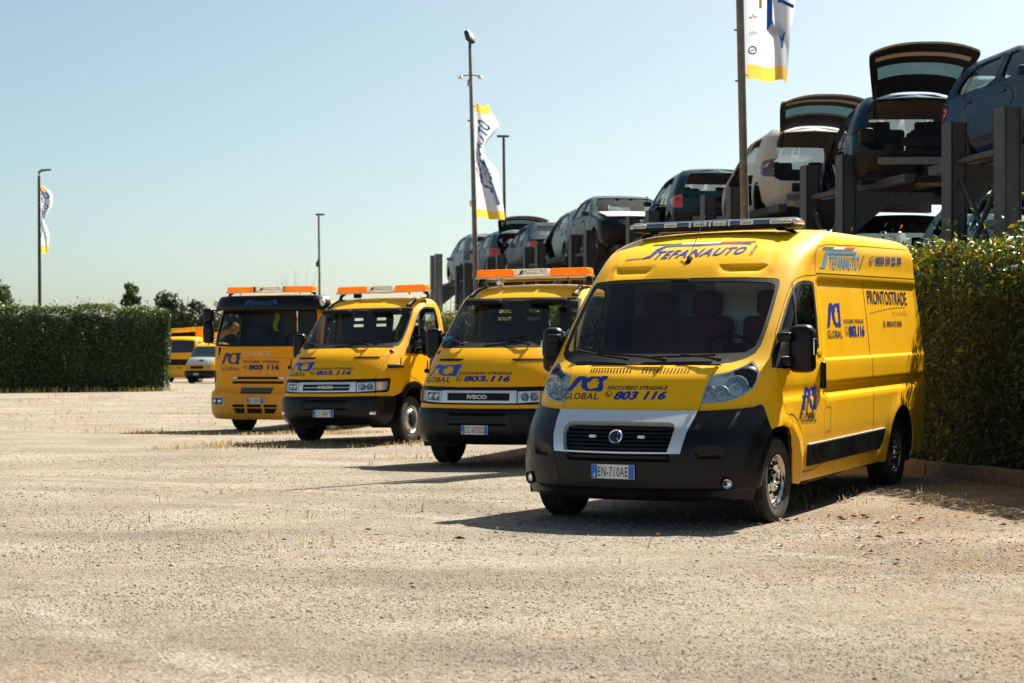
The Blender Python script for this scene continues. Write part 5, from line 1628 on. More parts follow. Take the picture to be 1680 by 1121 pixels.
# ================================================================ the larger cab-over truck
EURO = Skin(ER, Qr=1.2)
def build_euro():
    root = empty('recovery_lorry', mat=pose(-4.62, 36.1, .36, 0, 0, -.09))
    tag(root, 'tall orange yellow cab-over recovery lorry with black roof visor', 'truck', 'yellow recovery vehicles lined up')
    S = EURO
    P_ = M_ORA
    qe = lambda v: S.qend(v) - .002
    ws = [(0, 1.705), (.5, 1.708), (.9, 1.725), (1.0, 1.75), (1.02, 1.85), (1.0, 2.2), (.96, 2.42), (.90, 2.455), (.5, 2.462), (0, 2.462)]
    up = ws[::-1] + [(0, .80)] if False else None
    low = [(0, .768), (.36, .768), (.40, .775), (.52, .805), (.66, .818), (1.10, .815)]
    shell = [(0, 2.462)] + ws[::-1][1:-1] + [(0, 1.705)]
    front = [(0, .772), (.36, .772), (.42, .78), (.54, .812), (.68, .824), (1.12, .822)]
    path = front + [(S.qx(.45, .84), .84), (S.qx(.40, 1.0), 1.0), (S.qx(-.30, 1.0), 1.0), (S.qx(-.36, .6), .60)]
    path += [(qe(v), v) for v in (.6, 1.0, 1.5, 2.0, 2.3, 2.5, 2.62, 2.75, 2.95, 3.35)] + [(.9, 3.35), (0, 3.35)]
    body = sym(path)
    wsp = sym(ws)
    def bx(q0, v0, q1, v1): return [(q0, v0), (q1, v0), (q1, v1), (q0, v1)]
    slots = [bx(-.40, 1.058, .40, 1.112), bx(-.385, .968, .385, 1.022), [(-.22, .775), (.22, .775), (.235, .898), (-.235, .898)]]
    win = smooth_poly([(1.33, 1.62), (1.30, 1.75), (1.30, 2.0), (1.32, 2.30), (1.38, 2.40), (S.qx(.1, 2.42), 2.42), (S.qx(-.16, 2.40), 2.40), (S.qx(-.22, 2.2), 2.2), (S.qx(-.24, 1.62), 1.62), (S.qx(.1, 1.58), 1.58)], 1)
    sl = [[(.80, .97), (1.04, .965), (1.06, 1.25), (.90, 1.25)]]
    patch('cab', S, body, P_, root, holes=[wsp, win, dup_mirror(win)] + slots[:2] + [inset(slots[2], .0)], d=.07, thick=.015, bd=.04)
    patch('cab_lining', S, body, M_LIN, root, holes=[wsp, win, dup_mirror(win)], off=-.03, d=.14)
    for p in slots: patch('grille_slot', S, inset(p, -.006), M_DRK, root, off=-.02, d=.1)
    for s in (-1, 1): patch('slot_lamp', S, bx(s * .345 - .045, 1.062, s * .345 + .045, 1.108), M_WHT, root, off=-.004, d=.06, thick=.02)
    for w_ in (win, dup_mirror(win)): 
        patch('window_pane', S, w_, M_GLD, root, off=-.008, d=.1)
        patch('window_seal', S, inset(w_, -.004), M_DRK, root, holes=[inset(w_, .025)], off=.002, d=.09)
    g = patch('windscreen', S, inset(wsp, .004), M_GLS, root, off=-.004, d=.1)
    patch('windscreen_surround', S, inset(wsp, .001), M_DRK, g, holes=[inset(wsp, .045)], off=-.001, d=.08, thick=.012)
    # lower front: bumper in body colour
    bp = [(0, .764), (.36, .764), (.42, .772), (.54, .803), (.68, .815), (1.15, .812), (1.22, .76), (1.22, .45), (1.18, .29), (.6, .275), (0, .275)]
    cells = []
    for k in range(3):
        q0 = -.345 + k * .235
        cells.append(bx(q0, .505, q0 + .205, .562))
    cells += [[(-.29, .385), (-.135, .385), (-.135, .488), (-.335, .488)], bx(-.11, .385, .11, .488), [(.135, .385), (.29, .385), (.335, .488), (.135, .488)]]
    lights = [bx(.52, .535, .95, .705), bx(-.95, .535, -.52, .705)]
    patch('bumper', S, sym(bp), P_, root, holes=cells + lights, off=.02, d=.06, thick=.05, bd=.035)
    patch('bumper_back', S, sym(inset(bp, .03)) if False else bx(-.6, .36, .6, .58), M_DRK, root, off=-.03, d=.1)
    for lp in lights:
        e = empty('headlight', parent=root)
        patch('lamp_bowl', S, lp, M_DRK, e, off=-.035, d=.08)
        patch('lamp_rim', S, lp, M_SIL, e, holes=[inset(lp, .02)], off=.024, d=.08, thick=.05)
        for k in (.27, .70):
            q = lp[0][0] + (lp[1][0] - lp[0][0]) * k
            c = Vector(S.P(np.array(q), np.array(.62), .0)); nn = Vector(S.nrm(np.array(q), np.array(.62)))
            R3 = nn.to_track_quat('Z', 'Y').to_matrix()
            MB().lathe([(.065, .008), (.06, -.006), (.035, -.022), (.001, -.026)], 18, R3, c).build('reflector', M_CHR, e)
        patch('lamp_glass', S, lp, M_LEN, e, off=.026, d=.08)
    for s in (1, -1):
        p = [(.93, .985), (1.10, .985), (1.12, 1.24), (.99, 1.25), (.92, 1.12)]
        if s < 0: p = dup_mirror(p)
        patch('corner_reflector', S, smooth_poly(p, 1), M_DRK, root, off=.008, d=.06, thick=.02)
        ribbon('panel_joint', S, [(s * q, v) for q, v in ((.98, 1.68), (.95, 1.3), (.78, 1.0), (.70, .86))], .008, M_DRK, root, off=.003)
    ribbon('panel_joint', S, [(-.95, 1.485), (0, 1.475), (.95, 1.485)], .006, mat('shadow_gap', (.22, .09, .004), .6), root, off=.003)
    c = S.P(np.array(0.), np.array(.636), .04)
    plate(root, (float(c[0]), .03, .636), 'CN 205WA')
    # visor
    v = []; f = []
    n = 25
    def vp(t, z, out):
        q = -1.28 + 2.56 * t
        p = S.P(np.array(q), np.array(min(z, 2.45)), out)
        return (float(p[0]), float(p[1]), z)
    levels = [(2.440, .02), (2.44, .14), (2.50, .16), (2.64, .12), (2.72, .04), (2.735, -.06)]
    for z, o_ in levels:
        for i in range(n): v.append(vp(i / (n - 1), z, o_))
    for j in range(len(levels) - 1):
        for i in range(n - 1): f.append((j * n + i, j * n + i + 1, (j + 1) * n + i + 1, (j + 1) * n + i))
    f += [tuple(j * n for j in range(len(levels))), tuple(j * n + n - 1 for j in range(len(levels)))[::-1]]
    vis = mk('roof_visor', v, f, M_BLK, root)
    top = max(p[0] for p in v)
    for q in (1.02, -1.02):
        c = Vector(vp((q + 1.28) / 2.56, 2.58, .15))
        MB().lathe([(.075, -.01), (.07, .012), (.001, .018)], 18, (XM), c).build('visor_lamp', M_WHT, vis)
    cx = vp(.5, 2.57, .145)[0] + .012
    flat_text('visor_lettering', 'TEFANAUTO', (cx, -.30, 2.53), (0, 1, 0), (-.3, 0, 1),   .56, .09, mat('dim_blue_lettering', (.025, .10, .24), .4), vis, .02, .22, 1.05)
    mk('visor_swoosh', [Vector((cx, -.48, 2.515)) + Vector((0, 1, 0)) * (a * .85) + Vector((-.3, 0, 1)).normalized() * (b * .13) for a, b in stroke([(0, .05), (.12, .08), (.20, .9), (.9, .95), (.93, .3)], .07)[0]], stroke([(0, .05), (.12, .08), (.20, .9), (.9, .95), (.93, .3)], .07)[1], mat('dim_blue_lettering', (.025, .10, .24), .4), vis, False)
    light_bar(root, .72, .06, 2.80, 1.94, 'TEFANAUTO', .105, .09, 1)
    # mirrors
    for s in (1, -1):
        e = empty('door_mirror', parent=root)
        MB().rbox((.72, s * 1.38, 2.35), (.16, .22, .28), .06, None, 3).build('wide_angle_mirror', M_BLK, e)
        MB().rbox((.72, s * 1.38, 2.00), (.16, .22, .44), .06, None, 3).build('main_mirror', M_BLK, e)
        MB().tube([(.70, s * 1.14, 2.44), (.72, s * 1.38, 2.46), (.72, s * 1.38, 1.80), (.70, s * 1.16, 1.76)], .02, 6).build('mirror_frame', M_DRK, e)
    # running gear and flat deck
    for s in (1, -1):
        wheel(root, 0, s * .95, .40, .24, .25, s, 'deep')
        wheel(root, -3.7, s * .90, .40, .24, .25, s, 'deep')
        MB().rbox((0, s * .98, .88), (1.1, .34, .06), .02).build('mudguard', M_DRK, root)
    MB().box((-1.8, 0, .66), (6.0, .9, .2)).build('chassis', M_DRK, root)
    MB().box((.35, 0, .55), (1.5, 1.9, .3)).build('underbody', M_DRK, root)
    MB().rbox((-3.2, 0, 1.06), (5.0, 2.3, .14), .02).build('recovery_deck', P_, root)
    MB().rbox((-.82, 0, 1.5), (.10, 2.2, 1.0), .03).build('deck_headboard', P_, root)
    # cabin
    MB().rbox((.78, 0, 1.60), (.5, 2.0, .24), .06, None, 3).build('dashboard', M_DRK, root)
    for y_ in (.62, -.60): seat(root, .15, y_, 1.15, M_SEAT, 0)
    steering_wheel(root, .62, .60, 1.78, .24, -55)
    MB().box((-.42, .62, 2.0), (.02, .85, .9)).build('back_panel', M_LIN, root)
    vest(root, (-.34, -.40, 2.42), .62, wf=.38)
    # lettering
    T = lambda n, c, s, m, bold=0., shear=0., sp=1., off=.004: decal(n, S, c, text2d(s, bold, shear, sp), m, root, off)
    decal('club_emblem', S, bx(-.66, 1.352, -.25, 1.588), ACI, mat('deep_blue_lettering', (.008, .03, .16), .4), root, .004)
    T('club_name', bx(-.66, 1.230, -.26, 1.303), 'GLOBAL', M_NVY, .004, 0, 1.15)
    T('slogan', bx(-.205, 1.378, .035, 1.432), 'SOCCORSO', M_NVY, .035, 0, 1.12)
    T('slogan', bx(.065, 1.378, .30, 1.432), 'STRADALE', M_NVY, .035, 0, 1.12)
    T('phone_number', bx(-.118, 1.243, .305, 1.352), '803 116', M_NVY, .06, 0, 1.0)
    decal('phone_icon', S, bx(-.205, 1.26, -.14, 1.34), PHONE, M_NVY, root)
    T('maker_name', bx(-.21, 1.535, .17, 1.605), 'IVECO', mat('badge_letters', (.62, .60, .52), .3, metal=.3), .03, 0, 1.9)
    T('model_name', bx(-.405, 1.150, .40, 1.200), 'EUROCARGO', mat('faint_letters', (.88, .52, .16), .4), .02, 0, 1.9)
    return root
build_euro()

# ================================================================ scrap-car rack
M_POST = mat('rack_steel', (.055, .062, .070), .5, metal=.35, noise=.25, nscale=5)
M_POST2 = mat('galvanised_post', (.20, .21, .215), .55, metal=.4, noise=.2, nscale=12)
U = Vector((-.2155, .9765, 0)); W_ = Vector((.9765, .2155, 0))
def rack_x(y): return 10.1 - .2207 * y
ORD = ['nearest', 'second nearest', 'third nearest', 'fourth nearest', 'fifth nearest', 'sixth nearest', 'seventh nearest', 'eighth nearest', 'farthest']
def build_racks():
    first = None
    for k in range(9):
        Y = 20.8 + 4.5 * k
        X = rack_x(Y)
        g = float(ground_z(X, Y))
        end = (k == 8)
        if first is None or end:
            root = empty('car_rack', (X, Y, g), math.atan(.2207))
            H = 4.08 if not end else 4.62
            for s in (-1, 1):
                p = MB()
                y_ = s * (.66 if not end else .42)
                pm = M_POST if not end else M_POST2
                # I-section post
                for (cx, cy, dx, dy) in ((0, 0, .19, .022), (-.10, 0, .016, .25), (.10, 0, .016, .25)):
                    p.box((cx, y_ + cy, H / 2), (dx, dy, H))
                p.box((0, y_, H / 2), (.16, .24, H - .01))
                po = p.build('post', pm, root, False)
                if not end:
                    hb = MB()
                    for j in range(27):
                        for hx_ in (-.055, .055): hb.lathe([(.013, 0), (.001, .002)], 6, XM if False else Matrix(((0, 0, -1), (0, 1, 0), (1, 0, 0))), (-.109, y_ + hx_, .5 + j * .13))
                    hb.build('bolt_holes', M_DRK, po)['kind'] = 'stuff'
                if end:
                    for j in range(26): MB().box((-.109, y_, 1.2 + j * .13), (.004, .05, .05)).build('post_hole', M_DRK, po)
                for z in (3.50, 1.74):
                    MB().box((.95, y_, z), (1.9, .12, .16), None).build('arm', M_POST, root, False)
                    MB().prism([(0, 0), (.55, 0), (0, -.45)], -.02, .02, Matrix(((1, 0, 0), (0, 0, 1), (0, 1, 0))), (.1, y_, z - .08)).build('gusset', M_POST, root, False)
                MB().rbox((0, y_, .02), (.34, .40, .04), .006).build('base_plate', M_POST, root)
            if not end:
                MB().tube([(0, -.56, 3.50), (0, -.42, 3.60), (0, .56, 3.60)], .045, 8).build('tie_bar', M_POST, root)
                for a, b in (((0, -.56, 3.42), (0, .56, 2.1)), ((.03, .56, 3.42), (.03, -.56, 2.1))): MB().tube([a, b], .035, 8).build('cross_brace', M_POST, root)
            for xo in (.35, 1.55):
                for z in (3.64, 1.88): MB().box((xo, 0, z), (.14, 3.9, .11)).build('rail', M_POST, root, False)
            if first is None: first = root
        else:
            root = copy_tree(first)
            root.location = (X, Y, g)
        tag(root, 'dark steel post rack carrying scrap cars, %s of the nine to the camera' % ORD[k] if not end else 'perforated grey steel posts ending the scrap car rack at its far end', 'rack', 'car racks in a row')
build_racks()

def car_rows(kind):
    zs = 1.0
    hatch = [(.20, .20, .70, .35, .80, .6, .6, -3.20, -2.85), (.32, .32, .82, .40, .86, .6, .6, -3.32, -2.92), (.50, .50, .86, .40, .885, .6, .6, -3.37, -2.95),
             (.66, .66, .84, .38, .89, .6, .6, -3.39, -2.96), (.76, .76, .74, .30, .89, .6, .6, -3.39, -2.97), (.84, .84, .55, .15, .885, .6, .6, -3.40, -2.98), (.91, .91, .20, -.10, .88, .6, .6, -3.39, -2.98),
             (.97, .97, -.18, -.40, .865, .62, .6, -3.37, -2.98), (1.05, 1.05, -.33, -.55, .845, .64, .64, -3.33, -2.96), (1.20, 1.20, -.62, -.82, .785, .64, .66, -3.22, -2.88), (1.35, 1.35, -.95, -1.12, .71, .64, .66, -3.07, -2.76),
             (1.44, 1.425, -1.18, -1.38, .645, .6, .62, -2.94, -2.62), (1.56, 1.475, -1.5, -1.7, .50, .55, .6, -2.72, -2.45), (1.80, 1.50, -1.9, -2.0, .22, .5, .6, -2.5, -2.35), (2.0, 1.505, -2.1, -2.15, .03, .5, .5, -2.32, -2.28)]
    if kind == 'sedan':
        r = []
        tail = {.20: (-3.45, -3.05), .32: (-3.60, -3.15), .50: (-3.66, -3.2), .66: (-3.70, -3.22), .76: (-3.71, -3.24), .84: (-3.72, -3.26), .91: (-3.71, -3.27), .97: (-3.64, -3.25), 1.05: (-3.30, -3.05), 1.20: (-2.92, -2.72), 1.35: (-2.62, -2.45), 1.44: (-2.45, -2.25), 1.56: (-2.3, -2.12), 1.80: (-2.2, -2.1), 2.0: (-2.16, -2.14)}
        for row in hatch: r.append(row[:7] + tail[row[0]])
        return r
    if kind == 'suv':
        return [(v, z * 1.12 + .04, xf, xc, w * 1.02, k1, k2, xr - .03 * (z < 1.2) + .0, xd) for v, z, xf, xc, w, k1, k2, xr, xd in hatch]
    return hatch
CARS = {k: Skin(car_rows(k), Q=1.25, Qr=1.15, k3=.75, k4=.55) for k in ('hatch', 'sedan', 'suv')}

def paint(name, col, dull=.0): return mat(name, col, (.40 + dull), coat=.14 * (1 - dull), coat_rough=.03, spec=.08, noise=.14, nscale=3, rnoise=.10)

def car(label, kind, pm, O, th, z0, gate=0, no_doors=(), no_bumper=False, no_front=False, lamps=True, wheels=(1, 1, 1, 1), lamp_style=0, tailm=None, droop=.06, name='scrap_car', group='scrap cars on the upper rack', hood_open=0, rearglass=True):
    root = empty(name, mat=pose(O[0], O[1], th, 0, 0, z0)); tag(root, label, 'car', group)
    S = CARS[kind]
    qe = lambda v: S.qend(v) - .003
    ar = .355
    def archpts(cx): return [(S.qx(cx + ar * math.cos(t), .31 + ar * math.sin(t)), .31 + ar * math.sin(t)) for t in np.linspace(.12, math.pi - .12, 14)]
    wb = -2.60 if kind != 'sedan' else -2.70
    rg = {'hatch': (1.0, 1.36, .62), 'suv': (1.0, 1.36, .64), 'sedan': (1.08, 1.36, .60)}[kind]
    half = [(0, .22), (.9, .22), (1.05, .25)] + archpts(0.) + [(S.qx(-.42, .22), .22), (S.qx(wb + .44, .22), .22)] + archpts(wb) + [(qe(.25) - .75, .25)]
    if gate:
        tv = 1.36
        half += [(qe(.25), .25), (qe(.60), .60), (qe(.62) - .50, .62), (qe(.95) - .60, .95), (qe(1.2) - .64, 1.2), (qe(tv) - .55, tv), (qe(tv + .03), tv + .03)]
    else:
        half += [(qe(v), v) for v in (.25, .6, .9, rg[0] - .01)] + [(qe(rg[0]) - rg[2], rg[0]), (qe(rg[1]) - rg[2] * .86, rg[1])] + [(qe(rg[1] + .01), rg[1] + .01)]
    half += [(qe(v), v) for v in (1.42, 1.5, 1.65, 1.95)] + [(.6, 1.95), (0, 1.95)]
    body = sym(half)
    ws = [(0, 1.0), (.55, 1.0), (.80, 1.02), (.86, 1.10), (.86, 1.28), (.80, 1.375), (.4, 1.385), (0, 1.387)]
    wsp = sym(ws)
    bp = -1.50
    wf = [(S.qx(-.60, .985), .985), (S.qx(bp + .06, .985), .985), (S.qx(bp + .04, 1.36), 1.36), (S.qx(-1.22, 1.36), 1.36), (S.qx(-.86, 1.19), 1.19)]
    xe = {'hatch': -2.75, 'suv': -2.85, 'sedan': -2.55}[kind]
    wr = [(S.qx(bp - .06, .985), .985), (S.qx(xe, .99), .99), (S.qx(xe + .10, 1.20), 1.20), (S.qx(xe + .35, 1.355), 1.355), (S.qx(bp - .04, 1.362), 1.362)]
    df = [(S.qx(-.48, .36), .36), (S.qx(-1.44, .34), .34), (S.qx(-1.46, .98), .98), (S.qx(-1.44, 1.385), 1.385), (S.qx(-1.20, 1.385), 1.385), (S.qx(-.78, 1.19), 1.19), (S.qx(-.50, .99), .99)]
    dr = [(S.qx(-1.54, .34), .34), (S.qx(-2.20, .36), .36), (S.qx(-2.24, .60), .60), (S.qx(-2.40, .80), .80), (S.qx(-2.44, .98), .98), (S.qx(-2.32, 1.30), 1.30), (S.qx(-2.15, 1.375), 1.375), (S.qx(-1.53, 1.385), 1.385)]
    holes = [wsp]; glassp = [(wsp, M_GLS)]
    for sd in (1, -1):
        for j, (win_, dor) in enumerate(((wf, df), (wr, dr))):
            if (sd, j) in no_doors: holes.append(dor if sd > 0 else dup_mirror(dor))
            else:
                p = smooth_poly(win_, 1); p = p if sd > 0 else dup_mirror(p)
                holes.append(p); glassp.append((p, M_GLD))
    patch('body', S, body, pm, root, holes=holes, d=.085, thick=.02, bd=.05)
    patch('lining', S, [(q * .995, v) for q, v in body], M_LIN, root, holes=holes, off=-.04, d=.16)
    for p, gm in glassp: patch('windscreen' if p is wsp else 'window', S, p, gm, root, off=-.012, d=.14)
    if not gate and rearglass:
        rp = [(qe(rg[0]) - rg[2], rg[0]), (qe(rg[0]) - .001, rg[0]), (qe(rg[1]) - .001, rg[1]), (qe(rg[1]) - rg[2] * .86, rg[1])]
        r_ = empty('rear_window', parent=root)
        for sd in (1, -1): patch('pane', S, rp if sd > 0 else dup_mirror(rp), M_GLD, r_, off=-.012, d=.14)
    # doors that are still on: joints and handles
    for sd in (1, -1):
        for j, dor in enumerate((df, dr)):
            if (sd, j) in no_doors: continue
            ribbon('door_joint', S, [(sd * q, v) for q, v in dor], .012, M_DRK, root, off=.002, closed=True, d=.1)
            hx = -1.28 if j == 0 else -2.26
            MB().rbox((hx, sd * .885, .86), (.16, .035, .03), .01).build('door_handle', pm, root)
            patch('window_trim', S, [(sd * q, v) for q, v in (wf if j == 0 else wr)][::sd], M_DRK, root, holes=[inset([(sd * q, v) for q, v in (wf if j == 0 else wr)], .022)], off=.003, d=.12)
        if (sd, 0) not in no_doors: 
            MB().rbox((-.55, sd * .97, .99), (.11, .16, .11), .035).build('door_mirror', pm, root)
        if lamps:
            lv0, lv1 = (.68, .93) if kind != 'sedan' else (.70, .90)
            ext = .62 if lamp_style == 0 else .95
            tp = [(qe(lv0) - 1.02, lv0 + .02), (qe(lv0) - ext * .55, lv0), (qe(lv1) - ext * .5, lv1), (qe(lv1) - 1.12, lv1 - .01)]
            patch('tail_lamp', S, smooth_poly(tp if sd > 0 else dup_mirror(tp), 1), M_REDL if lamp_style < 2 else mat('dark_lamp', (.05, .03, .035), .2, coat=.5), root, off=.010, d=.08, thick=.03)
        hl = [(.46, .66), (.98, .70), (1.06, .80), (.60, .76)]
        if not no_front:
            patch('headlight', S, hl if sd > 0 else dup_mirror(hl), M_CHR, root, off=.008, d=.1, thick=.02)
    # lower bumpers / exposed tails
    rb = sym([(0, .0)]) if False else None
    tail = [(qe(v) - .001, v) for v in (.26, .62)]
    for sd in (1, -1):
        p = [(qe(.26) - .92, .26), (qe(.26) - .001, .26), (qe(.60) - .001, .60), (qe(.60) - .92, .60)]
        p = p if sd > 0 else dup_mirror(p)
        patch('tail_panel' if no_bumper else 'rear_bumper', S, p, (tailm or M_DRK) if no_bumper else pm, root, off=.004 if no_bumper else .03, d=.12, thick=.03)
    if no_front:
        patch('engine_bay', S, sym([(0, .24), (.95, .26), (1.0, .5), (.96, .74), (.4, .80), (0, .81)]), M_DRK, root, off=.012, d=.12)
    # number plate recess
    MB().box((-3.40 if kind != 'sedan' else -3.73, 0, .72), (.02, .5, .12)).build('plate_recess', M_DRK, root)
    # floor, seats, wheels
    MB().rbox((-1.3, 0, .25), (3.9, 1.45, .12), .03).build('underbody', M_DRK, root)
    MB().rbox((-.35, 0, .86), (.4, 1.5, .2), .06).build('dashboard', M_DRK, root)
    for sd in (1, -1):
        MB().rbox((-1.35, sd * .37, .80), (.14, .46, .62), .05, rotm(ry=-.2)).build('seat', M_SEAT, root)
        MB().rbox((-1.47, sd * .37, 1.17), (.08, .24, .16), .03).build('headrest', M_SEAT, root)
        MB().rbox((-2.30, sd * .34, .78), (.14, .6, .5), .05, rotm(ry=-.25)).build('rear_seat', M_SEAT, root)
        MB().rbox((-2.40, sd * .36, 1.06), (.07, .22, .14), .03).build('headrest', M_SEAT, root)
    i = 0
    for x in (0., wb):
        for sd in (1, -1):
            v = []; n = 12
            for h_ in (.45, .84):
                for k in range(n + 1):
                    a = math.pi * (k / n) * 1.1 - .05 * math.pi
                    v.append((x + .352 * math.cos(a), sd * h_, .31 + .352 * math.sin(a)))
            mk('wheel_arch_liner', v, [(k, k + 1, n + 2 + k, n + 1 + k) for k in range(n)], M_DRK, root)
            if wheels[i]: wheel(root, x, sd * .77, .31, .195, .205, sd, 'alloy').location.z = .31 - droop
            i += 1
    # running gear seen from below
    MB().tube([(wb, -.62, .27 - droop), (wb, .62, .27 - droop)], .045, 8).build('rear_axle', M_DRK, root)
    MB().rbox((wb - .38, -.25, .24), (.30, .55, .16), .06).build('silencer', M_RST, root)
    for sd in (1, -1): MB().lathe([(.05, 0), (.05, .22)], 10, None, (wb + .08, sd * .5, .27 - droop)).build('spring', M_DRK, root)
    if no_bumper:
        xr_ = -3.40 if kind != 'sedan' else -3.73
        MB().rbox((xr_ - .01, 0, .46), (.07, 1.15, .10), .02).build('crash_beam', mat('dull_beam', (.14, .14, .135), .7, noise=.3, nscale=9), root)
        for sd in (1, -1): MB().rbox((xr_ + .05, sd * .42, .46), (.12, .10, .09), .015).build('beam_mount', M_RST, root)
        rr_ = random.Random(int(O[1] * 10))
        for k in range(5):
            y0 = rr_.uniform(-.7, .7); dz = rr_.uniform(.18, .42)
            MB().tube([(xr_ + .06, y0, .36), (xr_ - .03, y0 + rr_.uniform(-.05, .05), .36 - dz * .5), (xr_ + .02, y0 + rr_.uniform(-.12, .12), .36 - dz)], .009, 5).build('loose_cable', M_DRK, root)
        for (y0, z0_, w0, h0) in ((-.45, .64, .20, .12), (.40, .62, .16, .14), (.05, .60, .24, .08)):
            MB().rbox((xr_ + .012, y0, z0_), (.04, w0, h0), .015).build('panel_opening', M_DRK, root)
        for sd in (1, -1):
            if not lamps: MB().rbox((xr_ + .10, sd * .72, .82), (.16, .20, .20), .04).build('lamp_opening', M_DRK, root)
    for (sd, j) in no_doors:
        x0_, x1_ = ((-.50, -1.42), (-1.56, -2.22))[j]
        MB().rbox(((x0_ + x1_) / 2, sd * .80, .33), (abs(x1_ - x0_), .10, .07), .02).build('bare_sill', mat('sill_beige', (.33, .27, .21), .6), root)
        MB().tube([(x0_ - .05, sd * .80, 1.0), (x0_ - .12, sd * .86, .75), (x0_ - .06, sd * .82, .45)], .010, 5).build('loose_cable', M_DRK, root)
    # roof line trim and rear wiper
    if not gate:
        MB().tube([(-1.25, .60, 1.44 if kind != 'suv' else 1.66), (-2.5, .58, 1.45 if kind != 'suv' else 1.67)], .012, 5).build('roof_trim', M_DRK, root)
    if hood_open:
        patch('bonnet', S, sym([(0, .80), (.7, .80), (.8, .9), (.78, .96), (0, .97)]), mat('bare_bonnet', (.42, .44, .45), .4, metal=.3), root, off=.05, d=.1, thick=.02)
    if gate:
        # raised tailgate hinged at the roof end
        hx = float(S.P(np.array(qe(1.36)), np.array(1.36))[0]); hz = float(S.P(np.array(qe(1.36)), np.array(1.38))[2]) + .02
        gt = empty('tailgate', (hx + .10, 0, hz - .045), parent=root)
        ang = math.radians(gate)
        n, m_ = 15, 10
        Lg = .98
        def G(a, t, o):
            w_ = (.58 + .17 * math.sin(min(1, t * 1.15) * 1.35)) * (1 if t < .80 else 1 - .9 * (t - .80) ** 1.6)
            y = (a - .5) * 2 * w_
            d_ = t * Lg
            bulge = .16 * math.sin(t * 2.7) + .12 * (1 - abs(2 * a - 1) ** 2.6) + o
            x = -d_ * math.cos(ang) - bulge * math.sin(ang); z = d_ * math.sin(ang) * 1.0 + bulge * math.cos(ang)
            return (x, y, z)
        for nm, off_, mm in (('outer_skin', .03, pm), ('inner_trim', .0, M_DRK)):
            v = [G(i_ / (n - 1), j_ / (m_ - 1), off_) for j_ in range(m_) for i_ in range(n)]
            f = []
            for j_ in range(m_ - 1):
                for i_ in range(n - 1):
                    if 2 <= j_ <= 3 and 1 <= i_ <= n - 3: continue
                    q = (j_ * n + i_, j_ * n + i_ + 1, (j_ + 1) * n + i_ + 1, (j_ + 1) * n + i_)
                    f.append(q if off_ else q[::-1])
            mk(nm, v, f, mm, gt)
        edge = []
        v = []; f = []
        loop = [(i_ / (n - 1), 0) for i_ in range(n)] + [(1, j_ / (m_ - 1)) for j_ in range(1, m_)] + [(1 - i_ / (n - 1), 1) for i_ in range(1, n)] + [(0, 1 - j_ / (m_ - 1)) for j_ in range(1, m_ - 1)]
        for a, t in loop: v += [G(a, t, .03), G(a, t, 0)]
        N_ = len(loop)
        mk('edge', v, [(2 * i_, 2 * i_ + 1, 2 * ((i_ + 1) % N_) + 1, 2 * ((i_ + 1) % N_)) for i_ in range(N_)], mat('sill_beige', (.33, .27, .21), .6), gt)
        v = [G(i_ / (n - 1), j_ / (m_ - 1), .018) for j_ in range(2, 5) for i_ in range(1, n - 1)]
        k_ = n - 2
        mk('gate_glass', v, [(j_ * k_ + i_, j_ * k_ + i_ + 1, (j_ + 1) * k_ + i_ + 1, (j_ + 1) * k_ + i_) for j_ in range(2) for i_ in range(k_ - 1)], glass('gate_glass', (.34, .52, .52), .25), gt)
        v = [G(.06 + .88 * i_ / (n - 1), .60 + .05 * j_, -.012) for j_ in range(3) for i_ in range(n)]
        mk('gate_trim', v, [(j_ * n + i_, j_ * n + i_ + 1, (j_ + 1) * n + i_ + 1, (j_ + 1) * n + i_)[::-1] for j_ in range(2) for i_ in range(n - 1)], mat('sill_beige', (.33, .27, .21), .6), gt)
        for sd in (1, -1): MB().tube([(-.0, sd * .56, -.25), (-.35 * math.cos(ang), sd * .58, .35 * math.sin(ang))], .012, 6).build('gas_strut', M_DRK, gt)
    return root

def away(C, eta, kind):
    """front-axle origin of a car facing away whose rear-left corner stands at C"""
    e = math.radians(eta); f = Vector((math.sin(e), math.cos(e))); l = Vector((-math.cos(e), math.sin(e)))
    xr = -3.38 if kind != 'sedan' else -3.70
    O = Vector(C) - f * xr - l * .86
    return O, math.pi + e

P_NAVY = paint('navy_car_paint', (.008, .040, .095)); P_BLUK = paint('blue_black_car_paint', (.007, .030, .070)); P_BEI = paint('worn_beige_car_paint', (.47, .465, .435), .2)
P_TEAL = paint('dark_teal_car_paint', (.008, .045, .070)); P_GREY = paint('grey_green_car_paint', (.045, .068, .078)); P_LBL = paint('pale_blue_car_paint', (.17, .24, .28)); P_SLATE = paint('slate_car_paint', (.018, .034, .050))
P_SILV = paint('silver_car_paint', (.22, .26, .285)); P_MBLU = paint('mid_blue_car_paint', (.22, .33, .40))
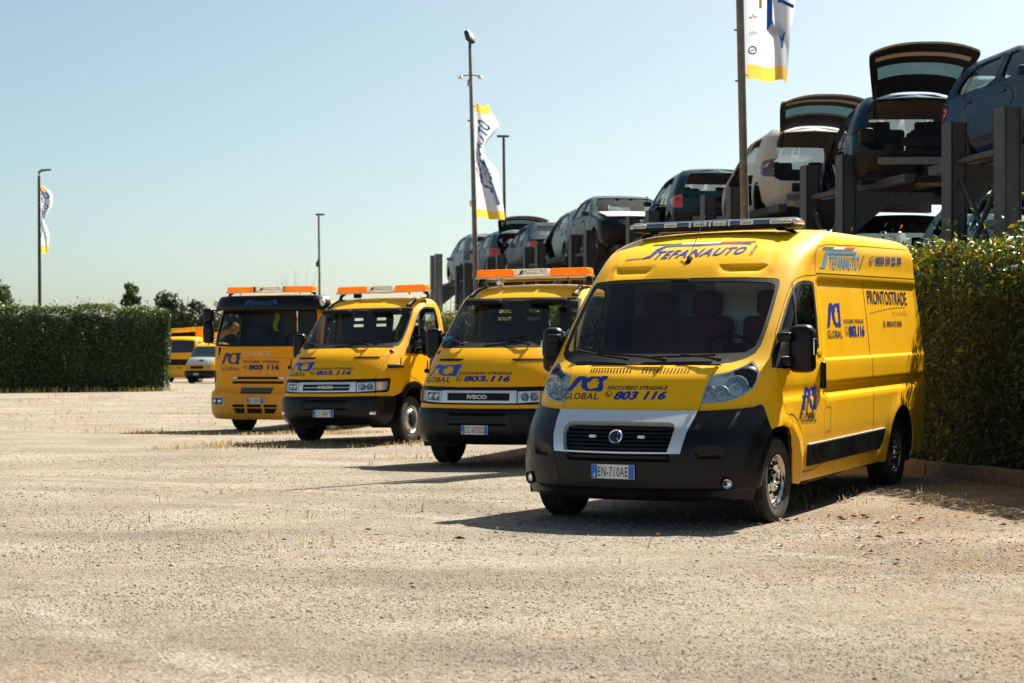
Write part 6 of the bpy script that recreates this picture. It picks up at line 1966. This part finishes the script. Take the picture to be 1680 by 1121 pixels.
# upper level, nearest first
car('navy blue hatchback nearest on the upper rack, cut by the right frame edge', 'hatch', P_NAVY, (6.99, 20.15), -.168, 3.69)
O, t = away((4.72, 24.2), 3, 'hatch'); car('dark blue wreck on the rack with its big tailgate raised beside the nearest hatchback', 'hatch', P_BLUK, O, t, 3.58, gate=27, no_doors=((1, 0), (1, 1)), no_bumper=True, lamps=False, wheels=(0, 0, 0, 1), droop=.20)
O, t = away((4.17, 28.7), -4, 'suv'); car('worn beige off-roader on the rack with its tailgate open and doors missing', 'suv', P_BEI, O, t, 3.52, gate=17, no_doors=((1, 0), (1, 1)), no_bumper=True, lamp_style=2, wheels=(0, 0, 0, 0), tailm=P_BEI)
O, t = away((3.11, 33.2), -5, 'hatch'); car('dark teal hatchback on the rack beside the beige off-roader, red tail lamp showing', 'hatch', P_TEAL, O, t, 3.54, no_doors=((1, 1),), no_bumper=True, lamp_style=1, wheels=(0, 0, 1, 1), rearglass=False)
# fifth faces the camera
e5 = math.radians(9); f5 = Vector((math.sin(e5), -math.cos(e5))); l5 = Vector((math.cos(e5), math.sin(e5)))
O5 = Vector((1.90, 37.2)) - f5 * .75 + l5 * .86
car('grey green saloon on the rack turned with its stripped nose towards the yard', 'sedan', P_GREY, O5, -e5, 3.56, no_front=True, hood_open=1, wheels=(1, 1, 1, 1))
O, t = away((1.42, 42.0), -9.5, 'hatch'); car('pale blue hatchback on the rack with its front door gone', 'hatch', P_LBL, O, t, 3.58, no_doors=((1, 0),), lamp_style=2)
O, t = away((.55, 46.5), -11, 'sedan'); car('slate grey saloon on the rack with red tail lamp and sloping rear', 'sedan', P_SLATE, O, t, 3.64, lamp_style=1)
O, t = away((-.58, 51.0), -11, 'hatch'); car('silver blue hatchback on the rack with raised tailgate and stripped tail', 'hatch', paint('steel_blue_car_paint', (.08, .125, .155)), O, t, 3.72, gate=14, no_bumper=True, lamp_style=0)
O, t = away((-1.42, 55.3), -11, 'suv'); car('silver off-roader at the far left end of the upper rack', 'suv', P_SILV, O, t, 3.74, lamp_style=2)
# middle level: mostly hidden behind the hedge and the vehicles
GM = 'scrap cars on the middle rack'
car('pale blue grey car on the middle rack at the right frame edge', 'hatch', P_MBLU, (6.75, 20.6), -.15, 1.93, group=GM)
O, t = away((4.55, 24.6), 9, 'hatch'); car('black car on the middle rack just above the van roof', 'hatch', paint('black_car_paint', (.014, .018, .022)), O, t, 1.90, group=GM)
O, t = away((3.95, 29.2), -3, 'hatch'); car('dull green car on the middle rack behind the van roof', 'hatch', paint('dull_green_car_paint', (.10, .20, .18)), O, t, 1.90, group=GM)
O, t = away((2.95, 33.7), -5, 'hatch'); car('red tailed silver car on the middle rack over the second truck', 'hatch', P_SILV, O, t, 1.90, group=GM)
O, t = away((1.95, 38.2), -7, 'sedan'); car('grey saloon on the middle rack behind the light bar of the second truck', 'sedan', P_GREY, O, t, 1.90, group=GM)
O, t = away((1.0, 42.7), -9, 'hatch'); car('pale green car on the middle rack behind the light bar of the second truck', 'hatch', paint('pale_green_car_paint', (.22, .36, .33)), O, t, 1.95, group=GM)

# ================================================================ poles, lamps and flags
M_POLE = mat('dark_pole', (.055, .060, .062), .5, metal=.3, noise=.2, nscale=6)
M_POLEG = mat('weathered_pole', (.16, .15, .13), .7, noise=.35, nscale=8)
M_FLAG = attr_mat('flag_cloth', [(0, (.62, .64, .72)), (1, (.74, .75, .80))], .8, .2, .35)
def flag_mat(name, col):
    m = bpy.data.materials.new(name); m.use_nodes = True
    N, L, b = nodes_of(m)
    b.inputs['Base Color'].default_value = (*col, 1); b.inputs['Roughness'].default_value = .8; b.inputs['Specular IOR Level'].default_value = .2
    tr = N.new('ShaderNodeBsdfTranslucent'); tr.inputs[0].default_value = (*col, 1)
    mx = N.new('ShaderNodeMixShader'); mx.inputs[0].default_value = .45
    L.new(b.outputs[0], mx.inputs[1]); L.new(tr.outputs[0], mx.inputs[2]); L.new(mx.outputs[0], N['Material Output'].inputs[0])
    return m
F_WHT = flag_mat('white_flag_cloth', (.66, .69, .76)); F_YEL = flag_mat('yellow_flag_cloth', (.86, .60, .10)); F_BLU = flag_mat('blue_flag_print', (.03, .16, .48)); F_NVY = flag_mat('dark_flag_print', (.06, .06, .09)); F_PNK = flag_mat('pink_flag_print', (.75, .40, .42))

def flag(label, base, z0, z1, w_at, side, seed, prints, bands=(.10, .92), lean=0.):
    """banner hanging beside its pole; w_at(t) = how far the free edge reaches at height t"""
    root = empty('flag', (base[0], base[1], z0)); tag(root, label, 'flag', 'flags on the yard poles')
    H = z1 - z0
    def S(a, t, off=0.):
        w = w_at(t)
        x = side * (.055 + a * w)
        y = (.13 * math.sin(a * 5.2 + t * 3.3 + seed) + .05 * math.sin(a * 11 + t * 7 + seed * 2)) * a * 1.3
        z = t * H - a * (.10 + .10 * math.sin(t * 4 + seed)) * w * (1.2 if t > .8 else .5) + .02 * math.sin(a * 9)
        return (x + lean * (1 - t) * 0, y - off, z)
    n, m_ = 22, 56
    lo = max(1, int(bands[0] * m_)); hi = min(m_ - 1, int(bands[1] * m_))
    for nm, j0, j1, mm in (('lower_band', 0, lo, F_YEL), ('cloth', lo, hi, F_WHT), ('upper_band', hi, m_, F_YEL)):
        v = [S(i / n, j / m_) for j in range(j0, j1 + 1) for i in range(n + 1)]
        f = [(j * (n + 1) + i, j * (n + 1) + i + 1, (j + 1) * (n + 1) + i + 1, (j + 1) * (n + 1) + i) for j in range(j1 - j0) for i in range(n)]
        mk(nm, v, f, mm, root, True, None)
    for nm, (V, F), cor, mm in prints:
        # finer print geometry follows the folds
        q = bil(cor, np.asarray(V, float))
        for sg in (1, -1): 
            o = mk(nm, [S(float(a), float(t), sg * .006) for a, t in q], F, mm, root, False)
    for t in (.02, .5, .98): MB().tube([(0, 0, t * H), (side * .07, 0, t * H)], .008, 5).build('flag_tie', M_DRK, root)
    return root

def pole(name, label, x, y, H, r0, r1, m_, lean=(0, 0)):
    root = empty(name, (x, y, float(ground_z(x, y)))); tag(root, label, 'pole')
    MB().tube([(lean[0] * t * H, lean[1] * t * H, t * H) for t in (0, .33, .66, 1.)], [r0, r0 * .66 + r1 * .34, r0 * .34 + r1 * .66, r1], 12).build('mast', m_, root)
    MB().rbox((0, 0, .02), (.3, .3, .04), .01).build('base_plate', m_, root)
    return root

def flood(root, c, R3, s=1.):
    e = empty('floodlight', parent=root)
    MB().rbox(c, (.36 * s, .14 * s, .30 * s), .03, R3).build('lamp_case', M_POLE, e)
    MB().rbox(Vector(c) + R3 @ Vector((0, -.075 * s, 0)), (.30 * s, .012, .24 * s), .004, R3).build('lamp_pane', M_GRY, e)
    return e

wordv = text2d('TEFANAUTO', .02, 0, 1.05)
def vert(g): return (np.stack([1 - g[0][:, 1], g[0][:, 0]], 1), [tuple(f[::-1]) for f in g[1]]) if False else (np.stack([1 - g[0][:, 1], g[0][:, 0]], 1), g[1])
bar_v = stroke([(.1, .0), (.1, 1.0)], .12)
def build_poles():
    # nearest pole, behind the van
    p = pole('flag_pole', 'thick dark flag pole behind the van, cut by the top of the frame', 3.27, 24.3, 9.0, .062, .050, M_POLEG, (-.022, 0))
    MB().tube([(-.14, .0, 4.9), (-.19, 0, 6.4)], .006, 5).build('halyard', M_DRK, p)
    for z in (5.05, 5.75, 6.6): MB().tube([(-.022 * z, 0, z), (-.022 * z - .09, 0, z + .01)], .012, 6).build('cleat', M_DRK, p)
    lean_x = -.022 * 6.2
    pr = [('wordmark', vert(wordv), [(.52, .62), (.92, .62), (.92, 1.25), (.52, 1.25)], F_BLU)]
    big = fan([(.36, 1.0), (.46, .98), (.50, .52), (.86, .34), (.80, .0), (.74, .0), (.70, .20), (.40, .36)])
    hook = stroke([(.62, .92), (.62, .55), (.66, .60), (.98, .52)], .07)
    pr = [('swoosh', big, [(.05, .165), (1.0, .165), (1.0, .43), (.05, .43)], F_BLU), ('letter', hook, [(.05, .27), (1.0, .27), (1.0, .50), (.05, .50)], F_BLU),
          ('emblem_ring', ring2d(.5, .5, .42, .10), [(.04, .122), (.24, .122), (.24, .166), (.04, .166)], F_NVY), ('emblem_mark', stroke([(.25, .5), (.45, .4), (.75, .65)], .14), [(.06, .128), (.22, .128), (.22, .160), (.06, .160)], F_PNK),
          ('small_print', stroke([(0, .2), (.25, .5), (.4, .1), (.6, .6), (.8, .3), (1, .5)], .10), [(.06, .215), (.22, .215), (.22, .255), (.06, .255)], flag_mat('grey_flag_print', (.42, .42, .46))),
          ('small_print', stroke([(0, .3), (.3, .1), (.5, .6), (.7, .2), (1, .4)], .12), [(.06, .30), (.22, .30), (.22, .34), (.06, .34)], F_PNK), ('orange_line', stroke([(.5, 0), (.5, 1)], 1.), [(.26, .36), (.31, .36), (.31, .8), (.26, .8)], flag_mat('orange_flag_print', (.85, .45, .16)))]
    flag('white banner with blue swoosh and yellow hem on the pole behind the van', (3.27 - .022 * 5.1 + .01, 24.3), 5.18, 7.9, lambda t: .56 + .12 * smst(.2, .5, t) + .06 * math.sin(t * 6), 1, 1.2, pr, (.085, .95))
    # floodlit flag pole in the middle
    X, Y = -.775, 42.0
    p = pole('flag_pole', 'slim pole with floodlight on top rising from behind the second truck', X, Y, 8.65, .085, .035, M_POLEG, (-.026, 0))
    tip = Vector((-.026 * 8.65, 0, 8.65))
    MB().tube([tip - Vector((0, 0, .05)), tip + Vector((0, 0, .30))], .035, 8).build('lamp_spigot', M_POLE, p)
    flood(p, tip + Vector((-.01, 0, .30)), rotm(rx=-.35, rz=1.15) @ rotm(ry=.25), .85)
    MB().tube([(-.026 * 8 - .22, 0, 8.02), (-.026 * 8, 0, 8.05), (-.026 * 8 + .22, 0, 8.02)], .014, 6).build('cross_arm', M_POLE, p)
    for s in (-1, 1): MB().lathe([(.02, .05), (.075, -.03), (.065, -.04), (.001, -.03)], 12, None, (-.026 * 8 + s * .23, 0, 8.0)).build('spot_lamp', M_WHT, p)
    MB().rbox((-.026 * 7.9 - .03, 0, 7.86), (.10, .10, .16), .02).build('junction_box', M_GRY, p)
    MB().tube([(-.026 * 6.9, 0, 6.95), (-.026 * 6.9 - .10, 0, 6.97)], .02, 6).build('small_camera', M_POLE, p)
    MB().rbox((-.026 * 5.2 - .07, 0, 5.0), (.06, .08, .14), .01).build('meter_box', M_WHT, p)
    tx = ('wordmark', (np.stack([wordv[0][:, 1], 1 - wordv[0][:, 0]], 1), wordv[1]), [(.25, .18), (.80, .40), (.80, .90), (.25, .80)], F_BLU)
    pr = [('wordmark', vert(text2d('STEFANAUTO', .02, 0, 1.05)), [(.22, .30), (.72, .22), (.62, .84), (.10, .88)], F_BLU),
          ('blue_shade', stroke([(.5, 0), (.5, 1)], .5), [(.70, .12), (.98, .12), (.80, .52), (.55, .52)], flag_mat('pale_blue_flag_print', (.36, .46, .66))), ('pink_line', stroke([(0, 1), (1, 0)], .12), [(.05, .36), (.5, .30), (.5, .40), (.05, .44)], F_PNK)]
    flag('long white flag with blue letters and yellow hems on the floodlit pole', (X - .026 * 6, Y), 4.75, 7.45, lambda t: .70 - .42 * smst(.35, .60, t) * (1 - smst(.60, .82, t)) * .9 - .25 * smst(.8, 1, t) - .12 * smst(.0, .35, t), 1, 2.7, pr, (.085, .93))
    # pole with a plain lamp head to its right
    p = pole('lamp_post', 'thin lamp post with flat head right of the floodlit flag pole', -.18, 60, 8.75, .06, .045, M_POLE, (-.012, 0))
    MB().rbox((-.105 - .02, 0, 8.80), (.42, .16, .07), .02).build('lamp_head', M_POLE, p)
    MB().rbox((-.08, -.03, 5.0), (.09, .09, .12), .02).build('junction_box', M_GRY, p)
    p = pole('lamp_post', 'thin lamp post behind the tall lorry with a box halfway up', -9.85, 91, 8.7, .07, .05, M_POLEG, (-.012, 0))
    MB().rbox((-.03, 0, 8.76), (.46, .18, .09), .02).build('lamp_head', M_POLE, p)
    MB().rbox((-.16, -.05, 6.2), (.16, .16, .26), .03).build('speaker_box', M_POLE, p)
    MB().tube([(-.08, 0, 6.6), (-.16, -.05, 6.3)], .03, 6).build('bracket', M_POLE, p)
    p = pole('flag_pole', 'far left pole with a bent lamp arm above the dark hedge', -18.95, 71, 8.6, .085, .055, M_POLE, (-.006, 0))
    MB().tube([(-.05, 0, 8.55), (-.05, 0, 8.75), (.05, 0, 8.83), (.44, 0, 8.86)], [.055, .055, .05, .035], 8).build('lamp_arm', M_POLE, p)
    pr = [('wordmark', vert(text2d('AUTO', .02)), [(.15, .62), (.8, .55), (.7, .90), (.05, .92)], F_BLU), ('letter_bits', stroke([(0, 0), (.3, .4), (.1, .6), (.5, 1)], .12), [(.1, .25), (.6, .25), (.5, .5), (.1, .5)], flag_mat('grey_flag_print', (.42, .42, .46)))]
    flag('narrow twisted white flag on the far left pole', (-18.95 - .05, 71), 5.75, 8.45, lambda t: .34 - .18 * smst(.25, .5, t) * (1 - smst(.5, .7, t)) + .14 * smst(.6, .78, t) * (1 - smst(.85, 1, t)) - .22 * smst(.9, 1, t), 1, .6, pr, (.11, .955))
build_poles()

# ================================================================ far yard beyond the left hedge
M_FAR = mat('far_window_glass', (.03, .04, .05), .12, coat=.4)
def build_far():
    b = empty('warehouse', (-27, 150, .2)); tag(b, 'low far warehouse with a grey flat roof edge behind the parked trucks', 'building')
    MB().box((0, 8, 1.7), (34, 16, 3.4)).build('wall', mat('cream_wall', (.52, .44, .36), .9, noise=.1, nscale=.6), b)
    MB().box((0, 7.9, 3.75), (35, 17, .7)).build('roof_edge', mat('grey_fascia', (.20, .19, .19), .8, noise=.2, nscale=.8), b)
    for k in range(6): MB().box((-14 + k * 5.5, -.03, 1.5), (3.2, .06, 2.8)).build('roller_door', mat('door_grey', (.33, .32, .30), .7), b)
    # small truck with a white bonnet: its own compact cab
    root = empty('pickup_truck', mat=pose(-16.9, 97.5, .36, 0, 0, .24)); tag(root, 'small yellow truck with a white bonnet parked at the end of the left hedge', 'truck', 'yellow vehicles in the far yard')
    S = DAILY
    up = [(0, 2.05), (.86, 2.05), (.92, 1.6), (.90, 1.46), (.80, 1.44), (.80, 1.0), (1.04, .72)] + [(S.qx(.5 * math.cos(t), .36 + .5 * math.sin(t)), .36 + .5 * math.sin(t)) for t in np.linspace(.8, math.pi, 8)] + [(S.qx(-1.0, .4), .4)] + [(S.qend(v) - .002, v) for v in (.42, 1.0, 1.6, 2.1, 2.4, 2.75)] + [(.5, 2.75), (0, 2.75)]
    up = [(.86, 2.05), (.92, 1.6), (.90, 1.46), (.80, 1.44), (.76, 1.0), (.74, .72), (1.04, .72)] + [(S.qx(.5 * math.cos(t), .36 + .5 * math.sin(t)), .36 + .5 * math.sin(t)) for t in np.linspace(.8, math.pi, 8)] + [(S.qx(-1.0, .4), .4)] + [(S.qend(v) - .002, v) for v in (.42, 1.0, 1.6, 2.1, 2.4, 2.75)] + [(.5, 2.75), (0, 2.75), (0, 2.05)]
    win = [(1.16, 1.45), (1.12, 1.95), (1.3, 2.06), (1.65, 2.06), (2.0, 1.45)]
    patch('cab', S, sym(up), M_YEL2, root, holes=[win, dup_mirror(win)], d=.12, thick=.02)
    for w_ in (win, dup_mirror(win)): patch('window_pane', S, w_, M_FAR, root, off=-.005, d=.2)
    patch('windscreen', S, sym([(0, 1.46), (.89, 1.47), (.91, 1.6), (.85, 2.04), (0, 2.045)]), M_FAR, root, off=.0, d=.15)
    patch('bonnet', S, sym([(0, 1.06), (.74, 1.06), (.79, 1.44), (0, 1.45)]), mat('white_paint', (.66, .68, .70), .35, coat=.4), root, d=.12, thick=.02)
    patch('nose', S, sym([(0, .72), (.73, .72), (.75, 1.05), (0, 1.05)]), M_YEL2, root, d=.12, thick=.02)
    patch('grille', S, [(-.32, .80), (.32, .80), (.32, .96), (-.32, .96)], M_DRK, root, off=.01, d=.15)
    for s in (1, -1): patch('headlight', S, [(s * q, v) for q, v in ((.42, .80), (.70, .80), (.70, .96), (.42, .96))][::s], M_GRY, root, off=.012, d=.15)
    patch('bonnet_scoop', S, [(-.02, 1.25), (.22, 1.22), (.26, 1.30), (.05, 1.32)], M_DRK, root, off=.01, d=.1)
    patch('bumper', S, sym([(0, .28), (1.0, .30), (1.15, .5), (1.18, .70), (0, .71)]), M_BLK, root, off=.02, d=.12, thick=.04)
    plate(root, (1.04, .0, .52), 'BX 318ZR')
    for s in (1, -1):
        for x in (0, -3.0): wheel(root, x, s * .86, .36, .22, .21, s, 'plain')
    MB().rbox((-2.9, 0, .95), (3.4, 2.0, .14), .02).build('deck', M_YEL2, root)
    MB().box((-1.4, 0, .5), (4, .9, .2)).build('chassis', M_DRK, root)
    MB().rbox((.1, 0, 1.3), (.4, 1.6, .2), .05).build('dashboard', M_DRK, root)
    for y_ in (.45, -.45): seat(root, -.7, y_, 1.0, M_SEAT)
    # crane truck behind
    root = empty('crane_truck', mat=pose(-19.2, 103.5, .30, 0, 0, .24)); tag(root, 'yellow crane truck with folded boom half hidden behind the left hedge end', 'truck', 'yellow vehicles in the far yard')
    S = EURO
    win = [(1.30, 1.62), (1.30, 2.35), (1.45, 2.40), (1.95, 2.38), (2.1, 1.62)]
    path = [(0, .80), (1.12, .82), (S.qx(.4, 1.0), 1.0), (S.qx(-.3, 1.0), 1.0), (S.qx(-.36, .6), .6)] + [(S.qend(v) - .002, v) for v in (.6, 1.2, 1.9, 2.4, 2.62, 2.9, 3.3)] + [(.6, 3.3), (0, 3.3)]
    wsp = sym([(0, 1.72), (.95, 1.74), (1.0, 1.9), (.93, 2.43), (0, 2.45)])
    patch('cab', S, sym(path), M_YEL2, root, holes=[wsp, win, dup_mirror(win)], d=.14, thick=.02)
    patch('windscreen', S, wsp, M_FAR, root, off=-.004, d=.2)
    for w_ in (win, dup_mirror(win)): patch('window_pane', S, w_, M_FAR, root, off=-.005, d=.2)
    patch('bumper', S, sym([(0, .28), (1.15, .30), (1.2, .78), (0, .79)]), M_YEL2, root, off=.02, d=.14, thick=.04)
    patch('grille', S, [(-.6, 1.0), (.6, 1.0), (.6, 1.35), (-.6, 1.35)], M_DRK, root, off=.008, d=.2)
    for s in (1, -1):
        for x in (0, -3.6): wheel(root, x, s * .95, .45, .26, .27, s, 'plain')
    MB().box((-2.0, 0, .75), (6.5, .9, .25)).build('chassis', M_DRK, root)
    MB().rbox((-3.2, 0, 1.15), (5.0, 2.4, .2), .03).build('deck', M_YEL2, root)
    for s in (1, -1): MB().rbox((.65, s * 1.4, 2.0), (.16, .2, .5), .05).build('door_mirror', M_BLK, root)
    cr = empty('crane', parent=root); cr.location = (-1.1, .4, 1.2)
    MB().lathe([(.32, 0), (.30, .5), (.24, .55), (.22, 1.6), (.001, 1.62)], 16).build('slew_column', M_ORA, cr)
    MB().rbox((.0, .1, 1.75), (.34, .5, .4), .05).build('crane_head', M_ORA, cr)
    B1 = rotm(rx=-.28)
    MB().rbox((0, 1.25, 1.62), (.24, 2.5, .26), .04, rotm(rx=.20)).build('main_boom', M_YEL2, cr)
    MB().rbox((0, 2.35, 1.95), (.24, .5, .6), .05, rotm(rx=-.6)).build('knuckle', M_YEL2, cr)
    MB().tube([(.0, .3, 1.0), (0, 1.6, 1.55)], .07, 10).build('lift_cylinder', M_CHR, cr)
    MB().rbox((0, -.8, 1.9), (.22, 2.2, .24), .03, rotm(rx=.05)).build('outer_boom', M_YEL2, cr)
    MB().tube([(0, 2.5, 2.05), (0, 2.6, 1.3)], .03, 8).build('hoist_chain', M_DRK, cr)
build_far()
